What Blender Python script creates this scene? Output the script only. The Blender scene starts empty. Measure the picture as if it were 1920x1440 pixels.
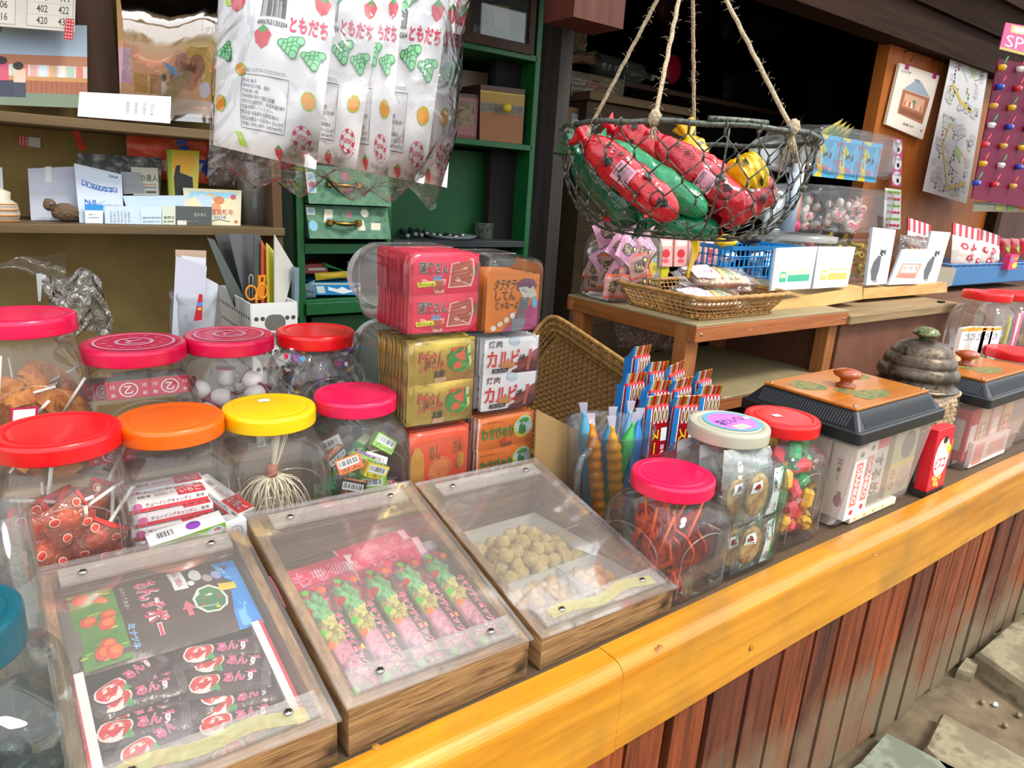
import bpy, bmesh, math, random
from mathutils import Vector, Matrix, Euler
random.seed(7)
SC = bpy.context.scene
COL = SC.collection
PI = math.pi
# ---------------------------------------------------------------- camera
YAW, PIT, ROL, FPX, CH = .64530169, .27893496, -.06286407, 1284.92, 1.25
_f = Vector((math.sin(YAW)*math.cos(PIT), math.cos(YAW)*math.cos(PIT), -math.sin(PIT)))
_r = Vector((math.cos(YAW), -math.sin(YAW), 0)); _d = _f.cross(_r)
CR = math.cos(ROL)*_r + math.sin(ROL)*_d; CD = -math.sin(ROL)*_r + math.cos(ROL)*_d; CF = _f
EYE = Vector((0, 0, CH))
cam = bpy.data.cameras.new('camera'); camo = bpy.data.objects.new('camera', cam); COL.objects.link(camo)
cam.sensor_width = 36; cam.lens = 36*FPX/1920; cam.clip_start = .02
camo.matrix_world = Matrix(((CR.x, -CD.x, -CF.x, 0), (CR.y, -CD.y, -CF.y, 0), (CR.z, -CD.z, -CF.z, CH), (0, 0, 0, 1)))
SC.camera = camo
# ---------------------------------------------------------------- light
SC.view_settings.view_transform = 'Standard'; SC.view_settings.look = 'None'
SC.view_settings.gamma = 1; SC.view_settings.use_curve_mapping = False
SC.view_settings.exposure = 0.55
SC.cycles.transparent_max_bounces = 28; SC.cycles.max_bounces = 7; SC.cycles.diffuse_bounces = 3
SC.cycles.glossy_bounces = 3; SC.cycles.transmission_bounces = 6; SC.cycles.caustics_reflective = False
SC.cycles.caustics_refractive = False; SC.cycles.use_denoising = True; SC.cycles.sample_clamp_indirect = 6
W = bpy.data.worlds.new('sky'); SC.world = W; W.use_nodes = True
n = W.node_tree.nodes; l = W.node_tree.links
bg = n['Background']; tc = n.new('ShaderNodeTexCoord'); sp = n.new('ShaderNodeSeparateXYZ'); rp = n.new('ShaderNodeValToRGB')
l.new(tc.outputs['Generated'], sp.inputs[0])
nz = n.new('ShaderNodeTexNoise'); nz.inputs['Scale'].default_value = 4; nz.inputs['Detail'].default_value = 5
l.new(tc.outputs['Generated'], nz.inputs['Vector'])
ad = n.new('ShaderNodeMath'); ad.operation = 'MULTIPLY_ADD'; ad.inputs[1].default_value = .5
l.new(nz.outputs[0], ad.inputs[0]); l.new(sp.outputs[2], ad.inputs[2]); l.new(ad.outputs[0], rp.inputs[0])
e = rp.color_ramp.elements; e[0].position = .1; e[0].color = (.22, .19, .14, 1); e[1].position = .42; e[1].color = (.93, .97, 1, 1)
q = e.new(.2); q.color = (.3, .33, .26, 1)
q = e.new(.28); q.color = (.75, .8, .82, 1)
l.new(rp.outputs[0], bg.inputs[0]); bg.inputs[1].default_value = 1.45
sun = bpy.data.lights.new('sun', 'SUN'); sun.energy = 2.0; sun.angle = math.radians(14); sun.color = (1, .95, .86)
so = bpy.data.objects.new('sun', sun); COL.objects.link(so)
so.rotation_euler = Vector((-.3, .55, -.85)).to_track_quat('-Z', 'Y').to_euler()

# ---------------------------------------------------------------- pixel rays to points on real planes
def ray(x, y): return CF + CR*((x-960)/FPX) + CD*((y-720)/FPX)
def aY(x, y, Y): d = ray(x, y); return EYE + d*(Y/d.y)
def aX(x, y, X): d = ray(x, y); return EYE + d*(X/d.x)
def aZ(x, y, Z): d = ray(x, y); return EYE + d*((Z-CH)/d.z)
def aD(x, y, D): return EYE + ray(x, y)*D

# ---------------------------------------------------------------- materials
def lin(c):
    if isinstance(c, str):
        c = c.lstrip('#'); c = [int(c[i:i+2], 16)/255 for i in (0, 2, 4)]
        c = [x/12.92 if x <= .04045 else ((x+.055)/1.055)**2.4 for x in c]
    return tuple(c[:3])+(1,)
_M = {}
def base(name):
    m = bpy.data.materials.new(name); m.use_nodes = True
    t = m.node_tree; return m, t.nodes, t.links, t.nodes['Principled BSDF']
def flat(c, rough=.5, metal=0, spec=.5, var=.06, bump=0, bs=60, coat=0, sub=0):
    """plain coloured material with a slight procedural mottling"""
    k = ('flat', c, rough, metal, spec, var, bump, bs, coat, sub)
    if k in _M: return _M[k]
    m, n, l, b = base('mat_'+str(c).strip('#')); C = lin(c)
    b.inputs['Roughness'].default_value = rough; b.inputs['Metallic'].default_value = metal
    b.inputs['Specular IOR Level'].default_value = spec; b.inputs['Coat Weight'].default_value = coat
    b.inputs['Coat Roughness'].default_value = .1
    nz = n.new('ShaderNodeTexNoise'); nz.inputs['Scale'].default_value = 35; nz.inputs['Detail'].default_value = 3
    mx = n.new('ShaderNodeMix'); mx.data_type = 'RGBA'
    mx.inputs[6].default_value = tuple(x*(1-var) for x in C[:3])+(1,); mx.inputs[7].default_value = tuple(min(1, x*(1+var)) for x in C[:3])+(1,)
    tcn = n.new('ShaderNodeTexCoord'); l.new(tcn.outputs['Object'], nz.inputs['Vector'])
    l.new(nz.outputs[0], mx.inputs[0]); l.new(mx.outputs[2], b.inputs['Base Color'])
    if bump:
        n2 = n.new('ShaderNodeTexNoise'); n2.inputs['Scale'].default_value = bs; n2.inputs['Detail'].default_value = 3
        l.new(tcn.outputs['Object'], n2.inputs['Vector'])
        bp = n.new('ShaderNodeBump'); bp.inputs['Strength'].default_value = bump; bp.inputs['Distance'].default_value = .01
        l.new(n2.outputs[0], bp.inputs['Height']); l.new(bp.outputs[0], b.inputs['Normal'])
    _M[k] = m; return m
def wood(c1, c2, sc=(2, 30, 30), rough=.55, bump=.25, dirt=None, spec=.4, coat=0, dz=None, dw=.12):
    k = ('wood', c1, c2, sc, rough, bump, dirt, coat, dz)
    if k in _M: return _M[k]
    m, n, l, b = base('wood_'+c1.strip('#')); tcn = n.new('ShaderNodeTexCoord'); mp = n.new('ShaderNodeMapping')
    mp.inputs['Scale'].default_value = sc; l.new(tcn.outputs['Object'], mp.inputs[0])
    nz = n.new('ShaderNodeTexNoise'); nz.inputs['Scale'].default_value = 1; nz.inputs['Detail'].default_value = 8; nz.inputs['Roughness'].default_value = .65
    nz.inputs['Distortion'].default_value = .5
    l.new(mp.outputs[0], nz.inputs['Vector']); r = n.new('ShaderNodeValToRGB')
    e = r.color_ramp.elements; e[0].position = .3; e[0].color = lin(c1); e[1].position = .7; e[1].color = lin(c2)
    l.new(nz.outputs[0], r.inputs[0]); out = r.outputs[0]
    if dirt:
        n3 = n.new('ShaderNodeTexNoise'); n3.inputs['Scale'].default_value = dirt[1]; n3.inputs['Detail'].default_value = 6
        l.new(tcn.outputs['Object'], n3.inputs['Vector']); r3 = n.new('ShaderNodeValToRGB')
        r3.color_ramp.elements[0].position = dirt[2]; r3.color_ramp.elements[1].position = min(1, dirt[2]+dw)
        src = n3.outputs[0]
        if dz:  # dust that rises from the ground
            sx = n.new('ShaderNodeSeparateXYZ'); l.new(tcn.outputs['Object'], sx.inputs[0])
            mr = n.new('ShaderNodeMapRange'); mr.inputs[1].default_value = dz[0]; mr.inputs[2].default_value = dz[1]
            mr.inputs[3].default_value = .45; mr.inputs[4].default_value = -.25; l.new(sx.outputs[2], mr.inputs[0])
            aa = n.new('ShaderNodeMath'); l.new(mr.outputs[0], aa.inputs[0]); l.new(n3.outputs[0], aa.inputs[1]); src = aa.outputs[0]
        l.new(src, r3.inputs[0])
        mx = n.new('ShaderNodeMix'); mx.data_type = 'RGBA'; l.new(r3.outputs[0], mx.inputs[0]); l.new(out, mx.inputs[6]); mx.inputs[7].default_value = lin(dirt[0]); out = mx.outputs[2]
    l.new(out, b.inputs['Base Color']); b.inputs['Roughness'].default_value = rough; b.inputs['Specular IOR Level'].default_value = spec
    b.inputs['Coat Weight'].default_value = coat; b.inputs['Coat Roughness'].default_value = .22
    bp = n.new('ShaderNodeBump'); bp.inputs['Strength'].default_value = bump; bp.inputs['Distance'].default_value = .004
    l.new(nz.outputs[0], bp.inputs['Height']); l.new(bp.outputs[0], b.inputs['Normal'])
    _M[k] = m; return m
def blotch(c1, c2, scale=8, thr=.5, rough=.6, c3=None, bump=.2, w=.06, metal=0):
    k = ('bl', c1, c2, scale, thr, rough, c3, bump, w, metal)
    if k in _M: return _M[k]
    m, n, l, b = base('mix_'+c1.strip('#')); tcn = n.new('ShaderNodeTexCoord')
    nz = n.new('ShaderNodeTexNoise'); nz.inputs['Scale'].default_value = scale; nz.inputs['Detail'].default_value = 7; nz.inputs['Roughness'].default_value = .6
    l.new(tcn.outputs['Object'], nz.inputs['Vector']); r = n.new('ShaderNodeValToRGB')
    e = r.color_ramp.elements; e[0].position = thr-w; e[0].color = lin(c1); e[1].position = thr+w; e[1].color = lin(c2)
    if c3: q = e.new(min(1, thr+.16)); q.color = lin(c3)
    l.new(nz.outputs[0], r.inputs[0]); l.new(r.outputs[0], b.inputs['Base Color']); b.inputs['Roughness'].default_value = rough
    b.inputs['Metallic'].default_value = metal
    bp = n.new('ShaderNodeBump'); bp.inputs['Strength'].default_value = bump; bp.inputs['Distance'].default_value = .006
    l.new(nz.outputs[0], bp.inputs['Height']); l.new(bp.outputs[0], b.inputs['Normal'])
    _M[k] = m; return m
def clear(tint='#ffffff', gloss=.25, rough=.04, haze=0., hc='#ffffff', crinkle=0, cs=40, edge=.28, stripes=None):
    """thin clear plastic or glass: see-through film with a sheen, optional milky haze and crinkles"""
    k = ('clear', tint, gloss, rough, haze, hc, crinkle, cs, edge)
    if k in _M: return _M[k]
    m, n, l, b = base('clear_'+tint.strip('#')); n.remove(b); out = n['Material Output']
    tr = n.new('ShaderNodeBsdfTransparent'); tr.inputs[0].default_value = lin(tint)
    gl = n.new('ShaderNodeBsdfGlossy'); gl.inputs['Roughness'].default_value = rough
    lw = n.new('ShaderNodeLayerWeight'); lw.inputs[0].default_value = edge
    mu = n.new('ShaderNodeMath'); mu.operation = 'MULTIPLY_ADD'; mu.inputs[1].default_value = gloss; mu.inputs[2].default_value = .04; mu.use_clamp = True
    l.new(lw.outputs['Fresnel'], mu.inputs[0]); ms = n.new('ShaderNodeMixShader'); l.new(mu.outputs[0], ms.inputs[0])
    src = tr.outputs[0]
    if haze:
        df = n.new('ShaderNodeBsdfDiffuse'); df.inputs[0].default_value = lin(hc); m2 = n.new('ShaderNodeMixShader')
        m2.inputs[0].default_value = haze; l.new(tr.outputs[0], m2.inputs[1]); l.new(df.outputs[0], m2.inputs[2]); src = m2.outputs[0]
    l.new(src, ms.inputs[1]); l.new(gl.outputs[0], ms.inputs[2]); l.new(ms.outputs[0], out.inputs[0])
    if crinkle:
        tcn = n.new('ShaderNodeTexCoord'); nz = n.new('ShaderNodeTexNoise'); nz.inputs['Scale'].default_value = cs; nz.inputs['Detail'].default_value = 2
        nz.inputs['Distortion'].default_value = 1.2
        l.new(tcn.outputs['Object'], nz.inputs['Vector']); bp = n.new('ShaderNodeBump'); bp.inputs['Strength'].default_value = crinkle; bp.inputs['Distance'].default_value = .02
        l.new(nz.outputs[0], bp.inputs['Height']); l.new(bp.outputs[0], gl.inputs['Normal']); l.new(bp.outputs[0], lw.inputs['Normal'])
    _M[k] = m; return m

JAR = clear('#ffffff', .5, .05, .032, '#fff8f6')  # jar haze: pale diffuse mixed in to brighten the interiors
GLASS = clear('#f6fcfa', .5, .03, .03, '#f0f8f6')
FILM = clear('#fcfdfd', .7, .12, .04, '#ffffff', .5, 45)
WHITE = flat('#eef0f0', .5, var=.02); BLACK = flat('#141414', .45)

# ---------------------------------------------------------------- mesh collecting
class MB:
    def __init__(s): s.v = []; s.f = []; s.m = []; s.mats = []; s.sm = []; s.M = Matrix.Identity(4)
    def mi(s, mat):
        if mat not in s.mats: s.mats.append(mat)
        return s.mats.index(mat)
    def add(s, vs, fs, mat, smooth=False):
        o = len(s.v); M = s.M; s.v.extend([(M @ Vector(v)) for v in vs]); k = s.mi(mat)
        for f in fs: s.f.append(tuple(i+o for i in f)); s.m.append(k); s.sm.append(smooth)
        return s
    def box(s, c, sz, mat, rot=None, bev=0, taper=1):
        hx, hy, hz = [a/2 for a in sz]
        if bev:
            b = min(bev, hx*.98, hy*.98, hz*.98); vs = []; 
            for zz, ins in ((-hz, b), (-hz+b, 0), (hz-b, 0), (hz, b)):
                for sx, sy in ((1, 1), (-1, 1), (-1, -1), (1, -1)):
                    X, Y = hx-ins, hy-ins
                    p = [(sx*X, sy*(Y-(b-ins if ins == 0 else 0)*1), zz), (sx*(X-(b if ins == 0 else 0)), sy*Y, zz)]
                    if sx*sy < 0: p.reverse()
                    vs += p
            fs = [tuple(range(7, -1, -1)), tuple(range(24, 32))]
            for r in range(3):
                for i in range(8): j = (i+1) % 8; fs.append((r*8+i, r*8+j, (r+1)*8+j, (r+1)*8+i))
        else:
            vs = [(x*hx*(taper if z > 0 else 1), y*hy*(taper if z > 0 else 1), z*hz) for z in (-1, 1) for x, y in ((-1, -1), (1, -1), (1, 1), (-1, 1))]
            fs = [(3, 2, 1, 0), (4, 5, 6, 7), (0, 1, 5, 4), (1, 2, 6, 5), (2, 3, 7, 6), (3, 0, 4, 7)]
        R = Euler(rot).to_matrix() if rot else Matrix.Identity(3); c = Vector(c)
        return s.add([R @ Vector(v)+c for v in vs], fs, mat)
    def hexa(s, p, mat):  # 8 points: bottom four then top four, each ring in order
        return s.add(p, [(3, 2, 1, 0), (4, 5, 6, 7), (0, 1, 5, 4), (1, 2, 6, 5), (2, 3, 7, 6), (3, 0, 4, 7)], mat)
    def tube(s, pts, r, mat, n=8, closed=False, caps=True):
        pts = [Vector(p) for p in pts]; N = len(pts); rs = r if isinstance(r, (list, tuple)) else [r]*N
        vs = []; prev = None
        for i, p in enumerate(pts):
            a = pts[(i-1) % N] if (closed or i) else p; b = pts[(i+1) % N] if (closed or i < N-1) else p
            t = (b-a).normalized() if (b-a).length > 1e-9 else Vector((0, 0, 1))
            if prev is None: u = t.orthogonal().normalized()
            else:
                u = prev-t*prev.dot(t); u = u.normalized() if u.length > 1e-6 else t.orthogonal().normalized()
            prev = u; w = t.cross(u)
            for k in range(n): a_ = 2*PI*k/n; vs.append(p+(u*math.cos(a_)+w*math.sin(a_))*rs[i])
        fs = []
        for i in range(N if closed else N-1):
            j = (i+1) % N
            for k in range(n): q = (k+1) % n; fs.append((i*n+k, i*n+q, j*n+q, j*n+k))
        if not closed and caps: fs += [tuple(range(n-1, -1, -1)), tuple(range((N-1)*n, N*n))]
        return s.add(vs, fs, mat, True)
    def lathe(s, prof, mat, c=(0, 0, 0), n=40, sx=1, sy=1, cap0=False, cap1=False):
        c = Vector(c); vs = [c+Vector((r*math.cos(2*PI*k/n)*sx, r*math.sin(2*PI*k/n)*sy, z)) for r, z in prof for k in range(n)]
        fs = [(i*n+k, i*n+(k+1) % n, (i+1)*n+(k+1) % n, (i+1)*n+k) for i in range(len(prof)-1) for k in range(n)]
        s.add(vs, fs, mat, True)
        if cap0: s.add(vs[:n], [tuple(range(n-1, -1, -1))], mat)
        if cap1: s.add(vs[-n:], [tuple(range(n))], mat)
        return s
    def loft(s, rings, mat, cap0=True, cap1=True, smooth=True):
        n = len(rings[0]); vs = [p for r in rings for p in r]
        fs = [(i*n+k, i*n+(k+1) % n, (i+1)*n+(k+1) % n, (i+1)*n+k) for i in range(len(rings)-1) for k in range(n)]
        s.add(vs, fs, mat, smooth)
        if cap0: s.add(rings[0], [tuple(range(n-1, -1, -1))], mat)
        if cap1: s.add(rings[-1], [tuple(range(n))], mat)
        return s
    def grid(s, fn, nu, nv, mat, smooth=True):
        vs = [fn(i/nu, j/nv) for j in range(nv+1) for i in range(nu+1)]
        fs = [(j*(nu+1)+i, j*(nu+1)+i+1, (j+1)*(nu+1)+i+1, (j+1)*(nu+1)+i) for j in range(nv) for i in range(nu)]
        return s.add(vs, fs, mat, smooth)
    def ball(s, c, r, mat, n=14, m=9, jit=0):
        c = Vector(c); rr = r if isinstance(r, (tuple, list)) else (r, r, r); vs = []
        for j in range(m+1):
            t = PI*j/m
            for k in range(n):
                a = 2*PI*k/n; q = 1+random.uniform(-jit, jit) if jit and 0 < j < m else 1
                vs.append(c+Vector((rr[0]*math.sin(t)*math.cos(a)*q, rr[1]*math.sin(t)*math.sin(a)*q, rr[2]*math.cos(t)*q)))
        fs = [((j+1)*n+k, (j+1)*n+(k+1) % n, j*n+(k+1) % n, j*n+k) for j in range(m) for k in range(n)]
        return s.add(vs, fs, mat, True)
    def build(s, name, parent=None, label=None, cat=None, group=None, kind=None, origin=None):
        me = bpy.data.meshes.new(name)
        vs = s.v
        if parent is not None: o0 = Vector(parent.get('_o', (0, 0, 0)))
        elif origin is not None: o0 = Vector(origin)
        elif kind == 'structure' or not vs: o0 = Vector((0, 0, 0))
        else:
            o0 = Vector(((min(v.x for v in vs)+max(v.x for v in vs))/2, (min(v.y for v in vs)+max(v.y for v in vs))/2, min(v.z for v in vs)))
        me.from_pydata([tuple(v-o0) for v in vs], [], s.f)
        for m in s.mats: me.materials.append(m)
        me.polygons.foreach_set('material_index', s.m); me.polygons.foreach_set('use_smooth', s.sm)
        me.update()
        o = bpy.data.objects.new(name, me); COL.objects.link(o)
        if parent is not None: o.parent = parent
        else: o.location = o0
        o['_o'] = tuple(o0)
        tag(o, label, cat, group, kind); return o
def tag(o, label=None, cat=None, group=None, kind=None):
    if label: o['label'] = label
    if cat: o['category'] = cat
    if group: o['group'] = group
    if kind: o['kind'] = kind
    return o
def thing(name, label, cat, loc=(0, 0, 0), group=None):
    o = bpy.data.objects.new(name, None); COL.objects.link(o); o.location = loc; o.empty_display_size = .02
    o['_o'] = tuple(loc); return tag(o, label, cat, group)
def dup(src, loc=None, rot=None, label=None, group=None, scale=None, parent=None):
    c = src.copy(); COL.objects.link(c)
    if parent is not None: c.parent = parent
    if loc is not None: c.location = loc
    if rot is not None: c.rotation_euler = rot
    if scale is not None: c.scale = scale if isinstance(scale, (tuple, list)) else (scale,)*3
    if label: c['label'] = label
    if group: c['group'] = group
    for ch in list(src.children): dup(ch, parent=c)
    return c
# ---------------------------------------------------------------- lettering and printed shapes
_T = {}
def glyphs(txt, bold=0.0):
    k = (txt, bold)
    if k not in _T:
        c = bpy.data.curves.new('t', 'FONT'); c.body = txt; c.resolution_u = 2; c.offset = bold; c.fill_mode = 'FRONT'
        o = bpy.data.objects.new('t', c); m = bpy.data.meshes.new_from_object(o)
        vs = [(v.co.x, v.co.y) for v in m.vertices]; fs = [tuple(p.vertices) for p in m.polygons]
        bpy.data.objects.remove(o); bpy.data.curves.remove(c); bpy.data.meshes.remove(m)
        if vs:
            x0 = min(v[0] for v in vs); x1 = max(v[0] for v in vs); y0 = min(v[1] for v in vs); y1 = max(v[1] for v in vs)
            vs = [((x-x0)/(x1-x0+1e-9), 1-(y-y0)/(y1-y0+1e-9)) for x, y in vs]
        _T[k] = (vs, fs)
    return _T[k]
class Face:
    """a printed surface: fn(u, v) -> (point, normal); u to the right, v downwards"""
    def __init__(s, mb, fn, step=.00025, curved=False): s.mb = mb; s.fn = fn; s.L = 1; s.step = step; s.curved = curved; s.hist = []; s.keys = {}
    def put(s, uv, fs, mat, lay=None):
        key = lay; u0 = min(p[0] for p in uv); u1 = max(p[0] for p in uv); v0 = min(p[1] for p in uv); v1 = max(p[1] for p in uv)
        if key is not None and key in s.keys: lay = s.keys[key]
        else: lay = 1+max([h[4] for h in s.hist if h[0] < u1 and h[1] > u0 and h[2] < v1 and h[3] > v0], default=0)
        if key is not None: s.keys[key] = lay
        else: s.L += 1
        s.hist.append((u0, u1, v0, v1, lay))
        if s.curved and len(fs) == 1:  # follow the bulge with an inner ring and a centre point
            P = [uv[i] for i in fs[0]]; n_ = len(P); cu, cv = sum(p[0] for p in P)/n_, sum(p[1] for p in P)/n_
            if n_ == 4: P = [q for i in range(4) for q in (P[i], ((P[i][0]+P[(i+1) % 4][0])/2, (P[i][1]+P[(i+1) % 4][1])/2))]; n_ = 8
            uv = P+[((a+cu)/2, (b+cv)/2) for a, b in P]+[(cu, cv)]
            fs = [(i, (i+1) % n_, n_+(i+1) % n_, n_+i) for i in range(n_)]+[(n_+i, n_+(i+1) % n_, 2*n_) for i in range(n_)]
        vs = []
        for u, v in uv: p, nn = s.fn(u, v); vs.append(p+nn*(s.step+(1.3e-4 if s.curved else 4e-5)*lay))
        s.mb.add(vs, fs, mat); return s
    def rect(s, u0, v0, u1, v1, mat, rot=0, n=1):
        cu, cv = (u0+u1)/2, (v0+v1)/2; P = []
        for j in range(n+1):
            for i in range(n+1):
                a, b = u0+(u1-u0)*i/n-cu, v0+(v1-v0)*j/n-cv
                P.append((cu+a*math.cos(rot)-b*math.sin(rot), cv+a*math.sin(rot)+b*math.cos(rot)))
        return s.put(P, [(j*(n+1)+i, (j+1)*(n+1)+i, (j+1)*(n+1)+i+1, j*(n+1)+i+1) for j in range(n) for i in range(n)], mat)
    def poly(s, P, mat): return s.put(P, [tuple(range(len(P)))], mat)
    def disc(s, u, v, ru, rv, mat, n=16, a0=0, a1=2*PI):
        P = [(u+ru*math.cos(a0+(a1-a0)*i/n), v-rv*math.sin(a0+(a1-a0)*i/n)) for i in range(n if a1-a0 > 6.2 else n+1)]
        if a1-a0 <= 6.2: P.append((u, v))
        return s.put(P, [tuple(range(len(P)))], mat)
    def ring(s, u, v, ru, rv, k, mat, n=24):
        P = [(u+ru*q*math.cos(2*PI*i/n), v-rv*q*math.sin(2*PI*i/n)) for q in (1, k) for i in range(n)]
        return s.put(P, [(i, (i+1) % n, n+(i+1) % n, n+i) for i in range(n)], mat)
    def line(s, P, w, mat, asp=1):
        for (a, b), (c, d) in zip(P[:-1], P[1:]):
            dx, dy = (c-a)*asp, d-b; L = math.hypot(dx, dy) or 1; nx, ny = -dy/L*w/2/asp, dx/L*w/2
            s.put([(a+nx, b+ny), (a-nx, b-ny), (c-nx, d-ny), (c+nx, d+ny)], [(0, 1, 2, 3)], mat, s.L)
        s.L += 1; return s
    def text(s, t, u0, v0, u1, v1, mat, rot=0, bold=.02, shear=0, out=None, ow=.06):
        """rot in degrees (clockwise seen from the front); the box u0..v1 is the lettering's final bounding box for 0/90/270"""
        def mapv(vs):
            R = []
            for x, y in vs:
                if rot == 90: x, y = 1-y, x
                elif rot == 270: x, y = y, 1-x
                elif rot == 180: x, y = 1-x, 1-y
                R.append((u0+(u1-u0)*x+shear*(y-.5), v0+(v1-v0)*y))
            return R
        if out is not None:
            vs, fs = glyphs(t, min(ow, .05)); s.put(mapv(vs), fs, out)
        vs, fs = glyphs(t, min(bold*.6, .03)); s.put(mapv(vs), fs, mat); return s
    def barcode(s, u0, v0, u1, v1, mat, back=None, n=12):
        if back: s.rect(u0, v0, u1, v1, back)
        x = u0+(u1-u0)*.06; e = u1-(u1-u0)*.06; st = (e-x)/n; s.L += 1
        for i in range(n):
            w = st*random.choice((.3, .5, .7)); s.put([(x, v0+(v1-v0)*.12), (x, v0+(v1-v0)*.78), (x+w, v0+(v1-v0)*.78), (x+w, v0+(v1-v0)*.12)], [(0, 1, 2, 3)], mat, s.L); x += st
        s.L += 1; return s
def quadface(mb, tl, tr, br, bl, step=.00025):
    tl, tr, br, bl = map(Vector, (tl, tr, br, bl)); nn = (bl-tl).cross(tr-tl).normalized()
    def fn(u, v): return ((tl*(1-u)+tr*u)*(1-v)+(bl*(1-u)+br*u)*v, nn)
    return Face(mb, fn, step)
def slab(mb, tl, tr, br, bl, th, mat, edge=None):
    """a board with thickness behind its printed face; returns the Face"""
    tl, tr, br, bl = map(Vector, (tl, tr, br, bl)); nn = (bl-tl).cross(tr-tl).normalized(); br = br-nn*(br-tl).dot(nn); b = [p-nn*th for p in (tl, tr, br, bl)]
    mb.add([tl, tr, br, bl]+b, [(0, 3, 2, 1)], mat); mb.add([tl, tr, br, bl]+b, [(4, 5, 6, 7), (0, 1, 5, 4), (1, 2, 6, 5), (2, 3, 7, 6), (3, 0, 4, 7)], edge or mat)
    return quadface(mb, tl, tr, br, bl)
def pxquad(P, Y): return [aY(x, y, Y) for x, y in P]
def pillow(mb, tl, tr, br, bl, th, mat, nu=10, nv=10, seed=0, wr=.0015, back=True, pw=.5, step=.0011):
    step = max(step, .0009)
    """a filled bag or packet: two bulging sheets; returns the Face of the front one"""
    tl, tr, br, bl = map(Vector, (tl, tr, br, bl)); nn = (bl-tl).cross(tr-tl).normalized(); rn = random.Random(seed)
    ph = [rn.uniform(0, 6) for _ in range(4)]
    def P(u, v, sg=1):
        q = (tl*(1-u)+tr*u)*(1-v)+(bl*(1-u)+br*u)*v
        uu = min(max(u, 0), 1); vv = min(max(v, 0), 1)
        h = (max(0, 4*uu*(1-uu))**pw)*(max(0, 4*vv*(1-vv))**pw)
        w = wr*(math.sin(9*u+5*v+ph[0])+math.sin(17*v-6*u+ph[1])+.6*math.sin(23*u+ph[2]))*min(1, h*2)
        return q+nn*(sg*th*.5*h+w)
    mb.grid(lambda u, v: P(u, 1-v), nu, nv, mat)
    if back: mb.grid(lambda u, v: P(1-u, 1-v, -1), nu, nv, mat)
    return Face(mb, lambda u, v: (P(u, v), nn), step, True)
# ================================================================ setting
DIRT = blotch('#5c4e3c', '#7a6a52', 10, .5, .95, '#8a7a62', .8, .12)
b = MB(); b.box((2, 0, -.05), (14, 9, .1), DIRT); b.build('floor', kind='structure')
CEILW = flat('#2a211b', .9)
b = MB(); b.box((2, 3.3, 2.42), (9, 3.9, .04), CEILW); b.build('ceiling', kind='structure')
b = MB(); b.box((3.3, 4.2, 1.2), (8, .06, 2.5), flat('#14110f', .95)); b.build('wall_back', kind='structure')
b = MB(); b.box((-1.6, 2.9, 1.2), (.06, 2.7, 2.5), flat('#6d5a3c', .9)); b.build('wall_left', kind='structure')
b = MB(); b.box((6.2, 2.9, 1.2), (.06, 2.7, 2.5), flat('#2e2119', .9)); b.build('wall_right', kind='structure')
OCH = blotch('#7d6534', '#947945', 5, .5, .8, '#a28852', .15, .2)
b = MB(); b.box((-.45, 1.955, 1.2), (2.14, .05, 2.4), OCH); b.build('wall_panel', kind='structure')
# main beam with the darker fascia under the roof
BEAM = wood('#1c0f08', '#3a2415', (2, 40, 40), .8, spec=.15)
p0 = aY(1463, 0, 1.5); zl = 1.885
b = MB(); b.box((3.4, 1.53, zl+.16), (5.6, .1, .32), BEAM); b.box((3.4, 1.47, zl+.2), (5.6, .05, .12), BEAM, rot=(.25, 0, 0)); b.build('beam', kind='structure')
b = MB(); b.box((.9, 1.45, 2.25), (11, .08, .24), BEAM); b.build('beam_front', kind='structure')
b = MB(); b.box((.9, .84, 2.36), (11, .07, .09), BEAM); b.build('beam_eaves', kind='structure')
# dark post and block seen in the middle
POSTM = wood('#1c1815', '#3a332d', (40, 40, 2), .7)
xr_c = aY(1004, 420, 1.98).x; pa = aY(1050, 300, 1.62); pt = aY(1078, 60, 1.62); pb = aY(1028, 575, 1.62)
b = MB(); b.box((pa.x, 1.66, 1.2), (.045, .07, 2.0), POSTM); b.build('trim_1', kind='structure')
pl = aY(1028, 42, 1.56); pr = aY(1120, 62, 1.56)
b = MB(); b.box(((pl.x+pr.x)/2, 1.52, pl.z+.25), (pr.x-pl.x, .12, .5), wood('#4a241a', '#6b382a', (30, 30, 3), .6)); b.build('trim_2', kind='structure')
b = MB(); b.box(((xr_c+pa.x)/2, 1.99, 1.3), (pa.x-xr_c, .03, 2.2), flat('#0b0a09', .95)); b.build('wall_dark_gap', kind='structure')  # near-black sheet added so the gap between cabinet and post reads dark
# orange plywood wall to the right
ORG = wood('#9a5118', '#b86a26', (14, 14, 2.2), .5, .1, ('#7a3d16', 26, .68))
xl = aY(1655, 160, 1.55).x; xr = aY(1905, 300, 1.5).x
b = MB(); b.box(((xl+4.25)/2, 1.575, 1.2), (4.25-xl, .05, 1.75), ORG); b.build('wall_plywood', kind='structure')
b = MB(); b.box((5.2, 1.6, 1.3), (1.9, .06, 2.4), wood('#3a211a', '#5a352a', (20, 20, 2), .7)); b.box((4.28, 1.53, 1.4), (.06, .06, 1.4), BEAM); b.build('wall_far', kind='structure')
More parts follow.
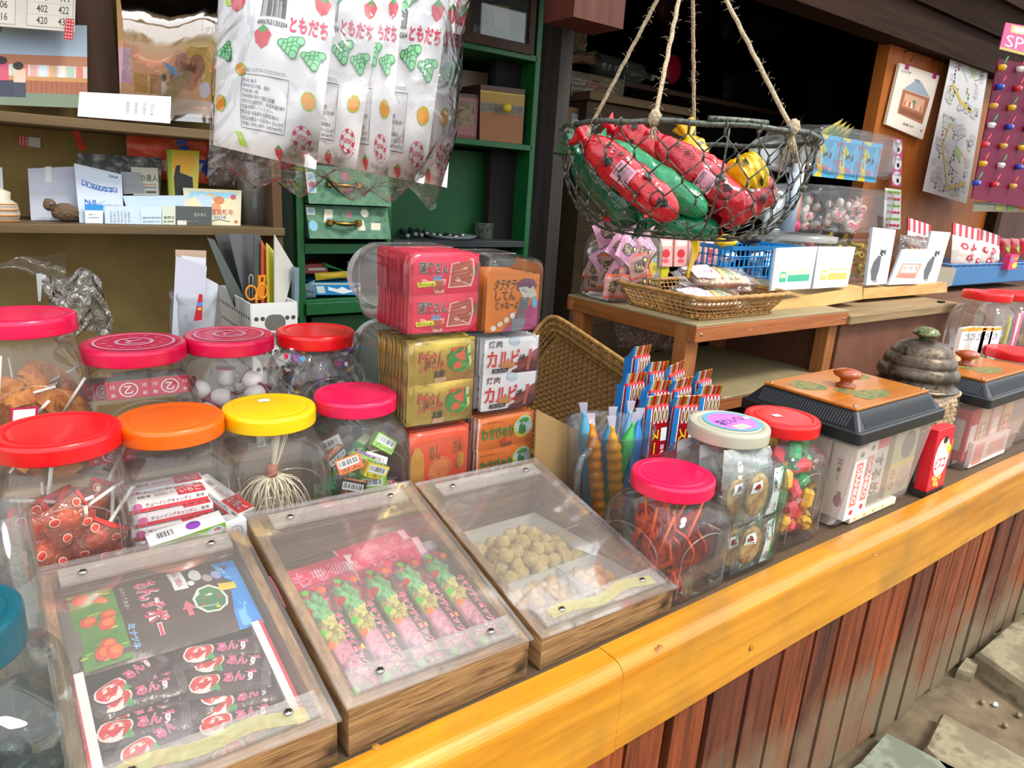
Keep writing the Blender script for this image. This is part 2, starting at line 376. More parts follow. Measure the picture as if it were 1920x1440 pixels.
# ---------------------------------------------------------------- stone slabs on the ground
STN = blotch('#7a7058', '#968b70', 11, .5, .95, '#665e4b', .7)
STG = blotch('#6d7362', '#868c7a', 11, .5, .95, '#605e4f', .6)
def stone(P, m, lab, z=.035):
    pts = [aZ(x, y, z) for x, y in P]; b = MB(); n_ = len(pts); c = sum(pts, Vector())/n_
    ring = [[(c+(p-c)*k).to_tuple()[:2]+(zz,) for p in pts] for k, zz in ((1.03, -.03), (1.02, z-.012), (.97, z))]
    b.loft([[Vector(q) for q in r] for r in ring], m, smooth=False); b.build('paving_stone', label=lab, cat='paving stone', group='paving stones in the dirt')
stone([(1662, 1372), (1795, 1440), (1850, 1490), (1700, 1580), (1540, 1480), (1610, 1430)], STG, 'greenish grey paving stone against the counter boards at the bottom')
stone([(1767, 1336), (1920, 1420), (2000, 1480), (1900, 1580), (1735, 1400)], STN, 'wide buff paving stone beyond the greenish one, cut by the corner')
stone([(1833, 1222), (1920, 1283), (2050, 1370), (2120, 1230), (1960, 1150), (1895, 1168)], STN, 'raised pale paving stone farthest along the counter', .06)
stone([(1795, 1255), (1825, 1263), (1837, 1240), (1812, 1232)], STN, 'small flat stone piece tucked under the counter boards', .03)
for i, (x, y) in enumerate([(1866, 1320), (1842, 1316), (1885, 1360), (1910, 1340)]):
    p = aZ(x, y, .008); b = MB(); b.ball(p, (.009, .007, .006), WHITE if i == 0 else STN, 8, 5, .2)
    b.build('pebble', label=['white pebble on the dirt between the stones', 'brown pebble just beside the white pebble', 'tiny pebble in the dirt nearer the buff stone', 'tiny pebble at the picture edge on the dirt'][i], cat='pebble')
# ---------------------------------------------------------------- the counter
ZC = .61
T = thing('sales_counter', 'long low wooden counter with honey yellow rail and weathered red-brown boards', 'counter', (2, 1, 0))
RAIL = wood('#b5700f', '#e3a02c', (1.6, 14, 26), .3, .08, ('#8f6a30', 7, .5), coat=.45, dw=.35)
SLAT = wood('#38190c', '#984a24', (60, 60, 4), .6, .5, ('#75654f', 7, .42), dz=(.0, .42), dw=.4)
SLAT2 = wood('#2a150d', '#763a22', (50, 50, 3.5), .65, .5, ('#75654f', 7, .42), dz=(.0, .4), dw=.4)
SLAT3 = wood('#4d1d0e', '#a85426', (70, 70, 4), .55, .5, ('#75654f', 8, .44), dz=(.0, .4), dw=.4)
prof = [(.5335, .484), (.5335, .604), (.5339, .6095), (.5352, .6145), (.5375, .6185), (.541, .6222), (.5455, .6248), (.551, .6262), (.558, .6265), (.575, .6265), (.585, .6255), (.588, .618), (.588, .55), (.56, .50), (.56, .484)]
xj = aY(1172, 1245, .533).x
def rail(x0, x1, dy=0):
    b = MB(); N = max(2, int((x1-x0)/.12)); rings = []
    for i in range(N+1):
        x = x0+(x1-x0)*i/N; wv = .0012*math.sin(x*7)
        rings.append([Vector((x, y+wv+dy, z+wv*.5)) for y, z in prof])
    b.loft(rings, RAIL, smooth=False); return b
rail(-1.2, xj-.0008).build('rail', T); rail(xj+.0008, 5.2, .001).build('rail', T)
b = MB(); b.box((2, 1.08, ZC-.02), (6.6, 1.04, .04), wood('#4a3a2c', '#6f5a45', (2, 30, 30), .7)); b.build('counter_top', T)
b = MB(); x = -1.2; rn = random.Random(5); k = 0
while x < 5.2:
    w = rn.uniform(.076, .1); g = rn.choice((.006, .009, .013, .02)); zb = rn.uniform(-.0, .03); m = rn.choice([SLAT, SLAT, SLAT2, SLAT3])
    t0 = rn.uniform(-.004, .004); yy = .548+rn.uniform(-.002, .003)
    b.hexa([(x+t0, yy, zb), (x+w+t0, yy, zb+rn.uniform(-.004, .004)), (x+w+t0, yy+.016, zb), (x+t0, yy+.016, zb), (x, yy, .5), (x+w, yy, .5), (x+w, yy+.016, .5), (x, yy+.016, .5)], m)
    x += w+g; k += 1
b.build('board_cladding', T)
b = MB(); b.box((2, .62, .29), (6.6, .06, .56), flat('#1c130e', .9)); b.build('inner_frame', T)
for x, y in ((705, 1400), (1238, 1213), (1640, 1040), (1409, 1215)):
    b = MB(); p = aY(x, y, .5335) if y > 1205 and x > 1300 else aZ(x, y, .6268); b.lathe([(0, .0006), (.0045, .0006), (.0048, 0)], flat('#a3722a', .5), p, 12) if p.z > .62 else b.ball(p, (.006, .0012, .006), flat('#a3722a', .5), 10, 6)
    b.build('screw_plug', T)
# rear step that carries the jars
def plank(name, x0, x1, y0, y1, z0, z1, lab, m=None):
    b = MB(); b.box(((x0+x1)/2, (y0+y1)/2, (z0+z1)/2), (x1-x0, y1-y0, z1-z0), m or wood('#a08a6c', '#c4ad8a', (2, 25, 25), .7), bev=.002)
    return b.build(name, label=lab, cat='stand')
plank('display_step', -.6, .56, .952, 1.125, ZC, .695, 'low wooden step under the front row of candy jars')
plank('display_step', -.6, .58, 1.128, 1.36, ZC, .778, 'higher wooden step under the back row of candy jars')
# ================================================================ left shelves on the ochre wall
SHW = wood('#54422b', '#74603f', (2, 40, 40), .65, .15)
YS = 1.72
z1 = aY(240, 431, YS).z; z2 = aY(200, 236, YS).z
T = thing('wall_shelf_unit', 'wooden wall shelf unit with two long shelves full of cards and pictures', 'shelf', (-.3, 1.85, 1.1))
xe = aY(531, 437, YS).x
for zz, lab in ((z1, 'lower'), (z2, 'upper')):
    b = MB(); b.box(((xe-1.397)/2, YS+.102, zz-.0), (xe+1.403, .216, .02), SHW, bev=.002); b.build('shelf_board', T)
xa = aY(163, 100, YS+.1).x; xb = aY(222, 100, YS+.1).x
DK = wood('#3d2415', '#5b3a22', (30, 30, 2), .55)
b = MB(); b.box(((xa+xb)/2, YS+.18, z2+.35), (xb-xa+.01, .03, .7), DK); b.build('divider', T)
b = MB(); b.box((xe-.012, YS+.1, 1.2), (.022, .2, 1.6), wood('#4c341f', '#6b4c2f', (30, 30, 2), .6)); b.build('side_post', T)
# ================================================================ green cabinet
YG = 1.9
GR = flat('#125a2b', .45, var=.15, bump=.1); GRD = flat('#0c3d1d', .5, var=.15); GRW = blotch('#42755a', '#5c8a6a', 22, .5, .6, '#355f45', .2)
xl0 = aY(562, 450, YG).x; xm = aY(731, 450, YG).x; xr0 = aY(988, 420, YG).x
T = thing('green_cabinet', 'tall dark green painted cabinet with small drawers and open shelves', 'cabinet', (1.0, 2.1, .5))
def gbox(name, x0, x1, y0, y1, za, zb, m=GR):
    b = MB(); b.box(((x0+x1)/2, (y0+y1)/2, (za+zb)/2), (x1-x0, y1-y0, zb-za), m, bev=.0015); return b.build(name, T)
def zg(px, py): return aY(px, py, YG).z
ZT = 2.05
gbox('side_panel', xl0-.008, xl0+.014, YG, YG+.42, .5, ZT); gbox('side_panel', xr0-.006, xr0+.014, YG, YG+.42, .5, ZT)
gbox('divider', xm-.006, xm+.010, YG+.01, YG+.4, zg(731, 600), zg(731, 250)+.5)
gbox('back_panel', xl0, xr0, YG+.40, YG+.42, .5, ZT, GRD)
zbar = zg(640, 465)
gbox('rail', xl0+.014, xm, YG, YG+.03, zg(640, 476), zg(640, 457))
gbox('shelf_board', xl0+.014, xr0, YG+.02, YG+.4, zg(640, 562)-.012, zg(640, 562))
gbox('rail', xl0+.01, xr0, YG-.01, YG+.03, zg(640, 587), zg(640, 565))
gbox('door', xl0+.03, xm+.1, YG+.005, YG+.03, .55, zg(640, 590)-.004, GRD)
gbox('shelf_board', xm, xr0, YG+.0, YG+.4, zg(920, 268)-.012, zg(920, 268)+.006)
gbox('shelf_board', xl0, xr0, YG+.0, YG+.4, zg(940, 95)-.012, zg(940, 95)+.006)
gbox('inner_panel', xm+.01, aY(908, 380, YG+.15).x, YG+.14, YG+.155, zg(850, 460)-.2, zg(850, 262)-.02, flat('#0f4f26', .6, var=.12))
gbox('work_surface', xm+.012, xr0-.006, YG+.0, YG+.39, zg(850, 452)-.02, zg(850, 452), flat('#33373a', .5))
BRS = flat('#9a7a3a', .3, 1)
def sticker(F, u, v, w, h, m, kind=0):
    if kind == 0: F.rect(u, v, u+w, v+h, m)
    else: F.disc(u+w/2, v+h/2, w/2, h/2, m)
STB = flat('#7db8d8', .5); STC = flat('#d8d4bc', .6); STP = flat('#a06878', .7)
for k, (ya, yb) in enumerate(((313, 383), (386, 446))):
    za, zb = zg(640, ya), zg(640, yb); b = MB(); x0, x1 = xl0+.018, xm-.01
    b.hexa([(x0, YG-.028, zb), (x1, YG-.028, zb), (x1, YG+.3, zb), (x0, YG+.3, zb), (x0, YG+.0, za), (x1, YG+.0, za), (x1, YG+.3, za), (x0, YG+.3, za)], GRW)
    F = quadface(b, (x0, YG+.0, za), (x1, YG+.0, za), (x1, YG-.028, zb), (x0, YG-.028, zb))
    if k == 0:
        F.rect(.0, .2, .1, .72, STC); F.rect(.02, .22, .09, .4, STB); F.disc(.06, .52, .04, .1, STP); F.rect(.02, .58, .09, .7, STB)
        F.disc(.46, .25, .06, .13, STP); F.disc(.47, .62, .06, .1, STP); F.disc(.66, .6, .05, .17, flat('#54584c', .8))
    else:
        F.rect(.0, .08, .1, .3, STC); F.rect(.02, .13, .08, .24, STB); F.rect(.2, .12, .3, .52, STC, .08); F.rect(.23, .36, .29, .48, STB)
        F.disc(.7, .2, .05, .13, STC); F.disc(.06, .62, .05, .16, STB); F.rect(.58, .42, .68, .74, STC, -.05); F.rect(.76, .5, .88, .72, STC, .06); F.disc(.5, .25, .04, .12, STP)
    dr = b.build('drawer', T)
    h = MB(); cx = aY(645 if k == 0 else 645, 349, YG-.02).x; cz = (za+zb)/2+(.004 if k == 0 else .0); yf = YG-.018
    h.tube([(cx-.036+.072*i/8, yf-.012-.008*math.sin(PI*i/8), cz-.003*math.sin(PI*i/8)) for i in range(9)], [.0035+.003*math.sin(PI*i/8) for i in range(9)], BRS, 8)
    for s in (-1, 1): h.box((cx+s*.042, yf-.004, cz), (.018, .014, .016), BRS, bev=.002)
    h.build('handle', dr)
# ================================================================ clear jars with coloured lids
def sq_ring(c, w, d, z, n_exp, N=48, rot=0):
    R = []
    for k in range(N):
        a = 2*PI*k/N; ca, sa = math.cos(a), math.sin(a); q = (abs(ca)**n_exp+abs(sa)**n_exp)**(-1/n_exp)
        x, y = w*q*ca, d*q*sa
        R.append(Vector((c[0]+x*math.cos(rot)-y*math.sin(rot), c[1]+x*math.sin(rot)+y*math.cos(rot), z)))
    return R
def jar(c, ztop, zb, hw, rl, lidm, label, group=None, lh=.026, rot=0, mat=JAR, arch=True, hd=None, sticker=None, logo=None, inset=.78, neck=None, cat='jar', name='candy_jar', glass_lid=None):
    """square-bodied jar with round neck; returns the thing"""
    hd = hd or hw; H = ztop-zb; T = thing(name, label, cat, (c[0], c[1], zb), group); b = MB()
    zs = zb+H-lh; neck = neck or rl*.93; S = zs-zb
    prof = [(0, .80, 6), (.008, .9, 6), (.02, .97, 6.5), (.05, 1, 7), (.35, 1, 7), (.60, 1, 7), (.70, .985, 6), (.78, .95, 5), (.85, .89, 3.6), (.90, .0, 2.6), (.945, 0, 2), (1.0, 0, 2)]
    rings = []
    for t, k, e in prof:
        if k == 0: r = neck*(1.03 if t < .92 else 1); rings.append(sq_ring(c, r, r, zb+S*t, 2, rot=rot))
        else: rings.append(sq_ring(c, hw*k, hd*k, zb+S*t, e, rot=rot))
    b.loft(rings, mat, cap0=True, cap1=False)
    if arch:
        for sx, sy in ((0, -1), (1, 0), (-1, 0)):
            pts = []; w_ = (hw if sy else hd)*.68; off = (hd if sy else hw)*1.0
            for i in range(17):
                a = PI*i/16; u, zz = w_*math.cos(a), zb+S*(.5+.2*math.sin(a)); pts.append((u, zz))
            pts = [(w_, zb+S*.1)]+pts+[(-w_, zb+S*.1)]
            P = []
            for u, zz in pts:
                p = Vector((u, sy*off, 0)) if sy else Vector((sx*off, u, 0)); p.rotate(Euler((0, 0, rot))); P.append(Vector((c[0], c[1], zz))+p*.998)
            b.tube(P, .0011, mat, 5)
    b.build('body', T)
    L = MB(); z0 = ztop-lh; r = rl; ri = rl*inset
    L.lathe([(r*.93, z0), (r*.995, z0+.0005), (r, z0+.002), (r, ztop-.006)], lidm, (c[0], c[1], 0), 56); L.lathe([(r, ztop-.006), (r*.99, ztop-.0026), (r*.97, ztop-.0007)], lidm, (c[0], c[1], 0), 56); L.lathe([(r*.97, ztop-.0007), (r*.93, ztop), (ri+.002, ztop-.0002), (ri, ztop-.0016)], lidm, (c[0], c[1], 0), 56); L.lathe([(ri, ztop-.0016), (ri-.0025, ztop-.0004)], lidm, (c[0], c[1], 0), 56); L.lathe([(ri-.0025, ztop-.0004), (0, ztop-.0004)], lidm, (c[0], c[1], 0), 56)
    if logo == 'ring':
        q = flat('#e9a8bd', .5); F = Face(L, lambda u, v: (Vector((c[0]+(u-.5)*2*ri, c[1]-(v-.5)*2*ri, ztop)), Vector((0, 0, 1))), .0003)
        F.ring(.5, .5, .98, .98, .0, flat('#b01243', .5), 40) if False else None
        F.ring(.5, .5, .5, .5, .93, q, 40); F.ring(.5, .5, .24, .24, .8, q); F.text('と', .38, .36, .62, .64, q, bold=.04)
        for i in range(12):
            a = 2*PI*i/12; F.text('かしやさんのおいしいあめ'[i], .5+.36*math.cos(a)-.03, .5+.36*math.sin(a)-.03, .5+.36*math.cos(a)+.03, .5+.36*math.sin(a)+.03, q)
    if logo == 'swirl':
        F = Face(L, lambda u, v: (Vector((c[0]+(u-.5)*2*ri, c[1]-(v-.5)*2*ri, ztop-.0008)), Vector((0, 0, 1))), .0003)
        F.ring(.5, .5, .3, .3, .95, flat('#f2467c', .35), 30)
    if sticker:
        F = Face(L, lambda u, v: (Vector((c[0]+(u-.5)*2*rl, c[1]-(v-.5)*2*rl, ztop+.0002)), Vector((0, 0, 1))), .0003); sticker(F)
    L.build('lid', T); return T
PINK = flat('#e3134f', .32, var=.02, coat=.2); RED = flat('#e0141c', .32, var=.02, coat=.2); ORA = flat('#f4660c', .32, var=.02, coat=.2)
YEL = flat('#f7c800', .34, var=.02, coat=.2); HOT = flat('#f4124f', .32, var=.02, coat=.2)
WSTK = lambda u, v, a=.15: (lambda F: F.rect(u-.06, v-.05, u+.06, v+.05, WHITE, a))
def jarpx(px, py, Y, wpx, zb, lidm, label, k=1.2, **kw):
    k *= .93 if px < 700 else 1
    p = aY(px, py, Y); D = (p-EYE).dot(CF); r = wpx/FPX*D/2
    return jar((p.x, p.y), p.z+.004, zb, r*k, r, lidm, label, **kw), p, r*k
GJ = 'square clear plastic candy jars with screw lids'
J = {}
ZF, ZK = .697, .78
J['redL'] = jarpx(107, 808, 1.035, 212, ZF, RED, 'clear jar with big red lid holding lollipops on white sticks, front row beside the beaker', k=1.13)
J['ora'] = jarpx(320, 785, 1.045, 186, ZF, ORA, 'clear jar with orange lid holding slim white candy boxes', k=1.17)
J['yel'] = jarpx(505, 765, 1.045, 168, ZF, YEL, 'clear jar with yellow lid holding a bundle of string candy', k=1.19, sticker=WSTK(.5, .3))
J['pkM'] = jarpx(667, 740, 1.05, 153, ZF, PINK, 'clear jar with pink lid full of matchbox candies beside the stacked boxes', k=1.2, logo='swirl')
J['pk0'] = jarpx(40, 592, 1.235, 178, ZK, PINK, 'clear jar with pink lid full of tan chips on sticks, at the picture edge', k=1.17)
J['pk1'] = jarpx(252, 645, 1.225, 178, ZK, PINK, 'clear jar with printed pink lid holding small red caramel boxes', k=1.15, logo='ring')
J['pk2'] = jarpx(430, 630, 1.235, 158, ZK, PINK, 'clear jar with printed pink lid holding white yogurt sweets', k=1.17, logo='ring')
J['rdB'] = jarpx(592, 622, 1.235, 143, ZK, RED, 'clear jar with red lid full of cellophane wrapped sweets in the back row', k=1.17)
# right-hand jars on the counter surface
J['pkR'] = jarpx(1262, 890, .69, 156, ZC, HOT, 'clear jar with hot pink lid holding red dried squid on sticks', k=1.22, logo='swirl')
J['pot'] = jarpx(1367, 795, .70, 150, ZC, flat('#b9b8a4', .3, var=.05), 'tall clear jar with pale beige lid full of wrapped rice crackers', k=1.32, mat=GLASS, arch=False, neck=.06,
    sticker=lambda F: (F.disc(.55, .5, .36, .36, flat('#5fb0dd', .4), 32), F.disc(.55, .5, .31, .31, flat('#e07fc8', .4), 32), F.text('塩せんべい', .3, .38, .8, .56, flat('#2a2f8a'), 0, .04), F.rect(.38, .62, .6, .76, flat('#d8d2b0')), F.disc(.84, .5, .04, .04, flat('#f2f2f2'))))
J['rdR'] = jarpx(1467, 783, .70, 136, ZC, RED, 'tall clear jar with red lid full of red, green and yellow wrapped candies', k=1.17, sticker=WSTK(.42, .46, .3))

def scatter(seed, c, hw, z0, z1, n, minsep, pad=.014, power=1):
    rn = random.Random(seed); P = []; t = 0
    while len(P) < n and t < 20000:
        t += 1; p = Vector((rn.uniform(-hw+pad, hw-pad), rn.uniform(-hw+pad, hw-pad), 0)); z = z0+(z1-z0)*rn.random()
        p = Vector((c.x+p.x, c.y+p.y, z))
        if all((p-q).length > minsep for q in P): P.append(p)
    P.sort(key=lambda p: p.z); return P
# lollipops in the red-lidded jar
STK = flat('#f1ece0', .6)
def lolly():
    T = thing('lollipop', 'wrapped orange lollipop on a white paper stick', 'lollipop', (0, 0, 0)); b = MB()
    b.ball((0, 0, 0), (.016, .008, .016), flat('#ee7040', .3), 12, 8); b.build('candy', T)
    b = MB(); F = pillow(b, (-.028, -.002, .03), (.028, -.002, .03), (.028, -.002, -.03), (-.028, -.002, -.03), .02, clear('#ffd8c8', .7, .1, .22, '#f08a68', .5, 60), 8, 8, 3)
    for u, v in ((.2, .2), (.75, .25), (.3, .8), (.8, .75)): F.disc(u, v, .1, .1, flat('#f7d8c0')); F.disc(u, v, .08, .08, flat('#e83a22'))
    F.rect(.0, .0, 1, .08, flat('#e02a20')); b.build('wrapper', T)
    b = MB(); b.tube([(0, .0, -.01), (0, .0, .02), (0, 0, .085)], .0026, STK, 8); b.build('stick', T)
    return T
_, p, hw = J['redL']
lo = lolly(); first = True; rn = random.Random(3)
spots = scatter(4, p, hw, ZF+.03, ZF+.1, 14, .027, .03); rn2 = random.Random(9)
for i, q in enumerate(spots):
    rot = (rn.uniform(-.9, .9), rn.uniform(-1.3, 1.3), rn.uniform(-.5, .5))
    if i == 0: lo.location = q; lo.rotation_euler = rot; lo['group'] = 'lollipops in the red-lidded jar'; lo['label'] = 'wrapped orange lollipop with white stick inside the front red-lidded jar'
    else: dup(lo, q, rot)
# slim candy boxes in the orange-lidded jar
def slim(cols):
    b = MB(); b.box((0, 0, .008), (.105, .03, .016), flat('#f3f1ef', .45), bev=.0006)
    F = quadface(b, (-.052, -.0151, .0155), (.052, -.0151, .0155), (.052, -.0151, .0005), (-.052, -.0151, .0005)); F.rect(0, .62, 1, 1, flat(cols[0])); F.disc(.1, .4, .06, .38, flat(cols[1])); F.text('チューイングキャンディ', .2, .12, .78, .55, flat(cols[2]), 0, .03); F.barcode(.84, .1, .96, .55, BLACK, None, 7)
    F = quadface(b, (-.052, .015, .0162), (.052, .015, .0162), (.052, -.015, .0162), (-.052, -.015, .0162)); F.barcode(.12, .3, .3, .7, BLACK, None, 9); F.rect(.62, .0, .98, 1, flat(cols[0])); F.text('いちご', .66, .25, .94, .75, WHITE, 0, .03); F.text('ちいさなキャンディ', .34, .3, .6, .7, flat('#b05a6a'))
    return b
_, p, hw = J['ora']
bb = slim(('#d9283c', '#e86aa8', '#b0304a')).build('candy_box', label='slim white and red candy box lying in the orange-lidded jar', cat='box', group='slim candy boxes in the orange-lidded jar', origin=(0, 0, 0))
g2 = slim(('#e3342e', '#f09a30', '#3a5a9a'))
b2 = g2.build('candy_box', label='slim white and orange candy box tilted apart from its stack in the orange-lidded jar', cat='box', origin=(0, 0, 0))
bb.location = (p.x-.012, p.y-.045, ZF+.006)
for i, (dx, dy, dz, rz) in enumerate([(-.014, -.04, .024, .02), (-.016, -.036, .042, -.03), (-.012, -.03, .06, .02), (-.016, -.022, .078, .0), (-.014, .01, .006, 0), (-.014, .015, .024, 0), (-.01, .02, .042, .02), (-.013, .022, .06, 0), (-.012, .02, .078, 0)]):
    dup(bb, (p.x+dx, p.y+dy, ZF+dz), (0, 0, rz))
b2.location = (p.x+.058, p.y-.02, ZF+.062); b2.rotation_euler = (.0, .3, -1.1)
b = MB(); b.box((0, 0, .009), (.1, .028, .018), flat('#f5f5f5'), bev=.0006)
F = quadface(b, (-.05, -.0142, .018), (.05, -.0142, .018), (.05, -.0142, .0), (-.05, -.0142, .0)); F.rect(0, 0, 1, 1, flat('#8cc63a')); F.disc(.14, .6, .13, .4, flat('#3a8fd0')); F.disc(.86, .55, .12, .42, flat('#cde4f4')); F.disc(.88, .5, .05, .2, flat('#c83a3a')); F.text('キャンディ', .32, .3, .68, .85, flat('#6a2a8a'), 0, .04, out=WHITE)
F = quadface(b, (-.05, .014, .0182), (.05, .014, .0182), (.05, -.014, .0182), (-.05, -.014, .0182)); F.barcode(.1, .2, .35, .8, BLACK); F.disc(.6, .5, .1, .3, flat('#7a3a9a'))
o = b.build('candy_box', label='green fronted candy box with grape print in the orange-lidded jar', cat='box', origin=(0, 0, 0)); o.location = (p.x-.004, p.y-.078, ZF+.046); o.rotation_euler = (.25, -.1, .06)
b = MB(); b.box((0, 0, .0), (.03, .03, .05), WHITE, bev=.001); F = quadface(b, (-.015, -.0152, .025), (.015, -.0152, .025), (.015, -.0152, -.025), (-.015, -.0152, -.025)); F.ring(.5, .3, .3, .18, .8, flat('#7a8ab0')); F.text('10', .38, .22, .62, .38, flat('#7a8ab0')); F.rect(0, .6, 1, 1, flat('#d8343a')); F.rect(.1, .65, .6, .9, flat('#60a8c8'))
o = b.build('candy_box', label='small upright white box with round blue mark in the orange-lidded jar', cat='box', origin=(0, 0, 0)); o.location = (p.x+.062, p.y-.07, ZF+.032)
# string candy
_, p, hw = J['yel']
b = MB(); STR = flat('#e9dcbf', .7); rn = random.Random(8)
for i in range(64):
    a = rn.uniform(0, 2*PI); R = rn.uniform(.02, .075); top = Vector((p.x-.005+rn.uniform(-.005, .005), p.y-.01+rn.uniform(-.005, .005), ZF+.085)); pts = []
    ex = Vector((top.x+R*math.cos(a)*1.0, top.y+R*math.sin(a)*.8, ZF+.006)); w = rn.uniform(-.015, .015)
    for k in range(7): t = k/6; q = top.lerp(ex, t); q.z = top.z+(ex.z-top.z)*t**2.2; q.x += w*math.sin(PI*t); pts.append(q)
    b.tube(pts, .0009, STR, 4)
for i in range(26):
    a = rn.uniform(0, 2*PI); t0 = Vector((p.x-.005, p.y-.01, ZF+.08)); e = Vector((p.x+.012+.012*math.cos(a), p.y-.01+.012*math.sin(a), ZF+.155)); b.tube([t0, t0.lerp(e, .5)+Vector((.002, 0, 0)), e], .0013, STR, 4)
b.tube([(p.x-.004, p.y-.01, ZF+.085), (p.x-.001, p.y-.01, ZF+.105)], .009, flat('#b5654a', .6), 12)
b.build('string_candy_bundle', label='bundle of pale string candy tied with a red-brown band in the yellow-lidded jar', cat='candy')
# matchbox candies
def mbox(c1, c2, t):
    b = MB(); b.box((0, 0, 0), (.042, .018, .026), flat(c1, .4), bev=.0007)
    F = quadface(b, (-.021, -.0092, .013), (.021, -.0092, .013), (.021, -.0092, -.013), (-.021, -.0092, -.013)); F.barcode(.08, .12, .9, .62, BLACK, WHITE, 12); F.text(t, .1, .68, .9, .9, flat(c2), 0, .03)
    F = quadface(b, (-.021, .009, .0132), (.021, .009, .0132), (.021, -.009, .0132), (-.021, -.009, .0132)); F.rect(.05, .1, .95, .9, flat(c2)); F.text(t, .15, .2, .85, .8, WHITE, 0, .04)
    return b.build('candy_box', label='x', cat='box', origin=(0, 0, 0))
kinds = [('#f27a1e', '#a02a10', 'ガム', 'orange'), ('#e9d21e', '#3a7a20', 'レモン', 'yellow'), ('#f4eeee', '#c05a70', 'ミルク', 'white'), ('#1e9a4e', '#e8f0a0', 'メロン', 'green'), ('#8fd02c', '#7a3aa0', 'グレープ', 'lime'), ('#2a2622', '#e87a2a', 'コーラ', 'black')]
_, p, hw = J['pkM']; pro = [mbox(*k[:3]) for k in kinds]; used = set(); rn = random.Random(12)
for i, q in enumerate(scatter(21, p, hw, ZF+.02, ZF+.105, 30, .0255, .026)):
    j = i % 6 if i > 3 else (1, 0, 5, 2)[i]; rot = (rn.uniform(-.5, .5), rn.uniform(-.7, .7), rn.uniform(-.8, .8)); lab = f'{kinds[j][3]} matchbox candy with a barcode in the pink-lidded jar'; g = f'{kinds[j][3]} matchbox candies'
    if j in used: dup(pro[j], q, rot)
    else: pro[j].location = q; pro[j].rotation_euler = rot; pro[j]['label'] = lab; pro[j]['group'] = g; used.add(j)
# tan chips on sticks
def chip():
    T = thing('chip_on_stick', 'tan crisp wedge on a white stick inside the pink-lidded jar at the edge', 'snack', (0, 0, 0), 'tan chips on sticks'); b = MB(); m = blotch('#c4701f', '#e39a3f', 60, .5, .5, '#8f4a12', .3)
    def f(u, v):
        a = -1.2+2.4*u; r = .012+.042*v; return Vector((math.sin(a)*r*.9, .012*math.cos(a*1.4)-.008+.003*math.sin(9*u), math.cos(a)*r-.03))
    b.grid(f, 10, 5, m); b.grid(lambda u, v: f(1-u, v)+Vector((0, .004, 0)), 10, 5, m); b.build('chip', T)
    b = MB(); b.tube([(0, -.004, -.03), (0, -.004, .06)], .0021, STK, 8); b.build('stick', T); return T
_, p, hw = J['pk0']; ch = chip(); rn = random.Random(14)
for i, q in enumerate(scatter(33, p, hw, ZK+.03, ZK+.145, 20, .034, .026)):
    rot = (rn.uniform(-.7, .7), rn.uniform(-2.2, 2.2), rn.uniform(-.6, .6))
    if i == 0: ch.location = q; ch.rotation_euler = rot
    else: dup(ch, q, rot)
b = MB(); slab(b, *[aY(x, y, 1.235-hw-.004) for x, y in ((20, 766), (72, 762), (70, 792), (18, 796))], .001, flat('#b3204a')).rect(.1, .12, .9, .9, WHITE); b.build('price_tag', label='white price tag with dark red border on the jar of tan chips', cat='price tag')
# red caramel boxes
_, p, hw = J['pk1']; b = MB(); CR1 = flat('#dc1440', .4)
b.box((0, 0, 0), (.062, .03, .03), CR1, bev=.0008); b.box((0, 0, .0152), (.06, .029, .0006), flat('#8a8f80', .5))
F = quadface(b, (-.031, -.0152, .015), (.031, -.0152, .015), (.031, -.0152, -.015), (-.031, -.0152, -.015)); F.ring(.5, .5, .22, .4, .85, WHITE); F.text('乙', .4, .28, .6, .72, WHITE, 0, .05)
for u in (.1, .82): F.text('10', u, .2, u+.1, .4, WHITE); F.text('80', u, .65, u+.1, .85, WHITE)
o = b.build('caramel_box', label='small red caramel box with white emblem in the jar with printed pink lid', cat='box', group='red caramel boxes', origin=(0, 0, 0))
lay = [(-.058, -.05, .02, .0), (.058, -.05, .03, 0), (-.055, -.0, .02, 0), (0, .02, .02, 0), (.055, .02, .02, 0), (-.02, -.02, .113, 0), (.045, -.02, .113, .0), (-.05, .03, .1, 0), (.0, .04, .105, .2), (.05, .045, .1, 0)]
for i, (dx, dy, dz, rz) in enumerate(lay):
    q = (p.x+dx*.92, p.y+dy, ZK+dz+.012)
    if i == 0: o.location = q
    else: dup(o, q, (0, 0, rz))
b = MB(); b.box((0, 0, 0), (.1, .03, .05), CR1, bev=.001); b.box((0, 0, .0254), (.098, .029, .0008), flat('#7f9a62', .5))
F = quadface(b, (-.05, -.0152, .025), (.05, -.0152, .025), (.05, -.0152, -.025), (-.05, -.0152, -.025)); F.ring(.22, .5, .12, .3, .8, WHITE); F.disc(.22, .5, .08, .2, WHITE); F.text('梅', .17, .38, .27, .62, CR1); F.rect(.42, .2, .96, .9, WHITE); F.rect(.44, .26, .94, .85, CR1); F.text('キャラメル', .48, .36, .9, .75, WHITE, 0, .04)
o = b.build('caramel_box', label='large red caramel box with flower emblem leaning across the printed pink-lidded jar', cat='box', origin=(0, 0, 0)); o.location = (p.x+.012, p.y-.052, ZK+.055)
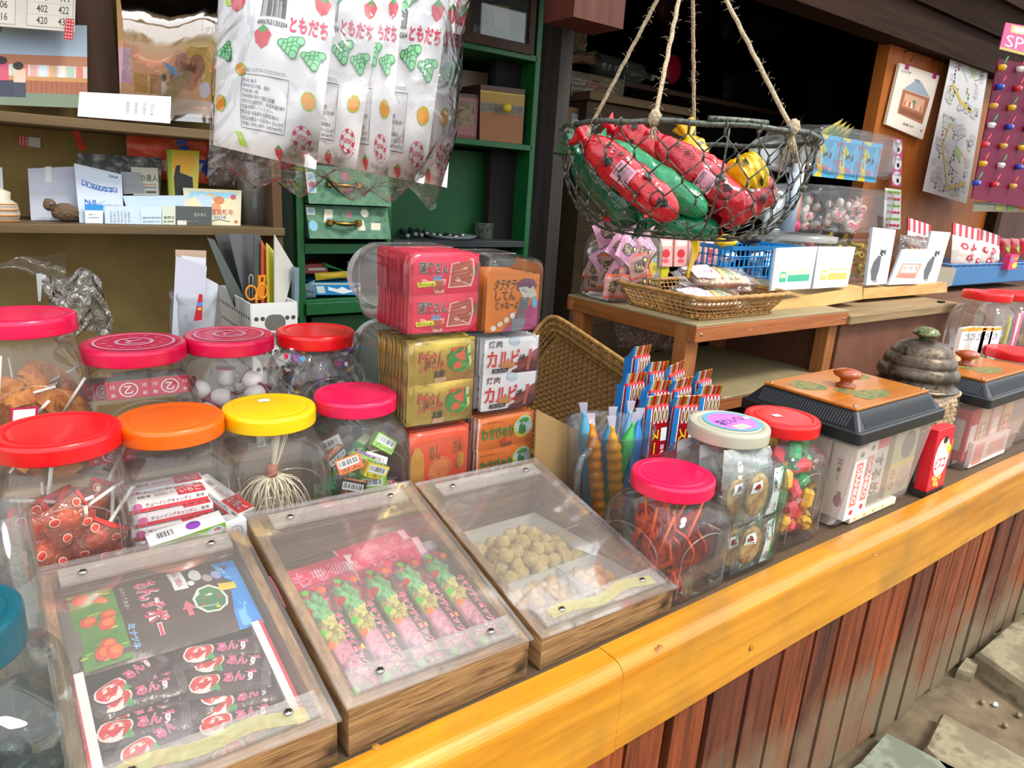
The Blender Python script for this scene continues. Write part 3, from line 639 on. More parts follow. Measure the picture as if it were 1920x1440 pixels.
# yogurt sweets
_, p, hw = J['pk2']; T = thing('yogurt_sweet', 'tiny white yogurt tub sweet with pink lid in the middle pink-lidded jar', 'candy', (0, 0, 0), 'yogurt sweets in the jar')
b = MB(); b.lathe([(0, 0), (.012, 0), (.016, .008), (.0165, .02), (.013, .028), (.012, .031)], flat('#efe9e6', .35), (0, 0, -.015), 20); b.build('tub', T)
b = MB(); b.lathe([(.017, 0), (.0175, .0015), (0, .002)], flat('#c0306a', .35), (0, 0, .016), 20); F = Face(b, lambda u, v: (Vector(((u-.5)*.034, -(v-.5)*.034, .0182)), Vector((0, 0, 1)))); F.rect(.35, .1, .65, .5, flat('#d8c8cc')); F.disc(.5, .72, .12, .12, flat('#2a2a2a')); b.build('lid', T)
rn = random.Random(2)
for i, q in enumerate(scatter(55, p, hw, ZK+.02, ZK+.11, 17, .034, .022)):
    rot = (rn.uniform(-1.4, 1.6), rn.uniform(-1, 1), rn.uniform(-3, 3))
    if i == 0: T.location = q; T.rotation_euler = rot
    else: dup(T, q, rot)
# cellophane sweets
_, p, hw = J['rdB']; rn = random.Random(6)
def cello(c, dots):
    T = thing('wrapped_sweet', 'x', 'candy', (0, 0, 0)); b = MB(); b.ball((0, 0, 0), (.013, .008, .01), flat(c, .3), 12, 8); b.build('sweet', T)
    b = MB(); F = pillow(b, (-.03, -.001, .018), (.03, -.001, .018), (.03, -.001, -.018), (-.03, -.001, -.018), .024, FILM, 8, 6, 5, .002)
    for (u, v), d in zip(((.3, .3), (.6, .2), (.75, .6), (.25, .75)), dots): F.disc(u, v, .07, .11, flat(d))
    b.build('wrapper', T); return T
cs = [cello('#5a2f1c', ('#2a62c8', '#e83a3a', '#e8b020', '#40a850')), cello('#f0c8c8', ('#f0e050', '#6aba40', '#e04a5a', '#f2f2f2')), cello('#8a4aa0', ('#f2f2f2', '#e8a020', '#3aa0d0', '#e84060'))]
cn = ['brown', 'pale pink', 'purple']; used = set()
for i, q in enumerate(scatter(77, p, hw, ZK+.02, ZK+.16, 36, .027, .026)):
    j = i % 3; rot = (rn.uniform(-1.2, 1.2), rn.uniform(-1.5, 1.5), rn.uniform(-3, 3))
    if j in used: dup(cs[j], q, rot)
    else: cs[j].location = q; cs[j].rotation_euler = rot; cs[j]['label'] = cn[j]+' sweet in dotted cellophane in the back red-lidded jar'; cs[j]['group'] = cn[j]+' cellophane sweets'; used.add(j)
# dried squid on sticks
_, p, hw = J['pkR']; rn = random.Random(4); SQ = blotch('#b02c10', '#e25424', 40, .5, .4, '#6a160c', .4)
def squid(seed):
    rn = random.Random(seed); T = thing('dried_squid', 'curled red dried squid on an orange stick in the hot pink-lidded jar', 'snack', (0, 0, 0), 'dried squid on sticks'); b = MB()
    b.grid(lambda u, v: Vector(((.012+.024*math.sin(PI*min(1, v*1.1)))*math.cos(PI*1.3*u)*1.0, (.007+.014*math.sin(PI*v))*math.sin(PI*1.3*u)+.012*math.sin(4*v), -.045+.09*v+.002*math.sin(20*v))), 10, 12, SQ)
    for k in range(8):
        a = 2*PI*k/8+rn.uniform(-.3, .3); R = rn.uniform(.01, .02); b.tube([(0, .0, -.04)]+[(R*math.cos(a)*t**.7, R*.7*math.sin(a)*t**.7, -.045-.028*math.sin(t*2.2)+.006*t*t) for t in (.25, .5, .75, 1, 1.2)], [.003, .003, .0026, .002, .0015, .0008], SQ, 6)
    b.build('squid', T); b = MB(); b.tube([(0, -.004, -.02), (.003, -.006, .075)], .0026, flat('#e8641c', .5), 6); b.build('stick', T); return T
sq = [squid(i) for i in range(3)]
SP = [(-.05, -.03, .06, .2, .35, 0), (-.02, -.045, .05, -.1, -.5, 1), (.045, -.03, .085, .15, .45, 2), (.03, -.05, .04, -.2, .3, 0), (-.045, .02, .09, .2, -.2, 1), (.0, .0, .08, .1, .6, 2), (.05, .03, .06, 0, -.3, 0), (-.015, .03, .1, .3, .2, 1), (.02, .045, .09, -.2, -.1, 2), (-.06, -.0, .05, .1, .1, 0), (.012, -.02, .045, .1, -.7, 1)]
for i, (dx, dy, dz, a, c_, k) in enumerate(SP):
    q = (p.x+dx*.62, p.y+dy*.62, ZC+max(dz, .07)-.0); rot = (a*.6, c_*.6, rn.uniform(-2, 2))
    if i < 3 : s_ = sq[k]; s_.location = q; s_.rotation_euler = rot
    else: dup(sq[k], q, rot)
# rice crackers in packets
_, p, hw = J['pot']; yf = p.y-hw+.012
def cracker(cx, cz, y, w, h, rz, lab, seed, parts=True, group=None):
    T = thing('rice_cracker_packet', lab, 'snack packet', (cx, y, cz), group); b = MB(); m = blotch('#dc8f2c', '#f2be66', 30, .42, .6, '#c07424', .3)
    b.loft([[Vector((cx-.004+w*.27*k*math.cos(a)*(1+.06*math.sin(3*a+seed)), y+yy, cz-.002+h*.42*k*math.sin(a)*(1+.04*math.cos(2*a+seed)))) for a in [2*PI*i/24 for i in range(24)]] for yy, k in ((-.0045, .8), (-.003, .96), (.001, 1), (.004, .9))], m); b.build('cracker', T)
    b = MB(); F = pillow(b, (cx-w/2, y-.004, cz+h/2), (cx+w/2, y-.004, cz+h/2), (cx+w/2, y-.004, cz-h/2), (cx-w/2, y-.004, cz-h/2), .016, clear('#fcfefd', .6, .1, .05, '#ffffff', .4, 50), 10, 10, seed)
    F.rect(.7, .04, .96, .96, WHITE); F.rect(.9, .04, .99, .96, flat('#2f9a4a')); F.text('北海道ポテト', .72, .1, .79, .6, BLACK, 90, .03); F.text('せんべい', .81, .4, .88, .92, flat('#d82a2a'), 90, .03)
    F.rect(.18, .18, .42, .4, WHITE); F.disc(.3, .27, .06, .055, flat('#8e1f1f')); F.disc(.27, .3, .04, .035, flat('#8e1f1f')); F.disc(.33, .3, .04, .035, flat('#8e1f1f')); F.text('北海道', .2, .35, .4, .385, BLACK)
    b.build('wrapper', T); return T
cracker(p.x+.0, ZC+.055, yf, .115, .092, 0, 'rice cracker packet with a red leaf sticker, lowest at the front of the beige-lidded jar', 1)
cracker(p.x+.0, ZC+.152, yf+.003, .118, .098, 0, 'rice cracker packet above the lowest one at the front of the beige-lidded jar', 2)
for i, (dx, dz, dy) in enumerate([(-.028, .05, .016), (-.03, .15, .02), (.01, .06, .034), (.0, .155, .036), (.0, .2, .06)]): cracker(p.x+dx, ZC+dz, yf+dy, .115, .09, 0, 'rice cracker packet standing behind the front two in the beige-lidded jar', i+5, group='rice cracker packets behind')
b = MB()
for i in range(3): pillow(b, (p.x-.075, p.y-.05+i*.05, ZC+.235-i*.008), (p.x+.06, p.y-.05+i*.05, ZC+.22), (p.x+.07, p.y-.06+i*.05, ZC+.17), (p.x-.08, p.y-.06+i*.05, ZC+.165), .03, clear('#f8fbfa', .6, .1, .3, '#f4f8f8', .5, 40), 10, 8, 20+i, .004)
b.build('crumpled_wrapper', label='pale crumpled cracker wrappers lying over the packets in the beige-lidded jar', cat='wrapper', kind='stuff')
# red, green, yellow wrapped candies
_, p, hw = J['rdR']
def wrapc(c):
    T = thing('wrapped_candy', 'x', 'candy', (0, 0, 0)); m = flat(c, .2, var=.05, bump=.3, bs=90, coat=.4); b = MB()
    b.box((0, 0, 0), (.040, .028, .026), m, bev=.007); b.build('candy', T)
    mm = clear(c, .9, .1, .45, c, .7, 80)
    for s in (-1, 1):
        b = MB(); b.grid(lambda u, v: Vector((s*(.018+.016*v), .004*math.sin(9*u+3*v)+(u-.5)*.006, (u-.5)*(.008+.028*v))), 9, 4, mm); b.build('twist', T)
    return T
wc = [('#e0182c', 'red'), ('#f6c010', 'yellow'), ('#15924a', 'green'), ('#e8304a', 'pinkish red')]; pr_ = [wrapc(c) for c, _ in wc]; used = set(); rn = random.Random(40)
for i, q in enumerate(scatter(91, p, hw, ZC+.02, ZC+.205, 64, .03, .028)):
    j = (i*7+i//3) % 4; rot = (rn.uniform(-1.5, 1.5), rn.uniform(-1.5, 1.5), rn.uniform(-3, 3))
    if j in used: dup(pr_[j], q, rot)
    else: pr_[j].location = q; pr_[j].rotation_euler = rot; pr_[j]['label'] = f'{wc[j][1]} twist-wrapped candy in the tall red-lidded jar'; pr_[j]['group'] = wc[j][1]+' twist-wrapped candies'; used.add(j)
# ================================================================ display cases with clear acrylic lids
OLDW = wood('#4f331c', '#b88f5c', (9, 120, 160), .75, .7, ('#3d281a', 14, .6))
OLDI = wood('#6a4a2c', '#c39a68', (90, 9, 90), .75, .4, ('#4a3424', 14, .62))
ACR = clear('#fefdfc', .5, .05, .075, '#f6f0ec'); FRO = clear('#f8f6f4', .4, .2, .16, '#efe9e2', .2, 30); SCW = flat('#b9b6b0', .25, 1)  # acrylic lid haze: dust plus milky sky reflection, put in as diffuse colour
def case(fl, fr, br, bl, lab, wx=0):
    """corners of the sloping lid, front-left clockwise seen from above"""
    fl, fr, br, bl = map(Vector, (fl, fr, br, bl)); T = thing('display_case', lab, 'display case', ((fl.x+fr.x)/2, fl.y, ZC)); zb = ZC+.002
    C4 = [fl, fr, br, bl]; mid = sum(C4, Vector())/4; ins = [p+(mid-p)*Vector((.0, 0, 0)).x for p in C4]
    def inset(d):
        ux = (fr-fl).normalized(); uy = (bl-fl).normalized(); ux2 = (br-bl).normalized(); uy2 = (br-fr).normalized()
        return [fl+ux*d+uy*d, fr-ux*d+uy2*d, br-ux2*d-uy2*d, bl+ux2*d-uy*d]
    O = inset(.004); I = inset(.017); dn = Vector((0, 0, -.003))
    for i, nm in enumerate(('front_board', 'side_board', 'back_board', 'side_board')):
        j = (i+1) % 4; b = MB(); q = [O[i], O[j], I[j], I[i]]
        b.hexa([Vector((v.x, v.y, zb)) for v in q]+[v+dn for v in q], OLDW if i % 2 == 0 else OLDI); b.build(nm, T)
    b = MB(); zf = zb+.008; b.hexa([Vector((v.x, v.y, zb)) for v in I]+[Vector((v.x, v.y, zf)) for v in I], wood('#4f3826', '#6f5238', (8, 60, 60), .8)); b.build('bottom_board', T)
    nn = (fr-fl).cross(bl-fl).normalized(); b = MB(); b.hexa([v-nn*.0005 for v in (fl, fr, br, bl)]+[v+nn*.003 for v in (fl, fr, br, bl)], ACR); A = b.build('acrylic_lid', T)
    def P(u, v): return (fl*(1-u)+fr*u)*(1-v)+(bl*(1-u)+br*u)*v
    for v0, v1, e in ((.035, .125, 0), (.865, .945, 1)):
        b = MB(); q = [P(.1 if e else .06, v0), P(.9 if e else .94, v0), P(.9 if e else .94, v1), P(.1 if e else .06, v1)]; b.hexa([v+nn*.0035 for v in q]+[v+nn*.0085 for v in q], FRO); b.build('acrylic_strip', A)
        for u in (.2, .8):
            b = MB(); c = P(u, (v0+v1)/2)+nn*.0095; b.ball(c, (.0055, .0055, .0028), SCW, 12, 6); b.box(c+nn*.0028, (.007, .0012, .0008), BLACK, rot=(0, 0, .5)); b.box(c+nn*.0028, (.0012, .007, .0008), BLACK, rot=(0, 0, .5)); b.build('screw', A)
        if not e and wx:
            b = MB(); TP = clear('#f4f1cc', .3, .3, .3, '#e4e0b0', .3, 30)
            b.grid(lambda s, t: P(.12+.75*s, .05+.05*t+.012*math.sin(11*s)+(.01 if wx == 1 else -.005)*math.sin(5*s))+nn*.0092, 16, 3, TP); b.build('old_tape', A)
    return T, P, nn, zf, I
B1 = [aY(148, 1446, .6), aY(641, 1352, .6), aY(452, 984, .94), aY(52, 1036, .94)]
B1[0] = Vector((B1[1].x-.252, .6, B1[1].z+.006)); B1[3] = Vector((B1[2].x-.25, .94, B1[2].z+.002))
B2 = [aY(650, 1333, .6), aY(1000, 1200, .6), aY(768, 903, .94), aY(458, 966, .94)]
B3 = [aY(1016, 1200, .6), aY(1270, 1102, .6), aY(1003, 860, .94), aY(778, 908, .94)]
c1 = case(*B1, 'worn wooden display case with clear lid showing brown apricot candy bags', 1)
c2 = case(*B2, 'worn wooden display case with clear lid showing pink and green candy packs, the middle case')
c3 = case(*B3, 'worn wooden display case with clear lid showing tan skewered balls on paper', 2)
def bx(case_, u, v, z): q = case_[1](u, v); return Vector((q.x, q.y, z))
def lidz(case_, u, v, d): q = case_[1](u, v); return Vector((q.x, q.y, q.z-d))
# --- case 1: large apricot candy bag
DKP = flat('#4a342e', .3, var=.25, bump=.3, bs=30)
b = MB(); q = [lidz(c1, .06, .9, .02), lidz(c1, .9, .88, .02), lidz(c1, .91, .53, .02), lidz(c1, .07, .53, .02)]
F = pillow(b, *q, .02, DKP, 14, 10, 4, .0015, step=.0005)
F.rect(0, 0, .09, 1, flat('#6f685e', .3), n=4); F.rect(.07, .02, .3, .98, flat('#4f8a2c', .35), n=6); rn = random.Random(1)
for i in range(34): u, v = rn.uniform(.08, .28), rn.uniform(.04, .96); F.disc(u, v, .022, .012, flat(rn.choice(['#8cc040', '#3a7a22', '#b8cc4a'])), 8)
for u, v in ((.13, .12), (.22, .24), (.14, .44), (.24, .42), (.22, .54), (.2, .78), (.17, .86), (.22, .88)): F.disc(u, v, .042, .075, flat('#d9481a'), 18); F.disc(u+.008, v-.01, .028, .045, flat('#f07a2c'), 14)
F.text('あんずボー', .4, .06, .53, .84, flat('#d81e50'), 90, .03, out=WHITE, ow=.09); F.text('ミナツネ', .31, .62, .35, .92, flat('#58a8e8'), 90, .05, out=WHITE, ow=.09)
F.rect(.6, .0, .68, .34, WHITE, n=3); F.text('あんず果肉入', .62, .03, .66, .3, flat('#c83a5a'), 90, .03); F.text('おおきくてあまい', .33, .06, .355, .42, flat('#c8b8a8'), 90)
F.poly([(.6, .62), (.64, .48), (.68, .62), (.655, .6), (.655, .7), (.625, .7), (.625, .6)], flat('#d86a7a'))
F.rect(.9, 0, 1, 1, flat('#1c8fe6'), n=4); F.poly([(.86, .0), (.9, .0), (.9, .3)], flat('#1c8fe6')); F.poly([(.9, .5), (.9, 1), (.855, 1), (.86, .8)], flat('#1c8fe6')); F.poly([(.91, .55), (.95, .7), (.93, .98), (.88, .98), (.88, .8)], flat('#6cc0f0')); F.poly([(.86, .02), (.91, .1), (.94, .3), (.9, .25)], flat('#6cc0f0'))
F.disc(.77, .55, .1, .2, flat('#dfe8dc'), 9); F.disc(.77, .55, .085, .175, flat('#2f7a44'), 9)
for u, v, c in ((.74, .5, '#c83a30'), (.79, .68, '#e8d820'), (.82, .52, '#c83a30'), (.72, .6, '#c83a30')): F.disc(u, v, .012, .02, flat(c))
F.disc(.74, .16, .035, .1, flat('#d8dcd8')); F.disc(.8, .24, .03, .07, flat('#b8a8b0')); F.disc(.86, .2, .03, .07, flat('#9ab0d8')); F.rect(.84, .36, .94, .46, flat('#e0c838')); F.disc(.7, .28, .02, .04, WHITE)
b.build('candy_bag', label='large dark candy bag with oranges and blue corner in the first display case', cat='candy bag')
# carton tray with red-edged white walls
T = thing('carton_tray', 'open white carton tray with red edges holding small dark candies', 'tray', tuple(bx(c1, .5, .3, c1[3]))); CW = flat('#f6f6f4', .5); CRd = flat('#dc1f3c', .5)
def lw(u0, v0, u1, v1, th=.0035):
    z0 = c1[3]; b = MB(); A = bx(c1, u0, v0, z0); B = bx(c1, u1, v1, z0); zt = [lidz(c1, u0, v0, .006).z, lidz(c1, u1, v1, .006).z]; return A, B, zt, b
for s, (u, w) in enumerate(((.085, .042), (.875, -.042))):
    b = MB(); a0, a1 = bx(c1, u, .06, c1[3]), bx(c1, u, .52, c1[3]); t0, t1 = lidz(c1, u, .06, .01), lidz(c1, u, .52, .01); du = Vector((w*.27*.8, 0, 0))
    q = [a0, a0+du*.2, a1+du*.2, a1, t0, t0+du, t1+du, t1]; b.hexa(q, CW)
    e = Vector((-w*.09, 0, 0)); b.hexa([a0+e, a0, a1, a1+e, t0+e, t0+Vector((0, 0, .0006)), t1+Vector((0, 0, .0006)), t1+e], CRd); b.build('side_wall', T)
b = MB(); b.hexa([bx(c1, .09, .06, c1[3]), bx(c1, .87, .06, c1[3]), bx(c1, .87, .52, c1[3]), bx(c1, .09, .52, c1[3])]+[bx(c1, .09, .06, c1[3]+.002), bx(c1, .87, .06, c1[3]+.002), bx(c1, .87, .52, c1[3]+.002), bx(c1, .09, .52, c1[3]+.002)], CW); b.build('tray_floor', T)
# small dark plum candies
def plum():
    b = MB(); F = pillow(b, (-.05, .016, 0), (.05, .016, 0), (.05, -.016, 0), (-.05, -.016, 0), .014, flat('#3d2528', .25, var=.3, bump=.3), 12, 5, 1, .001, step=.0005)
    F.disc(.28, .5, .17, .42, flat('#e8dcd8'), 18); F.disc(.28, .5, .15, .36, flat('#d8202a'), 18); F.disc(.27, .42, .06, .12, flat('#f06048')); F.poly([(.34, .85), (.42, .6), (.46, .9)], flat('#3a9a4a'))
    F.text('あんず', .48, .22, .84, .72, flat('#d83a78'), 0, .05, out=flat('#e8d8e0'), ow=.09)
    for k in range(5): F.rect(.9+k*.02, .05, .905+k*.02, .95, flat('#a89aa0'))
    return b.build('plum_candy', label='dark wrapped plum candy with a red fruit in the red-edged carton tray', cat='candy', group='dark plum candies in the carton tray', origin=(0, 0, 0))
pl_ = plum(); rn = random.Random(17); k = 0
sl = math.atan2(B1[3].z-B1[0].z, .34)
for lay_ in range(2):
    for r_ in range(7):
        for c_ in range(2):
            if lay_ == 1 and rn.random() < .15: continue
            u = .30+.36*c_+rn.uniform(-.03, .03); v = .1+.06*r_+rn.uniform(-.012, .012); q = lidz(c1, u, v, .034-.012*lay_)
            rot = (sl+rn.uniform(-.05, .05), rn.uniform(-.06, .06), rn.uniform(-.35, .35) if lay_ == 0 else rn.uniform(-.8, .8))
            if k == 0: pl_.location = q; pl_.rotation_euler = rot
            else: dup(pl_, q, rot)
            k += 1
# --- case 2: pink packets and long candy packs
sl = math.atan2(B2[3].z-B2[0].z, .34)
b = MB(); F = pillow(b, (-.062, .03, 0), (.062, .03, 0), (.062, -.03, 0), (-.062, -.03, 0), .012, flat('#e8285c', .3, var=.1, bump=.2), 10, 6, 2, .001, step=.0005)
F.text('もも餅', .2, .2, .8, .75, flat('#f47a98'), 0, .05); F.rect(.0, .0, .03, 1, flat('#f49ab0')); F.rect(.86, .1, .97, .9, flat('#f6d0da'), n=3)
o = b.build('pink_packet', label='flat hot pink candy packet at the back of the middle case', cat='packet', group='hot pink packets in the middle case', origin=(0, 0, 0))
for i, (u, v, d, rz) in enumerate([(.24, .66, .03, .05), (.62, .73, .034, .1), (.64, .65, .026, .02), (.3, .58, .036, .0), (.7, .56, .04, .04)]):
    q = lidz(c2, u, v, d)
    if i == 0: o.location = q; o.rotation_euler = (sl, 0, rz)
    else: dup(o, q, (sl, 0, rz))
# long packs
def cpack():
    T = thing('cube_candy_pack', 'clear pack of pastel candy cubes in the middle case', 'candy pack', (0, 0, 0), 'cube candy packs in the middle case'); rn = random.Random(3)
    for nm, y0, y1, c in (('green_cubes', .035, .08, '#7fe08c'), ('yellow_cubes', -.005, .035, '#f0e878'), ('pink_cubes', -.07, -.005, '#f7a0b8')):
        b = MB(); m = flat(c, .45, sub=.1)
        for i in range(9): b.box((rn.uniform(-.016, .016), y0+(y1-y0)*rn.random(), rn.uniform(-.004, .003)), (.012, .012, .012), m, rot=(rn.uniform(-.6, .6), rn.uniform(-.6, .6), rn.uniform(-1, 1)), bev=.0015)
        b.box((0, (y0+y1)/2, -.006), (.034, y1-y0, .014), m, bev=.003); b.build(nm, T)
    b = MB(); F = pillow(b, (-.032, .1, 0), (.032, .1, 0), (.032, -.09, 0), (-.032, -.09, 0), .034, clear('#ffffff', .8, .08, .06, '#ffe8f0', .5, 40), 8, 18, 6, .001, pw=.3, step=.0008)
    PT = flat('#e8205a', .4)
    F.text('キャンディボックス', .58, .4, .86, .93, PT, 90, .03, out=flat('#fbe0ea'), ow=.1)
    for u, v, c in ((.3, .12, '#5ad030'), (.6, .1, '#d8282e'), (.15, .5, '#5ad030'), (.2, .62, '#f47a20'), (.2, .97, '#5ad030'), (.75, .15, '#f47a20'), (.12, .3, '#d8282e'), (.7, .96, '#e040a0')): F.disc(u, v, .1, .03, flat(c), 12)
    F.disc(.95, .72, .12, .04, flat('#f4d020'), 12, .3, 3.4); F.text('小粒', .3, .84, .44, .9, flat('#6a3ab0'), 90)
    b.build('wrapper', T)
    b = MB()
    for i in range(26): x = -.034+.068*i/25; b.box((x, .108, .002*((-1)**i)), (.0016, .018, .004), flat('#f4eef4', .4))
    b.build('crimped_seal', T); return T
cp = cpack()
for i, u in enumerate((.2, .38, .56, .74, .92)):
    q = lidz(c2, u-.06+(.0 if i else .02), .36, .0265); rot = (sl, 0, .03)
    if i == 0: cp.location = q-Vector((0, 0, .004)); cp.rotation_euler = (sl, -.1, .03); cp.scale = (.76, 1, 1)
    else: dup(cp, q, rot)
# --- case 3: paper trays with skewered balls
PAP = flat('#e6e8e2', .8, var=.04)
def ptray(u0, v0, u1, v1, lab, h=.03, z0=None):
    b = MB(); z0 = c3[3]+.001; q = [bx(c3, u0, v0, z0), bx(c3, u1, v0, z0), bx(c3, u1, v1, z0), bx(c3, u0, v1, z0)]
    b.hexa(q+[p+Vector((0, 0, .002)) for p in q], PAP)
    mid = sum(q, Vector())/4
    for i in range(4):
        a, c = q[i], q[(i+1) % 4]; oa, oc = (a-mid)*.06, (c-mid)*.06; up = Vector((0, 0, h if i != 0 else h*.6))
        b.hexa([a, c, c*.985+mid*.015, a*.985+mid*.015, a+oa+up, c+oc+up, c+oc*.8+up, a+oa*.8+up], PAP)
    return b.build('paper_tray', label=lab, cat='tray'), q
ptray(.1, .47, .88, .88, 'large white paper tray of skewered tan balls at the back of the right case', .045)
ptray(.07, .1, .56, .43, 'white paper tray of tan balls at the front left of the right case')
ptray(.6, .12, .92, .44, 'half empty white paper tray of tan balls at the front of the right case')
KIN = blotch('#cf9a4e', '#e8c07a', 50, .5, .85, '#b98040', .4); KI2 = blotch('#dcc078', '#efdca0', 50, .5, .85, '#c9a860', .4)
def kinako():
    T = thing('mochi_ball', 'pale yellow powdered mochi ball in the large back paper tray', 'mochi', (0, 0, 0), 'mochi balls in the large back tray'); b = MB(); b.ball((0, 0, 0), (.014, .013, .0125), KI2, 12, 8, .06); b.build('mochi', T); return T
b = MB(); b.ball((0, 0, 0), (.0145, .0135, .0125), KI2, 12, 8, .06); k1 = b.build('mochi_ball', label='pale yellow powdered mochi ball in the large paper tray of the right case', cat='mochi', group='mochi balls in the large back tray', origin=(0, 0, 0))
b = MB(); b.ball((0, 0, 0), (.0135, .0125, .012), KIN, 12, 8, .06); k2 = b.build('mochi_ball', label='tan mochi ball in the front left paper tray of the right case', cat='mochi', group='mochi balls in the front left tray', origin=(0, 0, 0))
k3 = None; rn = random.Random(6)
def fill(o, us, vs, n, sep, z, lab=None, seed=1, pile=0):
    rn = random.Random(seed); P = []; t = 0
    while len(P) < n and t < 9000:
        t += 1; u, v = rn.uniform(*us), rn.uniform(*vs); c = ((u-(us[0]+us[1])/2)/(us[1]-us[0])*2)**2+((v-(vs[0]+vs[1])/2)/(vs[1]-vs[0])*2)**2
        q = bx(c3, u, v, c3[3]+z+pile*max(0, 1-c)*rn.random())
        if all((q-w).length > sep for w in P): P.append(q)
    for i, q in enumerate(P):
        rot = (rn.uniform(-3, 3), rn.uniform(-3, 3), rn.uniform(-3, 3))
        if i == 0: o.location = q; o.rotation_euler = rot
        else: dup(o, q, rot)
fill(k1, (.2, .85), (.51, .82), 85, .0215, .02, seed=3, pile=.042)
fill(k2, (.12, .5), (.14, .4), 40, .0215, .017, seed=5, pile=.02)
k3 = dup(k2, (0, 0, 0)); k3['label'] = 'tan mochi ball in the half empty paper tray of the right case'; k3['group'] = 'mochi balls in the half empty tray'
fill(k3, (.66, .85), (.2, .4), 12, .021, .016, seed=8)
SKW = flat('#d8a868', .6)
b = MB(); b.tube([(0, 0, 0), (0, 0, .085)], .0011, SKW, 6); sk = b.build('bamboo_pick', label='thin bamboo pick sticking out of the mochi balls in the large tray', cat='pick', group='bamboo picks in the mochi', origin=(0, 0, 0))
for i in range(9):
    q = bx(c3, rn.uniform(.3, .75), rn.uniform(.58, .78), c3[3]+.035); rot = (rn.uniform(.9, 1.35), 0, rn.uniform(-1.5, 1.5))
    if i == 0: sk.location = q; sk.rotation_euler = rot
    else: dup(sk, q, rot)
# ================================================================ stacked see-through tubs lying on their sides
def tub(x0, x1, z0, z1, y0, L, label, capm=None, group=None):
    c = ((x0+x1)/2, (z0+z1)/2); w, h = (x1-x0)/2, (z1-z0)/2; T = thing('snack_tub', label, 'tub', (c[0], y0, z0), group); b = MB(); rings = []
    def ring(yy, kx, kz, e): return [Vector((p.x, yy, p.y+(0))) for p in [Vector((c[0]+w*kx*q*math.cos(a), c[1]+h*kz*q*math.sin(a), 0)) for a in [-2*PI*k/40 for k in range(40)] for q in [(abs(math.cos(a))**e+abs(math.sin(a))**e)**(-1/e)]]]
    for yy, k, e in ((y0+.001, .86, 5), (y0, .9, 6), (y0+.004, .97, 7), (y0+.012, 1, 8), (y0+L*.66, 1, 8), (y0+L*.74, .97, 6), (y0+L*.82, .9, 4), (y0+L*.88, .84, 2.6), (y0+L*.9, .8, 2), (y0+L, .8, 2)): rings.append(ring(yy, k, k, e))
    b.loft(rings, JAR, True, False); b.tube([(c[0]-w*.75, y0+L*.3, z1-.0005), (c[0]+w*.75, y0+L*.3, z1-.0005), (c[0]+w*.75, y0+L*.6, z1-.0005), (c[0]-w*.75, y0+L*.6, z1-.0005)], .0015, JAR, 5, closed=True)
    b.build('body', T)
    b = MB(); m = capm or clear('#f4f6f6', .5, .1, .45, '#e4e8ea'); b.loft([ring(y0+L-.012, .84, .84, 2), ring(y0+L+.012, .84, .84, 2)], m, False, True); b.build('lid', T); return T
def sheet(name, lab, cat, w, h, th, m, prt, group):
    b = MB(); F = pillow(b, (-w/2, 0, h/2), (w/2, 0, h/2), (w/2, 0, -h/2), (-w/2, 0, -h/2), th, m, 8, 6, 3, .0008, pw=.35, step=.0004); prt(F); return b.build(name, label=lab, cat=cat, group=group, origin=(0, 0, 0))
def pk_pink(F):
    F.rect(0, 0, .06, 1, flat('#c80f3c', .3)); BR = flat('#b0503a', .4); BR2 = flat('#c8705a', .4)
    F.poly([(.56, .25), (.9, .12), (.93, .5), (.88, .82), (.52, .85), (.54, .6)], flat('#f4b8b0')); F.poly([(.58, .27), (.88, .16), (.9, .5), (.86, .78), (.55, .82), (.56, .6)], BR)
    for i in range(5): F.line([(.58, .34+.1*i), (.87, .26+.1*i)], .025, BR2)
    F.poly([(.9, .45), (.99, .2), (.94, .6)], flat('#4a6a3a')); F.poly([(.15, .62), (.5, .62), (.48, .98), (.35, .98), (.3, .75), (.18, .8)], flat('#e8a090')); F.poly([(.3, .66), (.46, .66), (.44, .92), (.34, .9)], BR)
    F.text('蒲焼さん', .12, .2, .52, .5, flat('#55504a'), 0, .06, out=flat('#f2dcd8'), ow=.11); F.text('太郎', .3, .52, .44, .66, flat('#2a9ad0'), 0, .08, out=flat('#bfe4f2'), ow=.12)
    F.rect(.1, .68, .34, .8, flat('#e8e020'), -.15); F.text('おいしいね', .12, .7, .32, .78, BLACK, 0)
def pk_gold(F):
    F.rect(.0, .0, .1, 1, flat('#b89a3a', .3, .5)); F.text('焼肉さん', .14, .22, .5, .7, flat('#c8502a'), 0, .05, out=flat('#5a3a20'), ow=.09); F.text('太郎', .36, .68, .52, .86, flat('#2a2a1a'), 0, .06)
    F.disc(.75, .5, .2, .3, flat('#3a8a3a'), 9); F.poly([(.62, .2), (.82, .18), (.84, .5), (.8, .75), (.62, .7)], flat('#e86038')); F.disc(.82, .68, .07, .1, flat('#5ab040')); F.poly([(.86, .2), (.92, .15), (.94, .6), (.9, .7)], flat('#c8d890')); F.rect(.38, .86, .55, 1.0, flat('#e0b080'))
    F.text('うまい', .2, .02, .34, .09, flat('#8a7030'))
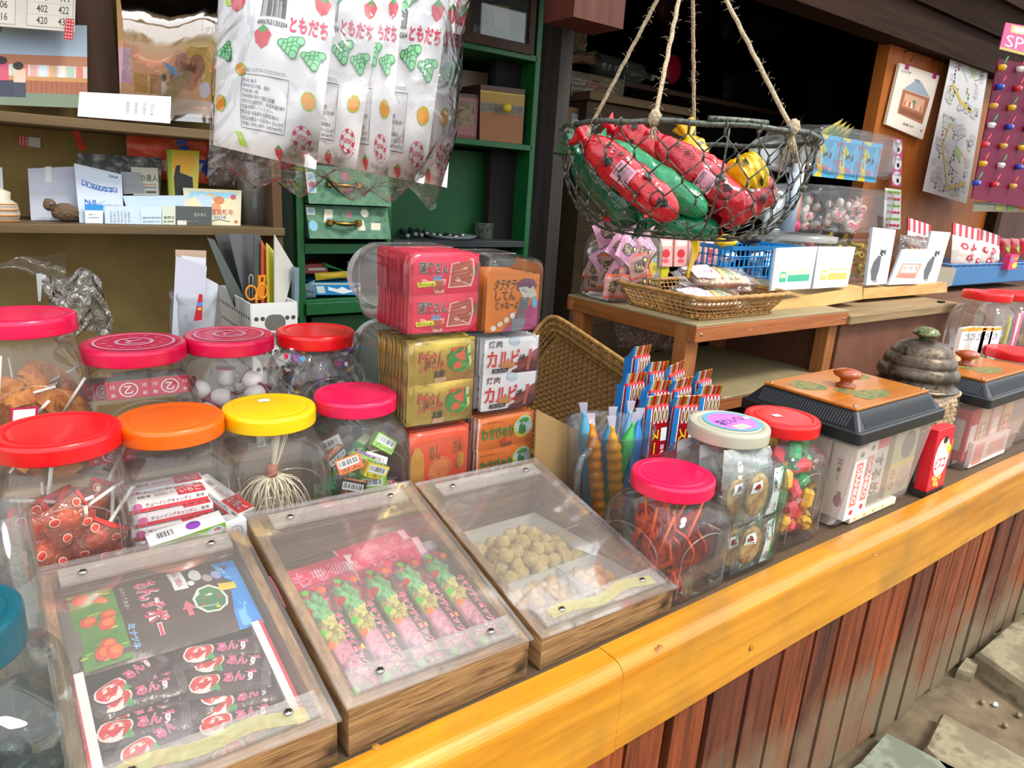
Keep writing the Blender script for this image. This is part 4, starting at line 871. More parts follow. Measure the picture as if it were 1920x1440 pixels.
def pk_white(F):
    F.poly([(.5, .95), (.62, .6), (1, .35), (1, 1), (.5, 1)], flat('#5a1418')); 
    for i in range(5): F.line([(.6, .9-.06*i), (.98, .62-.06*i)], .03, flat('#a8483a'))
    F.rect(.78, .35, .84, .92, flat('#b8584a'), .1)
    F.text('焼肉', .06, .05, .3, .24, BLACK, 0, .02); F.text('カルビ', .04, .3, .62, .76, flat('#e01c24'), 0, .07, out=flat('#f4d8c8'), ow=.12); F.disc(.4, .72, .14, .12, flat('#c88850')); F.text('太郎', .6, .46, .72, .62, BLACK, 0, .05); F.rect(.14, .8, .42, .92, BLACK); F.text('プレミアム', .16, .82, .4, .9, WHITE)
    F.disc(.52, .1, .1, .12, flat('#c8d8e0'))
def pk_orange(F):
    F.poly([(.3, 1), (.62, .62), (1, .48), (1, 1)], flat('#b83a7a', .4)); F.disc(.72, .2, .22, .14, flat('#7a4a6a'), 7); F.poly([(.55, .22), (.85, .2), (.95, .38), (.7, .46)], flat('#d8dcd0')); F.poly([(.6, .4), (.8, .4), (.72, .75), (.55, .8)], flat('#6a7078'))
    F.disc(.9, .5, .06, .1, flat('#5ab0dc')); F.poly([(.45, .75), (.75, .78), (.7, 1), (.5, 1)], flat('#88909a'))
    K = flat('#33291f', .5)
    F.text('タラタラ', .12, .07, .5, .26, K, 0, .02, shear=-.05); F.text('してん', .14, .27, .5, .44, K, 0, .02); F.text('じゃねーよ', .16, .45, .56, .6, K, 0, .02); F.text('激辛味', .38, .64, .54, .7, flat('#e02818'), 0, .03, out=WHITE)
    for i in range(4): F.disc(.14+.11*i, .92-.07*i, .05, .05, flat('#f4ece4'))
def pk_wasabi(F):
    for i in range(16): F.poly([(0, i/16), (.03, (i+.5)/16), (0, (i+1)/16)], WHITE)
    F.disc(.8, .42, .19, .36, flat('#e8d030')); F.disc(.8, .42, .165, .32, flat('#cfe4ea')); F.disc(.78, .5, .07, .2, flat('#3f8f35')); F.disc(.8, .24, .1, .1, flat('#5ab445'), 7)
    for i in range(3): F.ring(.78, .42+.07*i, .06, .02, .6, flat('#2a6a28'), 12)
    F.text('わさびのり', .06, .3, .62, .68, flat('#4f8f2e'), -0, .07, out=flat('#20301a'), ow=.13, shear=.03); F.text('太郎', .36, .68, .5, .82, flat('#e02030'), 0, .06); F.text('のりのりおいしい', .05, .14, .45, .2, flat('#6a2a10')); F.poly([(.4, .84), (.6, .8), (.62, .96), (.42, .98)], flat('#a85020'))
def pk_nosi(F):
    F.disc(.5, .58, .22, .2, flat('#e8703a')); F.disc(.5, .58, .18, .15, flat('#ee8a50'), 12); F.disc(.12, .5, .12, .3, flat('#d89a3a'), 10); F.text('のし', .32, .2, .5, .42, flat('#7a6a2a'), 0, .06); F.text('さん', .72, .18, .9, .38, flat('#7a6a2a'), 0, .06); F.disc(.86, .5, .07, .12, flat('#c88a30')); F.disc(.88, .78, .06, .06, flat('#f0a830')); F.text('太郎', .74, .42, .86, .58, flat('#b86a20'))
GOLD = flat('#cdb04c', .28, .75, var=.1, bump=.2, bs=40)
TB = [ # x-range px, y-range px, depth L, jar label, packet material, print, rows, label
 ((757, 905), (472, 632), 'clear tub on its side full of hot pink snack packets, top of the stack', flat('#e8144a', .3, bump=.15), pk_pink, 2, 'hot pink snack packet with grilled slices in the top left tub', 0),
 ((908, 1021), (484, 628), 'clear tub on its side with orange and purple packets, on the white ones', flat('#f08418', .3, bump=.1), pk_orange, 1, 'tall orange and purple snack packet in the top right tub', .2),
 ((757, 897), (636, 802), 'clear tub on its side full of gold foil packets', GOLD, pk_gold, 2, 'gold foil snack packet with red lettering in the middle left tub', 0),
 ((900, 1014), (632, 774), 'clear tub on its side with white and dark red packets', flat('#f2f0f0', .3, bump=.1), pk_white, 2, 'white snack packet with red lettering and dark meat in the middle right tub', 0),
 ((762, 886), (806, 940), 'clear tub of plain red-orange packets under the gold ones', flat('#f0552c', .35, bump=.1), pk_nosi, 1, 'red-orange snack packet in the lowest left tub', 0),
 ((889, 1006), (778, 905), 'clear tub of orange packets with green lettering under the white ones', flat('#f47a1c', .3, bump=.1), pk_wasabi, 2, 'orange snack packet with green lettering in the lowest right tub', 0)]
for (xa_, xb_), (ya_, yb_), lab, pm, pf, rows, plab, off in TB:
    y0 = .995; mx_ = (xa_+xb_)/2; my = (ya_+yb_)/2; x0, x1 = aY(xa_, my, y0).x+.001, aY(xb_, my, y0).x-.001; z1_, z0_ = aY(mx_, ya_, y0).z, aY(mx_, yb_, y0).z+.002
    z0_ = max(z0_, ZC+.004); tub(x0, x1, z0_, z1_, y0, .25, lab)
    w = (x1-x0)*.9; h = (z1_-z0_)*.94; top = z1_-(z1_-z0_)*(.03+off); hh = (top-z0_-(z1_-z0_)*.03)
    o = None; rn = random.Random(len(lab))
    for k in range(11):
        for r_ in range(rows):
            ph = hh/rows; q = ((x0+x1)/2+.004+rn.uniform(-.002, .002), y0+.011+.0115*k, z0_+(z1_-z0_)*.03+ph*(r_+.5)); rot = (rn.uniform(-.03, .03), rn.uniform(-.02, .02)+(.02 if r_ == 0 else 0), rn.uniform(-.03, .03))
            if o is None: o = sheet('snack_packet', plab, 'snack packet', w, ph*1.02, .009, pm, pf, plab.split(' in the')[0].split(' with')[0]+'s'); o.location = q; o.rotation_euler = rot
            else: dup(o, q, rot)
b = MB(); zb_ = aY(820, 940, .995).z+.001
# cardboard sheet beside the stack
CB = flat('#b48e5c', .85, var=.08)
b = MB(); q = [aY(1006, 768, .97), aY(1080, 805, .955), aY(1062, 905, .955), aY(1004, 905, .97)]; q[2].z = q[3].z = ZC+.002; slab(b, *q, .004, CB); b.build('cardboard_sheet', label='brown cardboard sheet standing beside the stacked tubs', cat='cardboard')
# ================================================================ beaker of jelly sticks
cc = aY(1145, 795, .88); rz_ = cc.z; R_ = (aY(1215, 800, .88).x-aY(1075, 787, .88).x)/2*.83
T = thing('clear_beaker', 'clear plastic beaker with a handle holding coloured jelly sticks', 'beaker', (cc.x, cc.y, ZC)); CUP = clear('#fafdff', .4, .06, .025, '#e8f0f6')
b = MB(); b.lathe([(0, ZC+.002), (R_*.78, ZC+.002), (R_*.82, ZC+.01), (R_*.98, rz_-.004), (R_*1.02, rz_), (R_*.97, rz_), (R_*.79, ZC+.012)], CUP, (cc.x, cc.y, 0), 48); b.build('body', T)
b = MB(); a = math.radians(200); dx, dy = math.cos(a), math.sin(a); P = [(R_*.94, rz_-.03), (R_*1.3, rz_-.035), (R_*1.42, rz_-.06), (R_*1.36, rz_-.12), (R_*1.1, rz_-.155), (R_*.88, rz_-.16)]
b.tube([(cc.x+r*dx, cc.y+r*dy, z) for r, z in P], .006, CUP, 10); b.build('handle', T)
def jelly(p0, p1, c, cn, tw, lab):
    v_ = Vector((p1.x-cc.x, p1.y-cc.y)); k_ = min(1, R_*.86/max(v_.length, 1e-6)); p1 = Vector((cc.x+v_.x*k_, cc.y+v_.y*k_, p1.z))
    T = thing('jelly_stick', lab, 'jelly stick', tuple(p0)); d = (p1-p0); L = d.length; N = 40; b = MB(); m = clear(c, .5, .1, .8, c) ; pts = [p0+d*(i/N) for i in range(N+1)]
    r = [.014*(1+.12*math.sin(i*1.6) if tw else 1)*(1 if i < N-8 else max(.3, (N-i)/9+.1)) for i in range(N+1)]; r[0] *= .5
    b.tube(pts, r, m, 12); b.build('jelly', T); b = MB(); e = p1+d.normalized()*.02; s_ = Vector((1, -.4, 0)).normalized(); t_ = d.normalized()
    b.hexa([p1-s_*.006, p1+s_*.006, p1+s_*.006+Vector((.001, .003, 0)), p1-s_*.006+Vector((.001, .003, 0)), e-s_*.009, e+s_*.009, e+s_*.009+Vector((.001, .003, 0)), e-s_*.009+Vector((.001, .003, 0))], clear('#e8e4f0', .5, .1, .5, '#d8dcec')); b.build('sealed_tip', T)
JB = lambda dx, dy, z: Vector((cc.x+dx, cc.y+dy, z))
for (tx_, ty_), (dx, dy), c, cn, tw in (((-.062, -.012), (-.03, -.03), '#f0921a', 'orange', 1), ((-.036, -.04), (-.002, -.05), '#f6a62a', 'brighter orange', 1), ((-.03, .045), (.0, .03), '#60b8dc', 'pale blue', 0), ((.002, .0), (-.005, .0), '#48a8d8', 'blue', 0), ((.018, -.042), (-.02, -.02), '#46c45c', 'green', 0), ((.044, -.03), (.02, -.04), '#3f92dc', 'deep blue', 0), ((.062, .01), (.045, -.01), '#8ac8e8', 'palest blue', 0)):
    jelly(JB(dx, dy, ZC+.02), JB(tx_, ty_, cc.z+.014), c, cn, tw, f'{cn} jelly stick standing in the clear beaker')
# ================================================================ chocolate bars in a red carton
b0 = aY(1215, 836, .86); b1 = aY(1262, 862, .84)
T = thing('red_carton', 'red display carton with a white sign holding striped chocolate bars', 'carton', (1.1, .93, ZC)); CRT = flat('#c8143c', .45)
cx0, cx1, cy0, cy1, ct = .985, 1.26, .845, 1.02, .755
b = MB(); F = slab(b, (cx0, cy0, ct), (cx1, cy0, ct), (cx1, cy0, ZC+.001), (cx0, cy0, ZC+.001), .002, CRT); F.rect(.06, .12, .24, .34, WHITE); F.text('20円', .08, .16, .22, .3, BLACK, 0, .03); b.build('front_panel', T)
b = MB(); b.box(((cx0+cx1)/2, cy1, (ct+ZC)/2), (cx1-cx0, .002, ct-ZC-.004), CRT)
for x in (cx0, cx1): b.box((x, (cy0+cy1)/2, (ct+ZC)/2), (.002, cy1-cy0, ct-ZC-.004), CRT)
b.box(((cx0+cx1)/2, (cy0+cy1)/2, ZC+.003), (cx1-cx0, cy1-cy0, .003), CRT); b.build('carton_walls', T)
def bar():
    T = thing('chocolate_bar', 'red, blue and gold wrapped chocolate bar standing in the red carton', 'chocolate bar', (0, 0, 0), 'chocolate bars in the red carton'); w, h, t = .066, .20, .026; b = MB()
    MR = flat('#b01424', .25, .2, bump=.2); MBl = flat('#2a86d4', .25, .2); MY = flat('#e8d428', .35); MG = flat('#e8c040', .2, .8)
    b.box((0, 0, h/2), (w, t, h), MR, bev=.004)
    F = quadface(b, (-w/2, -t/2-.0003, h), (w/2, -t/2-.0003, h), (w/2, -t/2-.0003, 0), (-w/2, -t/2-.0003, 0)); F.rect(0, .02, .2, 1, MBl); F.rect(.2, .02, .24, 1, WHITE)
    for i in range(4): F.disc(.36+.16*i, .1, .07, .09, WHITE); F.disc(.36+.16*i, .1, .045, .075, MG); F.text('O', .33+.16*i, .03, .39+.16*i, .06, WHITE)
    F.text('スーパー', .3, .24, .62, .8, MY, 90, .06, out=flat('#2a2a10'), ow=.12); F.text('SUPER', .72, .42, .86, .8, WHITE, 90, .04); F.rect(.68, .24, .92, .38, WHITE)
    F = quadface(b, (-w/2-.0003, t/2, h), (-w/2-.0003, -t/2, h), (-w/2-.0003, -t/2, 0), (-w/2-.0003, t/2, 0)); F.rect(0, .02, .8, 1, MBl); F.rect(.75, .02, .85, 1, WHITE); b.build('wrapper', T)
    b = MB(); cs_ = [flat('#3a9ade', .2, .5), flat('#e8e8e0', .2, .6), MG, MR, MG, flat('#e8e8e0', .2, .6), MR, MG, MR, MG]
    for k in range(10):
        x0 = -w/2+w*k/10; b.hexa([(x0, -.006, h-.004), (x0+w/10, -.006, h-.004), (x0+w/10, .008, h-.004), (x0, .008, h-.004), (x0, -.010, h+.02), (x0+w/10, -.010, h+.02), (x0+w/10, -.008, h+.021), (x0, -.008, h+.021)], cs_[k])
    b.build('crimped_top', T); return T
ba = bar(); rn = random.Random(3); i = 0
for (dx, dy, dz) in ((.04, .03, .02), (.115, .026, .012), (.195, .03, .02), (.07, .07, .035), (.15, .07, .035), (.23, .07, .04), (.045, .112, .045), (.12, .112, .06), (.2, .112, .055), (.1, .15, .09)):
    q = (cx0+dx, cy0+dy, ZC+dz+.018); rot = (rn.uniform(-.06, .02), rn.uniform(-.1, .1), rn.uniform(-.25, .25))
    if i == 0: ba.location = q; ba.rotation_euler = rot
    else: dup(ba, q, rot)
    i += 1
# ================================================================ tanks with black lids and wooden tops
KNB = flat('#a34a1c', .3, coat=.6); BLK = flat('#171b20', .38); TANK = clear('#fdfbfa', .5, .06, .24, '#f2e0dc'); 
def tank(x0, x1, y0, y1, zt, lab, tilt=0):
    T = thing('storage_tank', lab, 'storage tank', ((x0+x1)/2, (y0+y1)/2, ZC)); b = MB(); R = []
    for z, ins in ((ZC+.001, .03), (ZC+.004, .026), (ZC+.016, .022), (zt, .004)):
        R.append([Vector((sx*((x1-x0)/2-ins)+(x0+x1)/2, sy*((y1-y0)/2-ins)+(y0+y1)/2, z)) for sx, sy in ((-1, -1), (1, -1), (1, 1), (-1, 1))])
    rr = []
    for r in R:
        o = []
        for i in range(4):
            p = r[i]; a = (r[i-1]-p).normalized(); c = (r[(i+1) % 4]-p).normalized(); o += [p+a*.012, p+a*.0035+c*.0035, p+c*.012]
        rr.append(o)
    b.loft(rr, TANK, True, False, smooth=False); b.build('body', T)
    b = MB(); xm_, ym_ = (x0+x1)/2, (y0+y1)/2; W_, D_ = (x1-x0)/2+.006, (y1-y0)/2+.006; pr_f = [(0, zt-.006, 0), (0, zt+.016, 0), (.004, zt+.019, 0), (.007, zt+.019, 0), (.03, zt+.05, 0), (.034, zt+.051, 0)]; rings = []
    for ins, z, _ in pr_f:
        o = []
        for sx, sy in ((-1, -1), (1, -1), (1, 1), (-1, 1)):
            px_, py_ = xm_+sx*(W_-ins), ym_+sy*(D_-ins); c = .008
            q = [Vector((px_-sx*c, py_, z)), Vector((px_-sx*c*.3, py_-sy*c*.3, z)), Vector((px_, py_-sy*c, z))]
            o += q if sx*sy < 0 else q[::-1]
        rings.append(o)
    b.loft(rings, BLK, True, True, smooth=False)
    GRV = flat('#3a3e42', .5)
    for k in range(int((x1-x0)/.0045)):
        x = x0+.03+k*.0045
        if x < x1-.03: b.hexa([(x, y0+.0015, zt+.022), (x+.0018, y0+.0015, zt+.022), (x+.0018, y0+.004, zt+.022), (x, y0+.004, zt+.022), (x, y0+.0215, zt+.047), (x+.0018, y0+.0215, zt+.047), (x+.0018, y0+.025, zt+.047), (x, y0+.025, zt+.047)], GRV)
    for k in range(int((y1-y0)/.006)):
        y = y0+.03+k*.006
        if y < y1-.03: b.hexa([(x0+.0015, y, zt+.022), (x0+.0015, y+.0026, zt+.022), (x0+.004, y+.0026, zt+.022), (x0+.004, y, zt+.022), (x0+.0215, y, zt+.047), (x0+.0215, y+.0026, zt+.047), (x0+.025, y+.0026, zt+.047), (x0+.025, y, zt+.047)], GRV)
    Lp = b.build('black_lid', T); b = MB(); zz = zt+.051
    b.box((xm_, ym_, zz+.003), ((x1-x0)-.052, (y1-y0)-.052, .006), wood('#a85a14', '#d0812a', (3, 30, 30), .3, .05, coat=.6), bev=.001)
    ss = blotch('#5f7048', '#9a8a48', 60, .5, .4, '#3f5640'); F = Face(b, lambda u, v: (Vector((x0+.03+(x1-x0-.06)*u, y1-.03-(y1-y0-.06)*v, zz+.006)), Vector((0, 0, 1))), .0003); rn = random.Random(5)
    for u, v, a, c in ((.2, .28, .13, .2), (.45, .8, .22, .14), (.85, .35, .15, .1), (.35, .62, .1, .12)): F.poly([(u+a*rn.uniform(.7, 1.15)*math.cos(t), v+c*rn.uniform(.7, 1.15)*math.sin(t)) for t in [2*PI*i/11 for i in range(11)]], ss)
    Wp = b.build('wooden_top', Lp)
    b = MB(); b.lathe([(.0, 0), (.02, .0), (.021, .004), (.013, .008), (.0125, .013), (.016, .019), (.027, .024), (.030, .030), (.026, .036), (.012, .040), (0, .041)], KNB, (xm_-.01, ym_, zz+.006), 32); b.build('knob', Lp)
    for sx, sy in ((-1, -1), (1, -1), (1, 1), (-1, 1)): b = MB(); b.ball((xm_+sx*(W_-.042), ym_+sy*(D_-.042), zz+.007), (.004, .004, .002), SCW, 8, 5); b.build('screw', Lp)
    return T
tank(1.30, 1.665, .600, .862, .815, 'clear storage tank with black lid and orange wooden top beside the tall red-lidded jar')
tank(1.93, 2.30, .600, .862, .800, 'clear storage tank with black lid and brown wooden top beyond the domed glass jar')
def carton(name, lab, c, sz, cf, prt=None, side=None, grp=None, rot=(0, 0, 0)):
    b = MB(); w, d, h = sz; b.box((0, 0, h/2), sz, flat(cf, .5), bev=.001)
    F = quadface(b, (-w/2, -d/2-.0002, h), (w/2, -d/2-.0002, h), (w/2, -d/2-.0002, 0), (-w/2, -d/2-.0002, 0))
    if prt: prt(F)
    G = quadface(b, (-w/2-.0002, d/2, h), (-w/2-.0002, -d/2, h), (-w/2-.0002, -d/2, 0), (-w/2-.0002, d/2, 0))
    if side: side(G)
    o = b.build(name, label=lab, cat='snack box', group=grp, origin=(0, 0, 0)); o.location = c; o.rotation_euler = rot; return o
def p_tor(F): F.rect(.2, .2, .8, .82, flat('#e8a8a0')); F.rect(.28, .22, .72, .8, flat('#d86a5a')); F.text('ORANKO', .32, .24, .68, .78, WHITE, 90, .05); F.disc(.5, .1, .2, .04, flat('#4a8a4a'), 7); F.disc(.5, .9, .16, .04, flat('#c83a3a'), 7)
def s_tor(F): F.text('日本一', .3, .2, .5, .5, BLACK, 90, .03); F.disc(.6, .75, .18, .09, flat('#7a1f30')); F.disc(.6, .65, .1, .03, flat('#3a7a3a'), 7)
for i, (x, y) in enumerate(((1.352, .634), (1.352, .69), (1.352, .746))): carton('snack_pack', 'white pack with vertical red lettering at the left end of the first tank', (x, y, ZC+.022), (.045, .05, .16), '#efe8e2', p_tor, s_tor, 'white packs at the end of the first tank')
carton('snack_pack', 'second white pack with red lettering just right of the end pack', (1.402, .636, ZC+.022), (.042, .045, .165), '#efe9e4', p_tor)
carton('snack_pack', 'grey and red pack with dark lettering near the middle of the first tank', (1.466, .645, ZC+.022), (.07, .04, .17), '#d8d8cc', lambda F: (F.rect(0, 0, 1, .22, flat('#d8483a')), F.text('するめ', .2, .3, .8, .85, flat('#4a5a3a'), 90, .04), F.rect(.0, .86, 1, 1, flat('#8a9a7a'))))
carton('snack_pack', 'dull green pack with a dark circle at the right end of the first tank', (1.583, .65, ZC+.022), (.11, .05, .165), '#b9bd8e', lambda F: (F.disc(.6, .28, .28, .2, flat('#5a6a58')), F.rect(0, .5, 1, .56, flat('#e0d060')), F.disc(.65, .76, .24, .18, flat('#a8a088')), F.text('のり', .08, .6, .3, .9, flat('#c8503a'), 90, .04)))
carton('snack_pack', 'cream pack with yellow and red specks lying low in the first tank', (1.47, .63, ZC+.004), (.2, .03, .016), '#e8e2c8', lambda F: [F.disc(.1+.2*i, .5, .02, .2, flat('#e8c030')) for i in range(4)])
for i, (x, c, c2, lab) in enumerate(((1.985, '#d8404a', '#f2e8e0', 'red and white pack at the left end of the second tank'), (2.05, '#d9b884', '#c08a5a', 'tan pack in the second tank next to the red one'), (2.13, '#e8a8a0', '#f2d8c8', 'pink pack in the middle of the second tank'), (2.21, '#e0c060', '#d85a50', 'yellow pack at the right end of the second tank'))):
    carton('snack_pack', lab, (x, .66, ZC+.022), (.06, .05, .14), c, lambda F, c2=c2: (F.rect(.15, .3, .85, .8, flat(c2)), F.text('おやつ', .3, .36, .7, .74, WHITE, 90, .04)), lambda F, c2=c2: F.rect(.2, .2, .8, .8, flat(c2)))
carton('snack_pack', 'long white pack lying along the bottom front of the second tank', (2.1, .628, ZC+.004), (.24, .012, .07), '#f0e0dc', lambda F: (F.rect(.05, .1, .3, .9, flat('#e08a80')), F.rect(.45, .2, .9, .8, flat('#e8b0a0'))))
# ================================================================ old glass jar with domed metal lid
cx, cy = 1.79, .72; T = thing('domed_glass_jar', 'old square glass jar with a dented domed metal lid, full of pale beans', 'jar', (cx, cy, ZC)); hw_ = .088; b = MB(); rings = []
for z, k, e in ((ZC+.002, .9, 6), (ZC+.01, .97, 7), (ZC+.03, 1, 8), (.80, 1, 8), (.82, .97, 6), (.835, .9, 3.5), (.842, .82, 2)): rings.append(sq_ring((cx, cy), hw_*k, hw_*k, z, e))
b.loft(rings, GLASS, True, False); b.build('glass_body', T)
PEW = blotch('#4a3f34', '#6d6052', 30, .5, .4, '#3a3128', .08, metal=.6); b = MB()
D0 = .838; [b.lathe([(r_, D0+z_) for r_, z_ in seg], PEW, (cx, cy, 0), 56) for seg in ([(.07, -.004), (.094, 0), (.096, .003), (.095, .006), (.086, .010)], [(.086, .010), (.083, .014), (.083, .026)], [(.083, .026), (.089, .028), (.091, .034), (.090, .046), (.086, .051)], [(.086, .051), (.081, .053), (.080, .058)], [(.080, .058), (.081, .064), (.078, .073), (.072, .080)], [(.072, .080), (.0685, .083), (.068, .088)], [(.068, .088), (.064, .096), (.052, .106), (.034, .114), (.018, .118), (0, .119)])]; L_ = b.build('domed_lid', T)
b = MB(); b.lathe([(.012, 0), (.014, .006), (.02, .010), (.029, .013), (.03, .017), (.024, .026), (.014, .031), (0, .032)], blotch('#5a5f3e', '#8a8f62', 60, .5, .4, '#3a3f2a', .3, metal=.4), (cx, cy, D0+.116), 28); b.build('knob', L_)
rn = random.Random(9); b = MB(); b.ball((0, 0, 0), (.0095, .0075, .0068), blotch('#d8a878', '#ecc9a0', 40, .5, .5, '#c89060', .1), 10, 7); o = b.build('bean', label='round pale bean in the upper part of the domed glass jar', cat='bean', group='beans in the domed glass jar', origin=(0, 0, 0)); n_ = 0
for k in range(9):
    for i in range(12):
        for face in (0, 1):
            z = ZC+.115+k*.0125+rn.uniform(-.002, .002); t = -.072+i*.0132+rn.uniform(-.003, .003)+(.006 if k % 2 else 0)
            if abs(t) > .076: continue
            q = (cx+t, cy-.073+rn.uniform(-.002, .004), z) if face == 0 else (cx-.073+rn.uniform(-.002, .004), cy+t, z); rot = (rn.uniform(-3, 3), rn.uniform(-3, 3), 0)
            if n_ == 0: o.location = q; o.rotation_euler = rot
            else: dup(o, q, rot)
            n_ += 1
b = MB(); pillow(b, (cx-.07, cy-.03, ZC+.22), (cx+.07, cy-.03, ZC+.22), (cx+.072, cy-.03, ZC+.1), (cx-.072, cy-.03, ZC+.1), .06, flat('#c99a6c', .7, bump=.6, bs=120), 10, 10, 4); b.build('bean_fill', label='packed pale beans behind the front layer in the domed glass jar', cat='beans', kind='stuff')
b = MB(); F = slab(b, (cx-.02, cy-.0905, ZC+.105), (cx+.07, cy-.0905, ZC+.105), (cx+.07, cy-.0905, ZC+.052), (cx-.02, cy-.0905, ZC+.052), .001, flat('#ee7a1a', .4)); F.text('たこ', .4, .06, .7, .2, BLACK, 0, .03); F.text('TAKO-P', .14, .28, .9, .52, flat('#f6e6b0'), 0, .04); F.text('PORI', .2, .6, .8, .92, flat('#33200c'), 0, .05); b.build('jar_label', T)
b = MB(); pillow(b, (cx-.06, cy-.07, ZC+.1), (cx+.06, cy-.07, ZC+.1), (cx+.06, cy-.07, ZC+.006), (cx-.06, cy-.07, ZC+.006), .02, clear('#f8f0e8', .8, .1, .35, '#efd8c0', .6, 50), 10, 8, 6, .002); b.build('clear_snack_bag', label='clear snack bag at the foot of the domed glass jar', cat='bag')
# red biscuit box leaning in front
RB = flat('#d8142a', .35); b = MB(); q = [Vector(v) for v in ((0, 0, 0), (.098, 0, 0), (.098, .03, 0), (0, .03, 0))]
w, h, d = .088, .150, .028; b.box((w/2, d/2, h/2), (w, d, h), RB, bev=.001)
F = quadface(b, (0, -.0003, h), (w, -.0003, h), (w, -.0003, 0), (0, -.0003, 0)); F.poly([(.5+.42*math.cos(t), .47+.33*math.sin(t)) for t in [2*PI*i/24 for i in range(24)]], WHITE); F.disc(.55, .25, .14, .1, flat('#f0c8a8')); F.disc(.55, .19, .14, .06, flat('#2a1a14')); F.poly([(.36, .42), (.74, .42), (.68, .32), (.44, .32)], flat('#f4f4f4')); F.disc(.84, .36, .13, .07, flat('#f0e020')); F.text('にっこり', .76, .33, .92, .36, BLACK); F.text('ビスコ', .18, .46, .76, .66, flat('#d8142a'), 0, .08); F.text('おいしくてつよくなる', .25, .68, .7, .71, flat('#d8142a'))
for u, v in ((.25, .8), (.42, .84), (.58, .8), (.36, .9), (.52, .92)): F.rect(u-.1, v-.035, u+.1, v+.035, flat('#f0b050'), .3)
o = b.build('biscuit_box', label='red biscuit box with a white oval leaning between the tank and domed jar', cat='biscuit box', origin=(0, 0, 0)); o.location = (1.668, .5935, ZC+.018); o.rotation_euler = (-.03, 0, 0)
b = MB(); b.box((1.712, .612, ZC+.01), (.085, .04, .016), flat('#3a3330')); b.build('packing_block', label='dark block under the red biscuit box', cat='block')
# ================================================================ hanging clear bag of cotton candy packets
FP = flat('#f6f3f6', .4, bump=.08, bs=14, spec=.3)
GRP = flat('#86e09a', .4); GRPd = flat('#1c8a44', .4); STRW = flat('#e22840', .4); LEAF = flat('#38a838', .4); ORG_ = flat('#f59a18', .4); BAN = flat('#a8d020', .4); ROZ = flat('#e0285a', .4)
def f_grape(F, u, v, s, r=0):
    for i, (a, b_) in enumerate([(0, 0), (.5, .1), (1, 0), (1.5, .15), (.25, .5), (.8, .55), (1.3, .6), (.5, 1), (1.05, 1.05), (.75, 1.5), (1.9, .3)]):
        a -= .8; b_ -= .7; x, y = a*math.cos(r)-b_*math.sin(r), a*math.sin(r)+b_*math.cos(r); F.disc(u+x*s*.46, v+y*s*.29, s*.22, s*.145, GRPd, 12); F.disc(u+x*s*.46, v+y*s*.29, s*.165, s*.108, GRP, 12)
def f_straw(F, u, v, s):
    F.poly([(u-s*.5, v-s*.15), (u-s*.2, v-s*.3), (u+s*.25, v-s*.3), (u+s*.5, v-s*.1), (u+s*.35, v+s*.25), (u, v+s*.42), (u-s*.38, v+s*.2)], STRW); F.poly([(u-s*.3, v-s*.25), (u, v-s*.42), (u+s*.3, v-s*.28), (u+s*.1, v-s*.12), (u-s*.1, v-s*.16)], LEAF)
def f_orange(F, u, v, s): F.disc(u, v, s*.5, s*.35, BAN, 16); F.disc(u, v, s*.44, s*.3, ORG_, 16); F.disc(u+s*.08, v-s*.18, s*.1, s*.06, BAN, 8)
def f_banana(F, u, v, s):
    for k in range(3): F.poly([(u-s*.3+k*s*.15, v-s*.3), (u-s*.15+k*s*.15, v-s*.3), (u+s*.1+k*s*.18, v+s*.25), (u-s*.05+k*s*.15, v+s*.22)], flat('#b8d830') if k % 2 else BAN)
def buoy(F, u, v, s):
    F.disc(u, v, s*.5, s*.36, WHITE, 24)
    for k in range(6):
        a = 2*PI*k/6; P = [(u+s*.5*q*math.cos(t), v+s*.36*q*math.sin(t)) for q, ts in ((1, (a, a+.25, a+.5)), (.68, (a+.5, a+.25, a))) for t in ts]; F.poly(P, ROZ)
    F.ring(u, v, s*.5, s*.36, .96, ROZ); F.ring(u, v, s*.34, s*.245, .94, ROZ); F.text('SATOH', u-s*.26, v-s*.07, u+s*.26, v+s*.08, ROZ, 0, .05)
    for i, ch_ in enumerate('YOKOHAMA'): t = PI*(.86-.72*i/7); F.text(ch_, u+s*.62*math.cos(t)-s*.05, v+s*.46*math.sin(t)-s*.04, u+s*.62*math.cos(t)+s*.05, v+s*.46*math.sin(t)+s*.04, ROZ)
